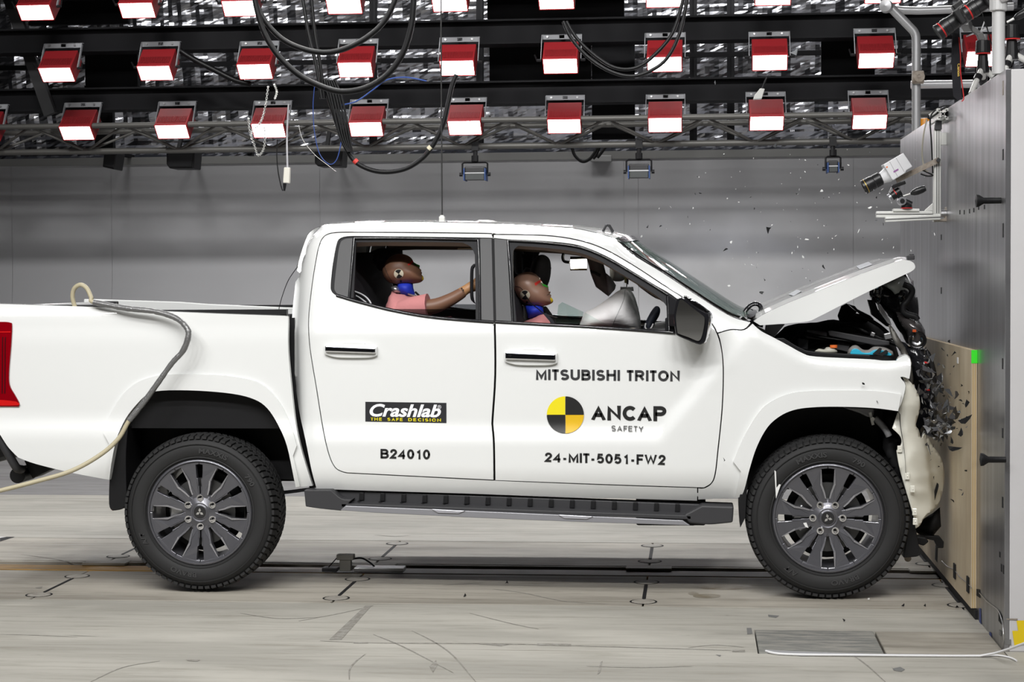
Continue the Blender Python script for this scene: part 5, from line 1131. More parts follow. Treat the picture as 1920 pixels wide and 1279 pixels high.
blob('sensor_box', path([(1143,497),(1168,502),(1172,520),(1166,527),(1150,527),(1144,518),(1143,497)]), 9.6, 0.04, 0.02, mat('pale_green_grey', (0.28, 0.30, 0.29), 0.6), cabin, 0.01)
prism_px('sensor_stripe', [(1170,510),(1175,512),(1175,532),(1171,530)], 9.58, 9.6, mat('khaki_tape', (0.35, 0.33, 0.12), 0.6), cabin, 0.001); prism_px('sensor_stripe', [(1175,512),(1179,514),(1178,534),(1175,532)], 9.58, 9.6, M_GREYPL, cabin, 0.001)
prism_px('sensor_foot', [(1163,538),(1187,538),(1188,546),(1163,544)], 9.52, 9.55, M_STEEL, cabin, 0.002); q = MB(); q.cyl(at(1175,532,9.55), at(1175,540,9.55), 0.003); q.build('sensor_post', M_STEEL, cabin)
blob('room_mirror', path([(1193,524),(1205,532),(1225,545),(1245,556),(1249,561),(1240,563),(1225,557),(1205,543),(1195,534),(1193,524)]), 9.55, 0.03, 0.015, mat('mirror_taupe', (0.20, 0.18, 0.17), 0.5), cabin, 0.008)
lampo = prism_px('cabin_lamp', [(1069,481),(1100,481),(1100,486),(1069,487)], 9.60, 9.66, M_BLACKPL, cabin, 0.003)
prism_px('lamp_face', [(1069.5,487),(1099.5,486),(1099.5,503),(1070.5,504)], 9.598, 9.62, mat('lamp_glow', (1, 1, 1), 0.5, emit=(1.0, 0.93, 0.78), es=18.0), cabin, 0.001)
prism_px('lamp_rim', [(1069,504),(1100,503),(1100,507),(1069,507)], 9.597, 9.63, mat('brass_rim', (0.30, 0.22, 0.10), 0.5), cabin, 0.001)
q = MB(); q.tube(cr([at(1058,472,9.6), at(1055,482,9.6), at(1058,490,9.6), at(1068,492,9.6)], 5), 0.008, 6); q.build('lamp_cable', M_CABLE, cabin, ang=60)
prism_px('roof_lamp', [(858,465),(884,464.5),(884,467),(858,467.5)], 10.0, 10.1, mat('roof_lamp', (0.7, 0.55, 0.35), 0.5), cabin, 0.001)
for k in range(4):
    q = MB(); q.tube(cr([at(660,545+3*k,9.1), at(672,549+4*k,9.08), at(685,556+5*k,9.06), at(694,566+5*k,9.05), at(697,576+4*k,9.05)], 4), 0.004, 6); q.build('sensor_cable', M_WHT if k % 2 == 0 else M_CABLE, cabin, ang=60)
# ================================================================== CRASH TEST DUMMIES
def decal(nm, pix, me, Y, m_, par, off=0.002, step=0.006):
    tr_ = BVHTree.FromPolygons([v.co.copy() for v in me.vertices], [list(p.vertices) for p in me.polygons]); V2, F2 = weld(grid_fill(pix, 1.5)); out = []
    for a, c in V2:
        d = ray(a, c).normalized(); h = tr_.ray_cast(Vector((0, 0, CAMZ)), d)
        p = h[0] if h[0] else tr_.find_nearest(at(a, c, Y))[0]
        out.append(p-d*off)
    mm = bpy.data.meshes.new(nm); mm.from_pydata(out, [], [f[::-1] for f in F2]); mm.materials.append(m_); mm.polygons.foreach_set('use_smooth', [True]*len(mm.polygons)); return link(nm, mm, par)
M_TRED = mat('red_chalk', (0.55, 0.03, 0.02), 0.7); M_TGRN = mat('green_chalk', (0.03, 0.40, 0.03), 0.7); M_TYEL = mat('yellow_chalk', (0.70, 0.52, 0.01), 0.7); M_CREAM = mat('cream_disc', (0.62, 0.58, 0.45), 0.6)
def face_marks(par, me, Y, brow, brow2, nose_, chin, disc, ear, seam_):
    for pts_, m_, nm in ((brow, M_TRED, 'brow_mark'), (brow2, M_TRED, 'brow_mark'), (nose_, M_TGRN, 'nose_mark'), (chin, M_TYEL, 'chin_mark')): decal(nm, pts_, me, Y, m_, par)
    (cx, cy), r, rot = disc
    decal('target_disc', [(cx+(r+0.8)*math.cos(t*math.pi/12), cy+(r+0.8)*math.sin(t*math.pi/12)) for t in range(24)], me, Y, M_CREAM, par, 0.002)
    for k in (0, 2):
        t0 = rot+k*math.pi/2; decal('target_quadrant', [(cx, cy)]+[(cx+r*math.cos(t0+j*math.pi/20), cy+r*math.sin(t0+j*math.pi/20)) for j in range(11)], me, Y, M_DARK, par, 0.0035)
    decal('ear_port', [(ear[0]+2.2*math.cos(t*math.pi/6), ear[1]+2.2*math.sin(t*math.pi/6)) for t in range(12)], me, Y, M_DARK, par)
    tr_ = BVHTree.FromPolygons([v.co.copy() for v in me.vertices], [list(p.vertices) for p in me.polygons]); pp = []
    for a, c in cr(seam_, 5):
        h = tr_.ray_cast(Vector((0, 0, CAMZ)), ray(a, c).normalized())
        if h[0]: pp.append(h[0])
    if len(pp) > 2: q = MB(); q.tube(pp, 0.0015, 5); q.build('scalp_seam', M_DARK, par)
def eye(par, px, me, m_=None):
    tr_ = BVHTree.FromPolygons([v.co.copy() for v in me.vertices], [list(p.vertices) for p in me.polygons])
    h = tr_.ray_cast(Vector((0, 0, CAMZ)), ray(*px).normalized())
    if h[0]: q = MB(); q.lathe([(0, -0.006), (0.006, -0.004), (0.008, 0)], h[0], (0, 1, 0), 10); q.build('eye_socket', M_SKIN, par, smooth=True)
# rear passenger dummy, head tipped back, arm reaching to the front seat
d2 = tag(empty('crash_test_dummy', at(745, 700, 9.18)), 'brown crash test dummy in pink shirt on the rear seat, arm stretched forward', 'dummy')
HEAD2 = path([(719.5,498),(717,508.5),(721.5,521),(733,531),(756.6,533),(783,531),(791.5,527.5),(794.5,523),(793,517.5)], [(793,517.5),(790.5,514.5),(791.5,511.5),(789.5,509),(790,506.5),(786.5,503)], [(786.5,503),(787,498),(781,495),(775.6,491.5),(774,488)], [(774,488),(771,484),(764,479),(752,476),(739,478),(727.5,485),(719.5,498)])
Yh2 = 9.18
hm2 = inflate_mesh('head', wpoly(HEAD2, Yh2), Yh2, 0.078, 0.075, 0.006, it=10); link('head', setmat(hm2, M_SKIN), d2)
face_marks(d2, hm2, Yh2, [(764,496),(774,487),(777,484),(778,488),(770,496),(766,498)], [(773.5,486.5),(777,484),(777.5,487),(774.5,489)], [(775,491),(787,497.5),(786.5,501),(778,497)], [(791.5,517),(794,520),(794.5,525),(791.5,526)], ((747.6,513.6), 8.2, 0.6), (751.5,527.5), [(721,500),(727,515),(736,530)])
blob('neck', path([(744,528),(771,528),(775,540),(779,555)], [(779,555),(762,555),(750,551)], [(750,551),(746,540),(744,528)]), Yh2, 0.058, 0.05, M_BLUE, d2, 0.008, 6)
blob('neck_bracket', [(733,538),(742,535),(750,540),(752,549),(742,549),(735,546)], Yh2-0.02, 0.03, 0.01, M_STEEL, d2, 0.008)
SH2 = path([(735,545),(752,550),(780,556),(793,559),(798,565),(803,571)], [(803,571),(804,582),(800,600),(800,640)], [(800,640),(715,640)], [(715,640),(720,590),(726,568),(735,545)])
blob('shirt', SH2, Yh2+0.02, 0.19, 0.07, M_PINK, d2, 0.012, 8, 0.012, 5)
def limb(nm, pts_, rs, m_, par, n=12): q = MB(); q.tube(pts_, 0.03, n, rs); return q.build(nm, m_, par, smooth=True, ang=70)
sleeve = cr([at(752,583,9.02), at(775,578,9.0), at(803,575,8.99)], 4); limb('sleeve', sleeve, [0.05+0.002*k for k in range(len(sleeve))], M_PINK, d2)
armp = cr([at(795,577,8.99), at(820,572.5,9.0), at(848,560,9.02), at(868,548,9.04)], 5); limb('forearm', armp, [0.040, 0.040, 0.040, 0.039, 0.038, 0.037, 0.036, 0.035, 0.034, 0.033, 0.032, 0.031, 0.030, 0.029, 0.028, 0.027][:len(armp)], M_SKIN, d2)
hp = cr([at(864,550,9.035), at(874,543,9.05), at(888,536,9.06), at(900,531,9.07)], 3); limb('hand', hp, [0.027, 0.026, 0.025, 0.024, 0.025, 0.027, 0.029, 0.030, 0.029, 0.026][:len(hp)], M_SKIN2, d2)
for k in range(4):
    b0 = at(900, 526+3.4*k, 9.07); limb('finger', cr([b0, b0+Vector((0.03, 0.0, 0.012)), b0+Vector((0.055, 0.01, 0.0)), b0+Vector((0.065, 0.02, -0.02))], 3), [0.0095]*10, M_SKIN2, d2, 8)
b0 = at(890, 528, 9.05); limb('thumb', cr([b0, b0+Vector((0.02, -0.01, 0.02)), b0+Vector((0.045, -0.005, 0.022))], 3), [0.010]*7, M_SKIN2, d2, 8)
for (a, c) in ((866, 541), (868.5, 544)):
    q = MB(); p = at(a, c, 9.005); q.box(p, (0.006, 0.002, 0.008)); q.build('wrist_mark', M_DARK, d2)
q = MB(); q.tube(cr([at(779,548,9.12), at(790,558,9.08), at(800,566,9.0), at(806,572,9.02)], 4), 0.006, 6); q.build('belt_cable', M_CABLE, d2, ang=60)
q = MB(); q.lathe([(0.03, -0.004), (0.034, 0), (0.03, 0.004)], at(776, 554, 9.14), (0.3, 0, 1), 16); q.build('neck_ring', M_STEEL, d2)
limb('thigh', [at(760,632,9.1), at(800,625,9.1), at(850,618,9.1)], [0.09, 0.08, 0.07], M_PINK, d2); limb('thigh', [at(760,632,9.35), at(800,625,9.35), at(850,618,9.35)], [0.09, 0.08, 0.07], M_PINK, d2)
# driver dummy
d1 = tag(empty('crash_test_dummy', at(995, 720, 9.2)), 'brown crash test dummy in the driver seat, face turned up towards the airbag', 'dummy')
HEAD1 = path([(964.6,521),(975,513),(989,510),(1000.5,512),(1010,519),(1015.5,527)], [(1015.5,527),(1017.5,531),(1021,533),(1027.5,536.5),(1028.5,541)], [(1028.5,541),(1029,544),(1032.5,548),(1031,551),(1033.5,553.5),(1033,557)], [(1033,557),(1037,562.5),(1035.5,568),(1024.5,573),(1007.6,575),(993.5,573),(979,563.5),(968,550),(963.5,535),(964.6,521)])
Yh1 = 9.20
hm1 = inflate_mesh('head', wpoly(HEAD1, Yh1), Yh1, 0.080, 0.078, 0.006, it=10); link('head', setmat(hm1, mat('dummy_vinyl_light', (0.27, 0.155, 0.11), 0.4)), d1)
face_marks(d1, hm1, Yh1, [(1002,531),(1012,525),(1014,529),(1004,536)], [(1012.5,523),(1015.5,522),(1017.5,526),(1014.5,528)], [(1015,531),(1028,535.5),(1027,539.5),(1018,536)], [(1031.5,558.5),(1035.5,558),(1037,563.5),(1033.5,568)], ((984.3,553.5), 8.6, 0.75), (988,567), [(966,537),(975,539),(981,545),(985,552)])
decal('mouth_line', [(1025,553),(1032,549.8),(1032,551),(1025.5,554)], hm1, Yh1, mat('dark_vinyl', (0.10, 0.055, 0.04), 0.6), d1)
blob('neck', path([(985,574),(1000,570),(1016,572),(1019.5,589)], [(1019.5,589),(1000,596),(990,597)], [(990,597),(985,574)]), Yh1, 0.06, 0.05, M_BLUE, d1, 0.008, 6)
SH1 = path([(981,604),(1000,596),(1020,588),(1030,596),(1040,608)], [(1040,608),(1048,640)], [(1048,640),(975,640)], [(975,640),(981,604)])
blob('shirt', SH1, Yh1, 0.20, 0.07, M_PINK, d1, 0.012, 8, 0.012, 9)
blob('seat_bolster', path([(1012,582),(1022,574),(1030,582),(1040,600),(1046,640)], [(1046,640),(1020,640)], [(1020,640),(1012,582)]), 9.46, 0.06, 0.04, M_FABRIC, cabin, 0.015)
q = MB(); bl = [(at(1018,588,8.99), at(1024,587,8.99)), (at(1030,602,8.98), at(1037,600,8.98)), (at(1040,622,8.97), at(1048,620,8.97))]
q.add([tuple(p) for pr_ in bl for p in pr_], [(0, 1, 3, 2), (2, 3, 5, 4)]); q.build('seat_belt', M_FABRIC, d1)
q = MB(); q.tube(cr([at(985,553,9.1), at(995,568,9.09), at(1010,580,9.06), at(1020,588,9.03), at(1045,596,9.0)], 4), 0.0025, 5); q.build('sensor_cable', M_CABLE, d1)
limb('thigh', [at(1000,650,9.08), at(1060,640,9.08), at(1110,650,9.08)], [0.09, 0.08, 0.07], M_PINK, d1)
# ================================================================== RIGGING
def wire(nm, pts, Y, r, m_, lab=None, cat='cable', par=None, n=6, sm=6, group=None, dY=None):
    P_ = [at(a, c, Y if dY is None else Y+dY*i/(len(pts)-1)) for i, (a, c) in enumerate(pts)]
    q = MB(); q.tube(cr(P_, sm), r, n); o = q.build(nm, m_, par, ang=70)
    if lab: tag(o, lab, cat, group)
    return o
M_BLUEC = mat('blue_cable', (0.02, 0.06, 0.25), 0.5); M_WCHAIN = mat('zinc_chain', (0.6, 0.6, 0.58), 0.35, metal=0.8)
wire('hanging_cable', [(477,-12),(481,15),(495,60),(520,102),(560,140),(605,163),(645,172),(690,163),(728,138),(755,100),(770,55),(775,15),(776,-12)], 15.0, 0.026, M_CABLE, 'thick black cable hanging in the larger of two deep loops at the top')
wire('hanging_cable', [(474,-12),(482,12),(505,50),(540,80),(590,97),(635,95),(685,72),(722,38),(746,-12)], 15.2, 0.024, M_CABLE, 'thick black cable hanging in the smaller of two deep loops at the top')
wire('hanging_cable', [(566,-12),(578,60),(592,120),(603,185)], 16.5, 0.018, M_CABLE, 'left of two straight black cables running down to the junction'); wire('hanging_cable', [(583,-12),(590,60),(600,120),(608,185)], 16.6, 0.018, M_CABLE, 'right of two straight black cables running down to the junction')
wire('hanging_cable', [(608,150),(620,195),(636,245),(650,280),(668,305),(700,320),(735,322),(770,312),(803,285),(828,240),(840,195),(848,160),(856,140)], 16.6, 0.022, M_CABLE, 'black cable swinging in a wide loop below the truss, with coloured bands')
for k in range(5): wire('cable_strand', [(612+4*k,150),(620+5*k,180),(630+5*k,225),(640+4*k,262),(652+2*k,285)], 16.55, 0.012, M_CABLE, 'black strand of the flat cable bundle above the red band, %s from the left' % ('first', 'second', 'third', 'fourth', 'fifth')[k], group='strands of the flat cable bundle')
q = MB(); p = at(667, 303, 16.6); q.cyl(p-Vector((0.012, 0, -0.012)), p+Vector((0.012, 0, -0.012)), 0.026); tag(q.build('cable_band', mat('red_band', (0.6, 0.05, 0.04), 0.5)), 'red band round the looping cable under the truss', 'cable band')
q = MB(); p = at(806, 278, 16.6); q.cyl(p-Vector((0.012, 0, 0.012)), p+Vector((0.012, 0, 0.012)), 0.026); tag(q.build('cable_band', mat('cream_band', (0.6, 0.55, 0.4), 0.5)), 'cream band round the looping cable under the truss', 'cable band')
wire('hanging_cable', [(1056,40),(1070,70),(1100,105),(1140,132),(1180,143),(1215,135),(1250,110),(1275,60),(1290,-10)], 16.0, 0.016, M_CABLE, 'black cable drooping in front of the seventh lamps, front strand'); wire('hanging_cable', [(1062,40),(1080,70),(1110,100),(1150,126),(1190,128),(1225,105),(1262,60),(1283,-10)], 16.2, 0.016, M_CABLE, 'black cable drooping in front of the seventh lamps, rear strand')
wire('hanging_cable', [(338,95),(365,112),(400,130),(440,150),(470,158)], 17.9, 0.03, M_CABLE, 'thick black cable sagging between the second and third middle lamps')
wire('thin_cable', [(590,160),(587,200),(590,250),(600,290),(618,308),(632,298),(640,265)], 18.0, 0.005, M_BLUEC, 'blue thin cable hanging beside the black speaker under the truss', 'cable'); wire('thin_cable', [(640,197),(668,190),(700,168),(725,150),(760,145),(800,152)], 17.2, 0.007, M_BLUEC, 'blue thin cable crossing the lower beam', 'cable')
wire('thin_cable', [(520,262),(519,290),(521,318),(526,345),(530,358)], 18.0, 0.006, M_CABLE, 'thin black cable hanging left of the white pendant', 'cable')
wire('thin_cable', [(560,235),(568,262),(590,290),(615,310),(630,322)], 17.8, 0.003, M_WCHAIN, 'thin white wire trailing across the wall beside the black speaker', 'cable')
wire('chain_hoist_line', [(826,-900),(827,0),(828,250),(829,406)], 9.32, 0.004, mat('dark_chain', (0.06, 0.06, 0.06), 0.4, metal=0.5), 'grey chain hanging down to the truck roof', 'chain')
q = MB(); p = at(829, 411, 9.32); q.box(p, (0.03, 0.03, 0.026)); q.box(p+Vector((0, 0, 0.014)), (0.02, 0.02, 0.012)); q.build('chain_end_block', M_ALU, bpy.data.objects['chain_hoist_line'], bevel=0.003)
for (pts, lab) in (([(466,222),(468,245),(476,270),(484,291),(494,280),(497,255),(495,235)], 'bright chain looping below the third lowest lamp, outer loop'), ([(503,162),(499,190),(494,215),(485,235),(474,243),(470,256)], 'bright chain falling across the third lowest lamp'), ([(514,158),(519,172),(515,186)], 'short bright chain above the third lowest lamp')):
    P_ = cr([at(a, c, 17.7) for a, c in pts], 8); ch = tag(empty('chain', P_[0]), lab, 'chain')
    for i in range(len(P_)-1):
        a, c = Vector(P_[i]), Vector(P_[i+1]); b = MB(); m_ = (a+c)/2; d = (c-a).normalized(); sd = Vector((0, 1, 0)) if i % 2 else d.cross(Vector((0, 1, 0))).normalized(); L_ = (c-a).length*0.68
        b.tube([m_+d*L_*math.cos(t*math.pi/4)+sd*0.010*math.sin(t*math.pi/4) for t in range(9)], 0.0034, 5); b.build('link', M_WCHAIN, ch)
# pendant switch
pen = tag(empty('pendant_control', at(537, 330, 17.9)), 'white pendant control box hanging from a cable under the truss', 'control box')
p0 = at(541, 195, 17.9); p1 = at(539, 314, 17.9); q = MB(); q.tube(cr([p0, (p0+p1)/2+Vector((-0.01, 0, 0)), p1], 6), 0.010, 6); q.build('cord', mat('grey_cord', (0.4, 0.4, 0.42), 0.5), pen, ang=60)
q = MB(); q.prism(wpoly([(533,314),(544,314),(543,344),(531,343)], 17.88), 17.86, 17.92); q.build('box', mat('ivory_plastic', (0.72, 0.70, 0.62), 0.5), pen, bevel=0.008); q = MB(); q.cyl(at(534,344,17.89), at(533,358,17.89), 0.018, 0.010, 8); q.build('tail_plug', M_BLACKPL, pen)
# speakers on the wall
def speaker(pts, lab, Y=19.6, dep=0.3):
    sp = tag(empty('wall_speaker', at(*pts[0], Y)), lab, 'speaker')
    q = MB(); q.prism(wpoly(pts, Y), Y, Y+dep); q.build('cabinet', mat('speaker_black', (0.008, 0.008, 0.009), 0.5), sp, bevel=0.01)
    a = Vector((sum(p[0] for p in pts)/len(pts), sum(p[1] for p in pts)/len(pts))); q = MB(); q.prism(wpoly([(a[0]+(x-a[0])*0.86, a[1]+(y-a[1])*0.8) for x, y in pts], Y-0.012), Y-0.012, Y); q.build('grille', mat('speaker_grille', (0.014, 0.014, 0.016), 0.7), sp)
    c = at(a[0], a[1]-16, Y+dep/2); q = MB(); q.bar(c, c+Vector((0, 0.2, 0.25)), 0.04); q.bar(c+Vector((0, 0, 0)), Vector((c[0], 20.6, c[2])), 0.04); q.build('bracket', M_BLKBEAM, sp)
speaker([(195,286),(219,286),(214,318),(192,313)], 'narrow black speaker tilted on the wall at the left'); speaker([(312,280),(366,278),(363,316),(318,316),(312,308)], 'wide black speaker high on the wall, second from the left'); speaker([(590,282),(643,279),(641,312),(596,312),(590,306)], 'wide black speaker high on the wall near the blue cable')
q = MB(); p = at(470, 288, 19.5); q.box(p, (0.05, 0.1, 0.05)); q.cyl(p, p+Vector((0, -0.1, 0.02)), 0.02); tag(q.build('wall_camera', M_BLKBEAM), 'tiny black camera at the wall top under the third lamp', 'camera')
# small theatre lamps hanging from the truss
def stage_lamp(cx, ty, by, w, lab, turned=False):
    Y = 18.5; t = tag(empty('stage_lamp', at(cx, (ty+by)/2, Y)), lab, 'lamp', 'small lamps hung under the truss')
    a = at(cx, ty-40, Y); c = at(cx, ty, Y); q = MB(); q.cyl((a[0], TY, 2.86), c, 0.022, n=8); q.box((a[0], TY, 2.868), (0.07, 0.09, 0.09)); q.cyl(c+Vector((0, 0, 0.0)), c+Vector((0, 0, 0.06)), 0.035, n=8); q.build('stem', M_BLACKPL, t)
    s_ = F/Y; wm = w/s_; l = at(cx-w/2, ty+2, Y); r = at(cx+w/2, ty+2, Y)
    q = MB(); q.tube([Vector((l[0], Y, l[2]-0.12)), Vector((l[0], Y, l[2]-0.012)), Vector((l[0]+0.02, Y, l[2])), Vector((r[0]-0.02, Y, l[2])), Vector((r[0], Y, l[2]-0.012)), Vector((r[0], Y, l[2]-0.12))], 0.010, 6); q.build('yoke', M_BLACKPL, t)
    b0 = at(cx-w/2+4, by, Y-0.08); b1 = at(cx+w/2-4, ty+9, Y-0.08); q = MB(); q.bb((b0[0], Y-0.10, b0[2]), (b1[0], Y+0.12, b1[2])); q.build('housing', mat('lamp_dark', (0.02, 0.02, 0.021), 0.5), t, bevel=0.015)
    mz = (b0[2]+b1[2])/2; q = MB(); q.bb((b0[0]+0.012, Y-0.112, b0[2]), (b1[0]-0.012, Y-0.10, mz-0.005)); q.build('lens', mat('lamp_lens_dim', (0.05, 0.055, 0.055), 0.35), t)
    q = MB(); q.bb((b0[0], Y-0.115, mz-0.006), (b1[0], Y-0.10, mz+0.004)); q.build('lens_trim', M_STEEL, t)
    for xx in (b0[0], b1[0]): q = MB(); q.bb((xx-0.006, Y-0.13, b0[2]-0.01), (xx+0.006, Y+0.1, b1[2]-0.02)); q.build('side_leaf', mat('lamp_blue', (0.015, 0.05, 0.17), 0.4), t)
    for sx, xx in ((-1, l[0]), (1, r[0])): q = MB(); q.cyl((xx, Y, l[2]-0.12), (xx+sx*0.03, Y, l[2]-0.12), 0.02, n=10); q.build('knob', M_BLACKPL, t)
    if turned: t.rotation_euler = (0, 0, 0.0)
stage_lamp(890.5, 303, 337, 47, 'small black hanging lamp left of the roof chain end'.replace('left of the roof chain end', 'above the truck roof, leftmost of three')); stage_lamp(1198, 298, 333, 47, 'small black hanging lamp in the middle of three, above the windscreen'); stage_lamp(1562, 292, 322, 28, 'small blue sided hanging lamp, rightmost of three, beside the barrier')
sk_ = tag(empty('socket_strip', at(1128, 296, 20.45)), 'grey power socket strip with black cables on the wall', 'socket strip')
q = MB(); q.prism(wpoly([(1108,291),(1146,291),(1146,303),(1108,303)], 20.4), 20.42, 20.49); q.build('strip', mat('socket_grey', (0.25, 0.25, 0.25), 0.6), sk_, bevel=0.006)
for k, pts in enumerate(([(1072,275),(1078,292),(1092,303),(1106,298),(1116,285),(1122,274)], [(1120,296),(1128,286),(1136,275)], [(1124,275),(1118,290),(1112,298)])): wire('lead', pts, 20.3, 0.018, M_CABLE, par=sk_)
wire('lead', [(1438,145),(1432,158),(1428,168)], 17.0, 0.008, M_CABLE, 'black lead of the grey plug hanging before the eighth lamps', 'cable')
q = MB(); q.prism(wpoly([(1425,166),(1434,167),(1428,186),(1412,187),(1414,180)], 17.0), 16.97, 17.03); tag(q.build('plug_connector', mat('plug_grey', (0.42, 0.42, 0.40), 0.5), bevel=0.006), 'grey plug connector hanging between the eighth lamps', 'connector')
# ================================================================== ON TOP OF AND ON THE BARRIER
M_PIPE = mat('grey_scaffold_pipe', (0.44, 0.44, 0.45), 0.38, metal=0.5); M_PIPEW = mat('white_scaffold_pipe', (0.62, 0.62, 0.62), 0.35, metal=0.2)
rail_ = tag(empty('guard_rail', (1.4, 10.9, BZ)), 'grey tubular guard rail with a bent top standing on the barrier', 'guard rail')
PYR = 10.9
def pipe(nm, pts, Y, r, m_, par, n=14, s_=4):
    P_ = [at(a, c, Y) for a, c in pts]; q = MB(); q.tube(cr(P_, s_) if len(P_) > 2 else P_, r, n); return q.build(nm, m_, par, ang=60)
pb = at(1718, 250, PYR); 
pipe('post', [(1652,-30),(1660,3),(1670,14),(1705,50),(1715,62),(1718,78),(1718,130),(1718,200),(1718,262)], PYR, 0.0255, M_PIPE, rail_)
pipe('cross_pipe', [(1660,14),(1720,20),(1900,12)], 11.2, 0.024, M_PIPE, rail_); pipe('cross_pipe', [(1708,159),(1838,157)], 11.15, 0.024, M_PIPE, rail_)
q = MB(); p = at(1722, 145, PYR-0.03); q.cyl(p-Vector((0.035, 0, 0)), p+Vector((0.03, 0, 0)), 0.038, n=16); q.lathe([(0.012, -0.04), (0.034, -0.04), (0.034, 0)], p, (0, 1, 0), 10); q.build('pipe_clamp', M_RUST, rail_, bevel=0.004)
q = MB(); p = at(1662, 12, PYR-0.02); q.lathe([(0.0, -0.04), (0.035, -0.035), (0.04, 0), (0.03, 0.03)], p, (0.3, 1, 0), 16); q.build('pipe_elbow', M_PIPE, rail_, ang=50)
rail2 = tag(empty('guard_post', (1.4, 7.8, BZ)), 'pale thick guard rail post at the top right corner of the barrier', 'guard rail')
p = at(1872, 135, 7.78); q = MB(); q.cyl((p[0], 7.78, BZ-0.0), (p[0], 7.78, BZ+0.42), 0.0265, n=18); q.build('post', M_PIPEW, rail2, ang=50)
pz = at(1872, 8, 7.78); q = MB(); q.cyl(pz-Vector((0, 0, 0.028)), pz+Vector((0, 0, 0.05)), 0.036, n=18); q.build('tee_fitting', M_PIPEW, rail2, bevel=0.004); q = MB(); q.cyl(pz+Vector((0, -0.03, 0.015)), pz+Vector((0.1, -0.03, 0.06)), 0.018); q.build('side_pipe', M_PIPEW, rail2, ang=50)
p = at(1844, 100, 11.2); q = MB(); q.cyl((p[0], 11.2, BZ), (p[0], 11.2, BZ+0.6), 0.024, n=14); q.build('back_post', M_PIPE, rail_, ang=50)
# photo cameras
M_CAMB = mat('camera_black', (0.012, 0.012, 0.013), 0.35); M_REDR = mat('red_ring', (0.55, 0.02, 0.02), 0.4)
def slr(nm, fr, bk, Y, rad, lab):
    t = tag(empty(nm, at(*bk, Y)), lab, 'camera'); a = at(*fr, Y); c = at(*bk, Y); d = (c-a).normalized(); L_ = (c-a).length
    q = MB(); q.lathe([(0.0, 0.004), (rad*0.78, 0.0), (rad*0.86, -0.002), (rad, 0), (rad, 0.012), (rad*0.95, 0.013), (rad*0.95, 0.035), (rad, 0.036), (rad, L_*0.5), (rad*0.93, L_*0.52), (rad*0.88, L_*0.95)], a, d, 24); q.build('lens', M_CAMB, t, ang=35)
    q = MB(); q.lathe([(rad*0.97, 0.018), (rad*1.01, 0.020), (rad*1.01, 0.0235), (rad*0.97, 0.025)], a, d, 24); q.build('lens_ring', M_REDR, t)
    R = Matrix((d, Vector((0, 1, 0)).cross(d).normalized()*-1, Vector((0, 1, 0)))).transposed() if False else None
    up_ = Vector((0, 1, 0)).cross(d).normalized(); up_ = up_ if up_[2] > 0 else -up_; rr_ = d.cross(up_); R = Matrix((d, rr_, up_)).transposed()
    q = MB(); q.box(c+d*0.022, (0.055, 0.13, 0.078), R); q.box(c+d*0.02+up_*0.048, (0.05, 0.05, 0.03), R); q.box(c+d*0.01+rr_*0.05, (0.07, 0.03, 0.075), R); q.build('body', M_CAMB, t, bevel=0.006)
    return t
slr('photo_camera', (1758, 62), (1800, 32), 8.4, 0.038, 'black photo camera with red ringed lens aimed down at the truck, front one'); slr('photo_camera', (1808, 28), (1852, 0), 8.15, 0.036, 'black photo camera with red ringed lens behind the front one, at the top edge')
stp_ = tag(empty('camera_strap', at(1793, 120, 8.5)), 'black camera strap with red edge hanging from the photo camera', 'strap')
q = MB(); P_ = [(1786,62,1797), (1785,85,1800), (1784,110,1800), (1785,140,1801), (1786,165,1802), (1788,182,1804), (1796,188,1805)]
V_ = []
for i, (a, c, e) in enumerate(P_): V_ += [tuple(at(a, c, 8.5)), tuple(at(e, c+(1 if i < 6 else -2), 8.5))]
q.add(V_, [(2*i, 2*i+1, 2*i+3, 2*i+2) for i in range(len(P_)-1)]); o = q.build('band', M_FABRIC, stp_); sm_ = o.modifiers.new('s', 'SOLIDIFY'); sm_.thickness = 0.003
q = MB(); q.tube(cr([at(a, c, 8.49) for a, c in ((1798,70),(1801,105),(1801,135),(1805,165),(1807,185),(1803,190))], 4), 0.0028, 5); q.build('edge_piping', M_REDR, stp_)
cu = bpy.data.curves.new('t', 'FONT'); cu.body = 'Canon'; cu.offset = 0.03; o = bpy.data.objects.new('t', cu); COL.objects.link(o); bpy.context.view_layer.update(); me = bpy.data.meshes.new_from_object(o.evaluated_get(bpy.context.evaluated_depsgraph_get())); bpy.data.objects.remove(o)
X1 = max(v.co.x for v in me.vertices)
for v in me.vertices: v.co = at(1795.5+v.co.y*7, 119+v.co.x/X1*24, 8.492)
me.materials.append(mat('gold_print', (0.6, 0.42, 0.08), 0.5)); link('strap_lettering', me, stp_)
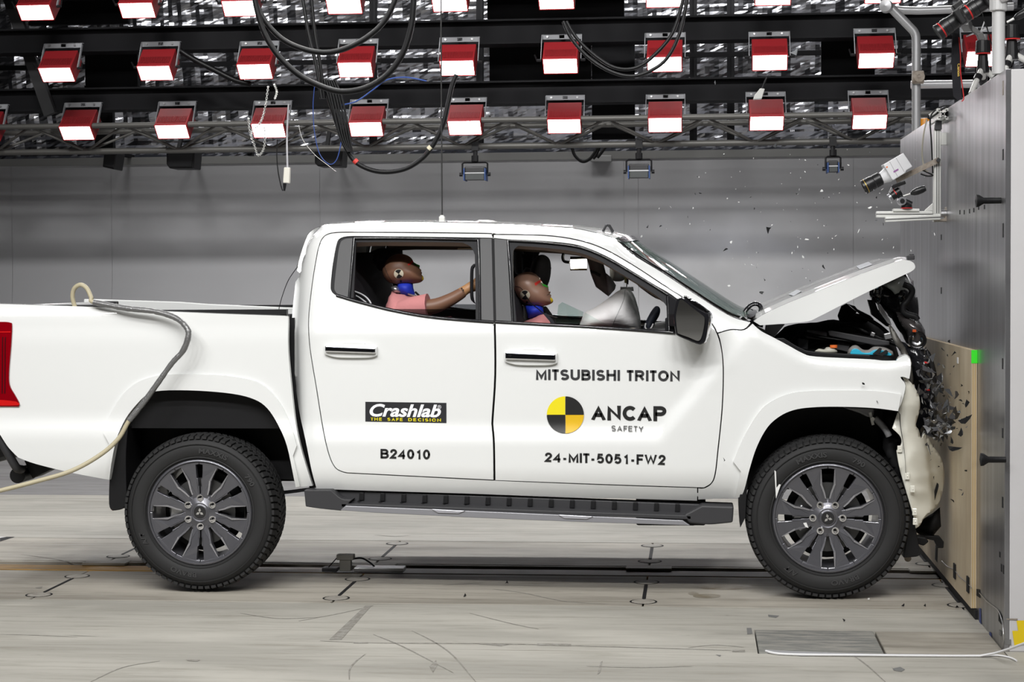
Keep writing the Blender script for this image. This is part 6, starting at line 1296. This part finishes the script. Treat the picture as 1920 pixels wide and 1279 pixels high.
def tripod(head, legs, Y, lab, grip=None):
    t = tag(empty('tripod', at(head[0], head[1]+60, Y)), lab, 'tripod'); h = at(*head, Y)
    q = MB(); q.cyl(h+Vector((0, 0, 0.03)), h-Vector((0, 0, 0.03)), 0.032, 0.036, 16); q.build('head', M_CAMB, t, bevel=0.004); q = MB(); q.cyl(h-Vector((0, 0, 0.03)), h-Vector((0, 0, 0.034)), 0.037, n=16); q.build('head_ring', M_REDR, t)
    q = MB(); q.cyl(h-Vector((0, 0, 0.034)), h-Vector((0, 0, 0.12)), 0.022, 0.03, 12); q.build('collar', M_CAMB, t, bevel=0.004)
    for k, (lx, ly) in enumerate(legs):
        e = at(lx, ly, Y); d_ = (e-h); s0 = h-Vector((0, 0, 0.09)); tt = (BZ-s0[2])/(e[2]-s0[2]); foot = s0+(e-s0)*tt; foot[1] += (-0.10, 0.18, 0.02)[k % 3]
        q = MB(); q.cyl(s0, foot, 0.014, 0.012, 12); q.build('leg', M_ALU, t, ang=50); q = MB(); m_ = s0+(foot-s0)*0.35; q.cyl(m_, s0+(foot-s0)*0.5, 0.019, n=12); q.build('leg_clamp', M_CAMB, t, ang=50)
    if grip:
        a, c = at(*grip[0], Y), at(*grip[1], Y); q = MB(); m_ = a+(c-a)*0.35; q.cyl(a, m_, 0.006); q.build('handle_rod', M_ALU, t, ang=50); q = MB(); q.lathe([(0.006, 0), (0.016, 0.02), (0.018, 0.06), (0.014, (c-m_).length), (0, (c-m_).length+0.004)], m_, (c-m_), 12); q.build('handle_grip', M_CAMB, t, ang=60)
    return t
tp = tripod((1843, 88), ((1822, 165), (1852, 165), (1868, 150)), 8.7, 'silver legged tripod under the front photo camera')
q = MB(); q.bar(at(1843,82,8.7), at(1836,62,8.7), 0.03, 0.03); q.bar(at(1836,64,8.7), at(1815,48,8.7), 0.02, 0.025); q.bar(at(1815,52,8.7), at(1808,40,8.6), 0.04, 0.04); q.build('ball_head', mat('head_grey', (0.10, 0.10, 0.10), 0.4), tp, bevel=0.004)
q = MB(); q.bar(at(1812,68,8.7), at(1866,48,8.7), 0.006); q.bar(at(1838,62,8.7), at(1846,40,8.7), 0.005); q.build('tension_rod', M_STEEL, tp)
tripod((1897, 60), ((1882, 130), (1894, 130), (1922, 112)), 8.2, 'silver legged tripod right of the guard post, head with a long grip', ((1888, 42), (1925, 22)))
wire('camera_cable', [(1840,0),(1842,25),(1850,50),(1857,75),(1862,90)], 8.5, 0.003, M_CABLE, 'thin black cable hanging by the photo cameras')
q = MB(); p = at(1733, 232, 11.1); q.lathe([(0.036, -0.06), (0.036, 0.0), (0.030, 0.028), (0.0, 0.034)], p, (0, 0, 1), 16); bc = tag(q.build('warning_beacon', mat('amber_beacon', (0.85, 0.32, 0.01), 0.3), ang=50), 'orange warning beacon behind the guard rail post', 'beacon')
q = MB(); q.cyl(p-Vector((0, 0, 0.06)), Vector((p[0], p[1], BZ)), 0.03, n=12); q.build('beacon_base', M_BLACKPL, bc)
# ---- high speed camera on its aluminium bracket
YB = 9.36
brk = tag(empty('camera_bracket', at(1758, 410, YB)), 'aluminium profile bracket bolted to the barrier face, carrying a white camera', 'bracket')
def prof(nm, pix, y0, y1, par=brk): 
    o = prism_px(nm, pix, y0, y1, M_ALU, par, 0.003); return o
prof('upright', [(1751.5,232),(1764.5,232),(1764.5,416),(1750,416)], YB, YB+0.04)
for xx in (1756, 1760): prism_px('profile_groove', [(xx,240),(xx+1.2,240),(xx+1.0,400),(xx-0.2,400)], YB-0.001, YB+0.002, M_GREYPL, brk, 0)
prof('shelf_profile', [(1643,396.5),(1749,396),(1749,402),(1751,407.5),(1643,407.5)], YB-0.02, YB+0.02); prism_px('profile_groove', [(1643,401),(1749,401),(1749,402.5),(1643,402.5)], YB-0.021, YB-0.018, M_GREYPL, brk, 0)
prof('shelf_profile', [(1660,407),(1764,402),(1764,408),(1764,412),(1660,416)], YB-0.075, YB-0.035); prism_px('profile_groove', [(1660,411),(1764,406.5),(1764,408),(1660,412.5)], YB-0.076, YB-0.073, M_GREYPL, brk, 0)
a = at(1766, 215, YB-0.02); q = MB(); q.bb((a[0]-0.02, YB-0.02, a[2]-0.02), (1.6, YB+0.02, a[2]+0.02)); 
q = MB(); s_ = 0.021
for (dx, dz) in ((-1, -1), (-1, 1), (1, -1), (1, 1)): q.bb((a[0]+dx*s_-0.007, YB-0.06, a[2]+dz*s_-0.007), (a[0]+dx*s_+0.007, YB+0.28, a[2]+dz*s_+0.007))
q.bb((a[0]-0.009, YB-0.06, a[2]-0.009), (a[0]+0.009, YB+0.28, a[2]+0.009)); q.bar((a[0]-s_, YB+0.11, a[2]-s_), (a[0]+s_, YB+0.11, a[2]+s_), 0.34, 0.006, (1, 0, -1)); q.bar((a[0]-s_, YB+0.11, a[2]+s_), (a[0]+s_, YB+0.11, a[2]-s_), 0.34, 0.006, (1, 0, 1)); q.build('top_profile', M_ALU, brk)
prism_px('angle_plate', [(1754,226),(1766,226),(1766,243),(1752,243)], YB-0.012, YB+0.0, M_GREYPL, brk, 0.002)
prism_px('foot_bracket', [(1774,388),(1780,388),(1780,415),(1752,416),(1750,412),(1772,410)], YB-0.01, YB+0.05, M_RUST, brk, 0.003); q = MB(); q.cyl(at(1764,400,YB), at(1774,400,YB), 0.018, n=10); q.build('clamp_bolt', M_STEEL, brk)
a = at(1758, 260, YB); q = MB(); q.bb((a[0]-0.005, YB+0.005, a[2]-0.03), (BX, YB+0.035, a[2]+0.03)); q.build('wall_spacer', M_ALU, brk)
prism_px('gusset', [(1735,393),(1749,381),(1749,395),(1733,396)], YB-0.005, YB+0.0, M_ALU, brk, 0.001)
q = MB(); q.bar(at(1680,338.5,YB-0.05), at(1761,299.5,YB-0.012), 0.006, 0.026); q.build('stay', M_RUST, brk); q = MB(); p = at(1759, 300.5, YB-0.02); q.cyl(p, p-Vector((0, 0.02, 0)), 0.010, n=8); q.build('stay_bolt', M_GREYPL, brk)
hs = tag(empty('high_speed_camera', at(1683, 330, YB-0.05)), 'white box camera with black lens pointing down left, on the barrier bracket', 'camera')
M_CAMW = mat('camera_white', (0.72, 0.72, 0.74), 0.4)
prism_px('body', [(1656,308.5),(1690,288.5),(1694,286.5),(1711,312.5),(1699,320),(1698,324),(1675,338),(1672,335)], YB-0.10, YB+0.02, M_CAMW, hs, 0.004)
for (u, v) in (((1668,303),(1683,331)), ((1680,296),(1696,323))): q = MB(); q.bar(at(*u, YB-0.1005), at(*v, YB-0.1005), 0.002, 0.001, (0, 1, 0)); q.build('seam', mat('seam_grey', (0.35,0.35,0.36), 0.8), hs)
prism_px('print', [(1675,321),(1684,316),(1685,319),(1676,324)], YB-0.1012, YB-0.1, mat('purple_print', (0.30,0.12,0.32), 0.6), hs, 0); prism_px('warning_dot', [(1661,313),(1664,311.5),(1665,314),(1662,315)], YB-0.1012, YB-0.1, mat('orange_cap', (0.75,0.16,0.03), 0.5), hs, 0)
d0 = at(1666, 327, YB-0.04); d1_ = at(1652, 334.5, YB-0.04); q = MB(); q.cyl(d0, d1_, 0.040, 0.028, 20); q.build('mount', M_CAMW, hs, bevel=0.002, ang=40)
e0 = at(1656, 332, YB-0.04); e1 = at(1619, 351.5, YB-0.04); ax = (e1-e0); L_ = ax.length; q = MB(); q.lathe([(0.027, 0), (0.029, 0.012), (0.034, 0.016), (0.035, L_*0.45), (0.0335, L_*0.47), (0.036, L_*0.6), (0.037, L_), (0.033, L_), (0.028, L_-0.015), (0, L_-0.02)], e0, ax, 26); q.build('lens', M_CAMB, hs, ang=35)
q = MB(); q.lathe([(0.0365, L_*0.86), (0.0378, L_*0.865), (0.0378, L_*0.885), (0.0365, L_*0.89)], e0, ax, 26); q.build('gold_ring', mat('gold_ring', (0.6, 0.4, 0.08), 0.35, metal=0.6), hs)
ph_ = tag(empty('pan_head', at(1700, 388, YB-0.02)), 'small black and silver pan head under the white camera', 'tripod head')
prism_px('base_plate', [(1675,391.5),(1724,391.5),(1724,396.3),(1675,396.3)], YB-0.03, YB+0.03, M_ALU, ph_, 0.002)
def cpx(nm, a, c, r, m_, r1=None): q = MB(); q.cyl(at(*a, YB-0.02), at(*c, YB-0.02), r, r1, 18); return q.build(nm, m_, ph_, bevel=0.002, ang=40)
cpx('pan_base', (1700,391), (1700,384), 0.027, M_CAMB); q = MB(); q.cyl(at(1700,391,YB-0.02), at(1700,389.5,YB-0.02), 0.0285, n=18); q.build('red_ring', M_REDR, ph_)
q = MB(); p = at(1692, 377, YB-0.055); q.cyl(p, p+Vector((0, 0.07, 0)), 0.021, n=20); q.build('tilt_knob', mat('silver_knob', (0.4, 0.4, 0.42), 0.3, metal=0.7), ph_, bevel=0.003, ang=40); q = MB(); q.cyl(p-Vector((0, 0.002, 0)), p, 0.012, n=16); q.build('knob_face', M_CAMB, ph_)
cpx('arm', (1708,385), (1695,378), 0.020, M_CAMB); cpx('roll_barrel', (1688,358), (1671,369), 0.022, M_CAMB); cpx('roll_cap', (1673,368), (1667,372), 0.021, MATS['silver_knob']); q = MB(); q.cyl(at(1680,362.5,YB-0.02), at(1678.5,363.5,YB-0.02), 0.0225, n=18); q.build('red_ring', M_REDR, ph_)
cpx('neck', (1690,372), (1684,362), 0.014, M_CAMB); q = MB(); q.bar(at(1672,351,YB-0.03), at(1697,342,YB-0.03), 0.05, 0.018); q.build('quick_plate', M_CAMB, ph_, bevel=0.004); q = MB(); q.bar(at(1668,362,YB-0.03), at(1673,351,YB-0.03), 0.012, 0.01); q.build('lever', M_STEEL, ph_); cpx('red_button', (1674,353), (1676,352), 0.007, M_REDR)
cpx('handle_rod', (1693,368), (1708,363), 0.004, M_ALU); a = at(1707, 363.5, YB-0.02); c = at(1735, 353, YB-0.02); q = MB(); Lh = (c-a).length; q.lathe([(0.006, 0), (0.015, 0.015), (0.019, 0.035), (0.018, Lh*0.8), (0.014, Lh), (0, Lh+0.003)], a, c-a, 14); q.build('handle_grip', M_CAMB, ph_, ang=60)
for (pts, r, m_, lab) in (([(1738,224),(1732,250),(1729,280),(1730,300),(1734,318),(1740,322)], 0.004, mat('beige_cable', (0.33, 0.31, 0.25), 0.6), 'thin beige cable drooping beside the aluminium upright'), ([(1790,198),(1768,199),(1750,210),(1744,225),(1746,260),(1748,300),(1749,325)], 0.004, M_CABLE, 'thin black cable running down beside the aluminium upright'), ([(1800,195),(1770,203),(1755,214),(1742,222),(1741,216)], 0.005, M_CABLE, 'black cable bundle over the top of the barrier edge'), ([(1718,322),(1728,319),(1740,324),(1749,329),(1738,330),(1726,326)], 0.004, M_CABLE, 'small loop of black cable between the stay and the upright')):
    wire('bracket_cable', pts, YB-0.01, r, m_, lab)
# ================================================================== HOSE ON THE TRUCK, FLOOR ITEMS
hose = tag(empty('taped_hose', at(200, 580, 8.7)), 'beige hose looped over the truck bed, partly wrapped in silver tape, trailing left', 'hose')
HP = [((141,577),8.86),((136,557),8.85),((139.5,541),8.84),((151,534),8.83),((163,541),8.82),((171,558),8.80),((176,567),8.79),((235,578),8.765),((289,584),8.75),((329,596),8.73),((349.5,614),8.70),((353,631),8.69),((343,658),8.69),((322.6,681),8.69),((295.7,718.5),8.685),((269,755.5),8.68),((242,789),8.67),((222,822.7),8.66),((188,853),8.64),((134,883),8.60),((67,903),8.55),((0,920),8.50),((-60,934),8.45)]
hp_ = [at(a[0], a[1], y) for a, y in HP]+[Vector((-4.1, 8.3, 0.36)), Vector((-4.7, 8.0, 0.10)), Vector((-5.3, 7.8, 0.013)), Vector((-6.2, 7.7, 0.012))]
q = MB(); q.tube(cr(hp_[:8], 6), 0.011, 10); q.build('hose_end', mat('beige_hose', (0.46, 0.41, 0.28), 0.5), hose, ang=60); q = MB(); q.tube(cr(hp_[15:], 6), 0.011, 10); q.build('hose_run', MATS['beige_hose'], hose, ang=60)
tp_ = cr(hp_[6:17], 9); q = MB(); q.tube(tp_, 0.0135, 12, [0.0135+0.0022*nz3(i*0.9, 0, 0, 1, 2)+0.0015*random.random() for i in range(len(tp_))]); q.build('tape_wrap', mat('duct_tape', (0.20, 0.20, 0.20), 0.32, metal=0.5, bump=((120, 120, 120), 0.6, 0.004)), hose, ang=60)
rs = tag(empty('rail_trigger', onz(650, 1070)), 'grey trigger block with a cable on the floor rail under the truck', 'sensor')
q = MB(); p = onz(648, 1071); q.bb((p[0]-0.03, 9.46, 0.002), (p[0]+0.03, 9.5, 0.085)); q.bb((p[0]-0.045, 9.455, 0.06), (p[0]+0.045, 9.51, 0.088)); q.build('block', mat('block_grey', (0.30, 0.29, 0.26), 0.6), rs, bevel=0.003); q = MB(); q.bb((p[0]+0.05, 9.44, 0.0), (p[0]+0.31, 9.54, 0.022)); q.build('base_plate', M_STEEL, rs, bevel=0.003); q = MB(); q.bb((p[0]-0.12, 9.44, 0.0), (p[0]-0.04, 9.52, 0.02)); q.build('side_plate', M_GREYPL, rs, bevel=0.003)
q = MB(); q.tube(cr([Vector((p[0]+0.03, 9.5, 0.06)), Vector((p[0]+0.08, 9.5, 0.065)), Vector((p[0]+0.12, 9.5, 0.045)), Vector((p[0]+0.15, 9.5, 0.02))], 5), 0.005, 6); q.tube([Vector((p[0]-0.09, 9.47, 0.02)), Vector((p[0]-0.04, 9.47, 0.075))], 0.003, 5); q.build('cable', M_CABLE, rs)
fc = tag(empty('floor_cable', onz(1600, 1229)), 'white cable taped along the floor from the hatch to the barrier', 'cable')
M_WC = mat('white_cable', (0.75, 0.75, 0.76), 0.4)
q = MB(); q.tube(cr([onz(a, c, 0.006) for a, c in ((1436,1221),(1460,1226),(1520,1228),(1600,1228.5),(1700,1229.5),(1790,1230),(1838,1230))], 4)+[Vector(at(1866,1225,7.45)), Vector(at(1895,1216,7.3)), Vector(at(1930,1203,7.2))], 0.005, 8); q.build('run', M_WC, fc, ang=60)
q = MB(); q.tube(cr([onz(a, c, 0.005) for a, c in ((1840,1230),(1870,1229),(1893,1233),(1906,1239)) ], 4), 0.004, 8); q.build('branch', M_WC, fc, ang=60)
q = MB(); P_ = [onz(a, c, 0.0) for a, c in ((1434,1219),(1460,1221),(1560,1225),(1640,1227),(1760,1228),(1760,1232),(1640,1232),(1500,1231),(1440,1226))]; q.add([(p[0], p[1], 0.0025) for p in P_], [tuple(range(len(P_)))]); q.build('clear_tape', mat('floor_tape', (0.42, 0.42, 0.43), 0.25, spec=0.6), fc)
# thin instrument wire taped along the foot of the plywood
wq = MB(); wq.tube(cr([onx(a, c, 1.219) for a, c in ((1766,1052),(1776,1062),(1788,1068),(1800,1082),(1812,1092),(1822,1103))], 5), 0.002, 5); wo = tag(wq.build('sensor_wire', M_STEEL), 'thin grey wire taped along the lower part of the plywood', 'wire')
for (a, c) in ((1791,1071),(1816,1096)):
    p = onx(a, c, 1.2225); q = MB(); q.bb((1.2165, p[1]-0.03, p[2]-0.035), (1.2225, p[1]+0.03, p[2]+0.035)); q.build('black_tape', M_DARK, wo)
wq = MB(); wq.tube(cr([onx(a, c, BX-0.004) for a, c in ((1836,1112),(1850,1128),(1866,1140),(1874,1150),(1880,1172),(1882,1200),(1878,1216))], 5), 0.002, 5); tag(wq.build('sensor_wire', M_STEEL), 'thin grey wire running down the steel barrier face', 'wire')
p = onx(1796, 676, 1.2222); q = MB(); q.bb((1.2195, p[1]-0.02, p[2]-0.014), (1.2222, p[1]+0.02, p[2]+0.014)); q.build('white_sticker', MATS['white_mark'], ply)
# ================================================================== FLYING DEBRIS
rd = random.Random(11)
def shard_mesh(nm, s_, m_, flat=0.25, jag=6, seed=0):
    r = random.Random(seed); n = jag; V_ = []
    a0 = r.random()*6
    for k in range(n):
        a = a0+2*math.pi*k/n+r.uniform(-0.3, 0.3); d = s_*r.uniform(0.35, 1.0)*(1.0 if k % 2 else 0.55); V_.append((d*math.cos(a), -flat*s_*r.uniform(0.02, 0.5), d*math.sin(a)))
    V2 = [(x*0.95, y+flat*s_*0.35, z*0.95) for x, y, z in V_]
    me = bpy.data.meshes.new(nm); me.from_pydata(V_+V2, [], [tuple(range(n)), tuple(range(n, 2*n))[::-1]]+[(k, n+k, n+(k+1) % n, (k+1) % n) for k in range(n)]); me.materials.append(m_); return me
M_SHW = mat('white_fragment', (0.75, 0.75, 0.74), 0.4); M_SHB = mat('black_fragment', (0.015, 0.015, 0.016), 0.25, coat=0.5); M_SHG = mat('clear_fragment', (0.34, 0.35, 0.37), 0.12, metal=0.8); M_SHD = mat('grey_fragment', (0.06, 0.06, 0.065), 0.3)
WH = [shard_mesh('white_fragment', 1.0, M_SHW, 0.15, 5, k) for k in range(4)]; BK = [shard_mesh('black_fragment', 1.0, M_SHB, 0.2, 6, 20+k) for k in range(5)]; CL = [shard_mesh('clear_fragment', 1.0, M_SHG, 0.15, 5, 40+k) for k in range(4)]; GY = [shard_mesh('grey_fragment', 1.0, M_SHD, 0.2, 6, 60+k) for k in range(3)]
def shard(kind, px, py, Y, size, lab, grp=None, el=1.0):
    me = rd.choice({'w': WH, 'b': BK, 'c': CL, 'g': GY}[kind]); o = bpy.data.objects.new(me.name.split('.')[0], me); COL.objects.link(o); o.location = at(px, py, Y)
    s_ = size*Y/F; o.scale = (s_*el, s_, s_/el); o.rotation_euler = (rd.uniform(-0.9, 0.9), rd.uniform(0, 6.28), rd.uniform(-0.9, 0.9)); tag(o, lab, 'fragment', grp); return o
big = [('b',1441,429,9.0,9,'large black fragment in the air above the base of the windscreen'), ('b',1427,548,9.0,8,'black fragment flying just above the rear of the bonnet'), ('b',1544,501,9.4,5,'black fragment hanging above the middle of the bonnet'), ('b',1360,468,9.2,5,'black sliver above the sloping windscreen'), ('w',1541,358,9.2,7,'white fragment high up above the bonnet, left of the white camera'), ('w',1513,449,9.2,6,'curled white fragment above the raised bonnet'), ('w',1371,454,9.2,6,'white fragment above the windscreen, the largest there'), ('w',1632,389,9.1,7,'white ragged fragment beside the camera shelf'), ('w',1610,433,9.1,5,'white fragment below the camera shelf'), ('w',1506,482,9.3,6,'white fragment just above the bonnet middle'), ('w',1203,443,9.3,5,'white fragment above the front edge of the roof'), ('w',1367,536,9.0,5,'white fragment close to the lower windscreen'), ('w',1323,324,9.3,4,'white fragment high above the windscreen, near the truss'), ('c',1492,98,9.6,17,'large clear plastic sheet flying beside the eighth middle lamp'), ('c',1454,274,9.5,7,'clear fragment just below the truss, above the bonnet'), ('c',1340,155,9.5,6,'long clear sliver on the dark beam between lamps'), ('b',1780,640,8.6,5,'black fragment in front of the plywood top edge'), ('b',1790,662,8.5,6,'black sliver falling in front of the plywood beside the white sticker'), ('b',1817,736,8.4,5,'black sliver near the plywood edge, halfway up'), ('b',1811,882,8.4,6,'black sliver before the plywood edge, level with the wheel top'), ('b',1786,938,8.5,6,'black fragment before the lower plywood'), ('b',1619,720,8.74,6,'black fragment on the front fender skin'), ('b',1645,754,8.74,5,'black sliver above the front wheel arch'), ('b',1358,863,8.72,4,'black fragment by the front door edge')]
for kd, x, y, Y, sz, lab in big: shard(kd, x, y, Y, sz, lab, None, rd.uniform(0.8, 1.6))
for k in range(110):
    t = rd.random(); x = 1200+rd.betavariate(1.6, 1.3)*560; top = 280 if x > 1300 else 380; y = top+rd.random()**0.8*(max(top+40, min(590, 430+(x-1180)*0.35 if x < 1420 else 590-(x-1420)*0.40))-top-10)
    if x > 1690: y = rd.uniform(250, 480)
    kd = rd.choice('wwwwcb'); zone = 'over the windscreen' if x < 1380 else 'above the bonnet' if x < 1560 else 'near the barrier camera'; hi = 'high up' if y < 400 else 'low down'
    shard(kd, x, y, rd.uniform(8.8, 9.9), rd.choice((1.6, 2.0, 2.4, 3.0, 3.6)), 'small %s splinter in the air %s, %s' % ({'w': 'white', 'c': 'clear', 'b': 'black'}[kd], zone, hi), 'splinters in the air above the bonnet', rd.uniform(0.7, 2.0))
# burst of headlamp splinters at the crushed corner
for k in range(150):
    a = rd.gauss(0, 1); b = rd.gauss(0, 1); u = rd.random()
    if u < 0.62: x, y = 1766+a*21, 790+b*20
    elif u < 0.85: x, y = 1748+a*12, 730+b*32
    else: x, y = 1738+a*8, 700+b*25
    x = min(x, 1812); x = max(x, 1722)
    Yl = 1.205/((x-1303)/F*1.0) if x > 1500 else 9
    Y = min(rd.uniform(8.45, 8.95), Yl*0.985)
    kd = rd.choice('bbbbccgg'); shard(kd, x, y, Y, rd.choice((6, 8, 11, 13, 15)) if kd != 'c' else rd.choice((5, 7, 9, 12)), '%s headlamp splinter in the %s of the burst before the plywood' % ({'b': 'black', 'c': 'clear glinting', 'g': 'grey'}[kd], ('upper left' if x < 1750 else 'upper right') if y < 740 else ('middle left' if x < 1760 else 'middle right') if y < 800 else ('lower left' if x < 1760 else 'lower right')), 'splinters of the broken headlamp', rd.uniform(0.7, 1.7))
for k in range(26):
    x = rd.uniform(1745, 1818); y = rd.uniform(650, 930); kd = rd.choice('bbcg'); shard(kd, x, y, rd.uniform(8.35, 8.5), rd.choice((2, 3, 4)), 'tiny %s splinter drifting before the %s of the plywood' % ({'b': 'black', 'c': 'clear', 'g': 'grey'}[kd], 'top' if y < 740 else 'middle' if y < 840 else 'lower half'), 'tiny splinters before the plywood', rd.uniform(0.7, 2.0))
for k, (x, y) in enumerate(((1694,1139),(1734,1139),(1583,1167),(1629,1127),(950,1096),(872,1120),(1794,1142))):
    p = onz(x, y); o = shard('b' if y != 1127 else 'w', x, y, p[1], 5, ['black splinter lying upright on the floor in front of the front wheel, left', 'black splinter on the floor right of the front wheel', 'thin black splinter on the floor by the hatch', 'white splinter on the floor under the front wheel', 'small dark bolt on the floor under the truck sill', 'small dark splinter on the floor below the truck centre', 'black splinter at the foot of the plywood'][k], None); o.location = (p[0], p[1], 0.010)
# white scratch fragment stuck on the front tyre
for (pts, lab) in (([(1452,882),(1455,884),(1456,915),(1461,908),(1464,909),(1458,926),(1455,935)], 'long white splinter stuck on the left of the front tyre'), ([(1506,981),(1512,980),(1516,990),(1510,988)], 'white splinter on a spoke of the front wheel')):
    q = MB(); q.prism(wpoly(pts, 8.745), 8.745, 8.749); tag(q.build('white_fragment', M_SHW), lab, 'fragment')
# ================================================================== SMOKE over the windscreen and bonnet
vm = bpy.data.materials.new('airbag_smoke'); vm.use_nodes = True; nt = vm.node_tree
for n in list(nt.nodes): nt.nodes.remove(n)
out = nt.nodes.new('ShaderNodeOutputMaterial'); vs_ = nt.nodes.new('ShaderNodeVolumeScatter'); vs_.inputs['Color'].default_value = (0.78, 0.82, 1.0, 1)
tc = nt.nodes.new('ShaderNodeTexCoord'); ln = nt.nodes.new('ShaderNodeVectorMath'); ln.operation = 'LENGTH'; nt.links.new(tc.outputs['Object'], ln.inputs[0])
mr = nt.nodes.new('ShaderNodeMapRange'); mr.inputs['From Min'].default_value = 1.0; mr.inputs['From Max'].default_value = 0.1; mr.interpolation_type = 'SMOOTHSTEP'; nt.links.new(ln.outputs['Value'], mr.inputs[0])
nz_ = nt.nodes.new('ShaderNodeTexNoise'); nz_.inputs['Scale'].default_value = 2.2; nz_.inputs['Detail'].default_value = 3; nt.links.new(tc.outputs['Object'], nz_.inputs['Vector'])
m2 = nt.nodes.new('ShaderNodeMapRange'); m2.inputs['From Min'].default_value = 0.36; m2.inputs['From Max'].default_value = 0.68; nt.links.new(nz_.outputs[0], m2.inputs[0])
mu = nt.nodes.new('ShaderNodeMath'); mu.operation = 'MULTIPLY'; nt.links.new(mr.outputs[0], mu.inputs[0]); nt.links.new(m2.outputs[0], mu.inputs[1])
m3 = nt.nodes.new('ShaderNodeMath'); m3.operation = 'MULTIPLY'; m3.inputs[1].default_value = 1.3; nt.links.new(mu.outputs[0], m3.inputs[0]); nt.links.new(m3.outputs[0], vs_.inputs['Density']); nt.links.new(vs_.outputs[0], out.inputs['Volume'])
q = MB(); q.lathe([(math.sin(t*math.pi/8), -math.cos(t*math.pi/8)) for t in range(9)], (0, 0, 0), (0, 0, 1), 16); sm = q.build('smoke', vm); c = at(1345, 490, 9.85); sm.location = c; sm.scale = (0.62, 0.55, 0.42)
tag(sm, 'faint bluish smoke hanging over the windscreen and bonnet', 'smoke', None, 'stuff')
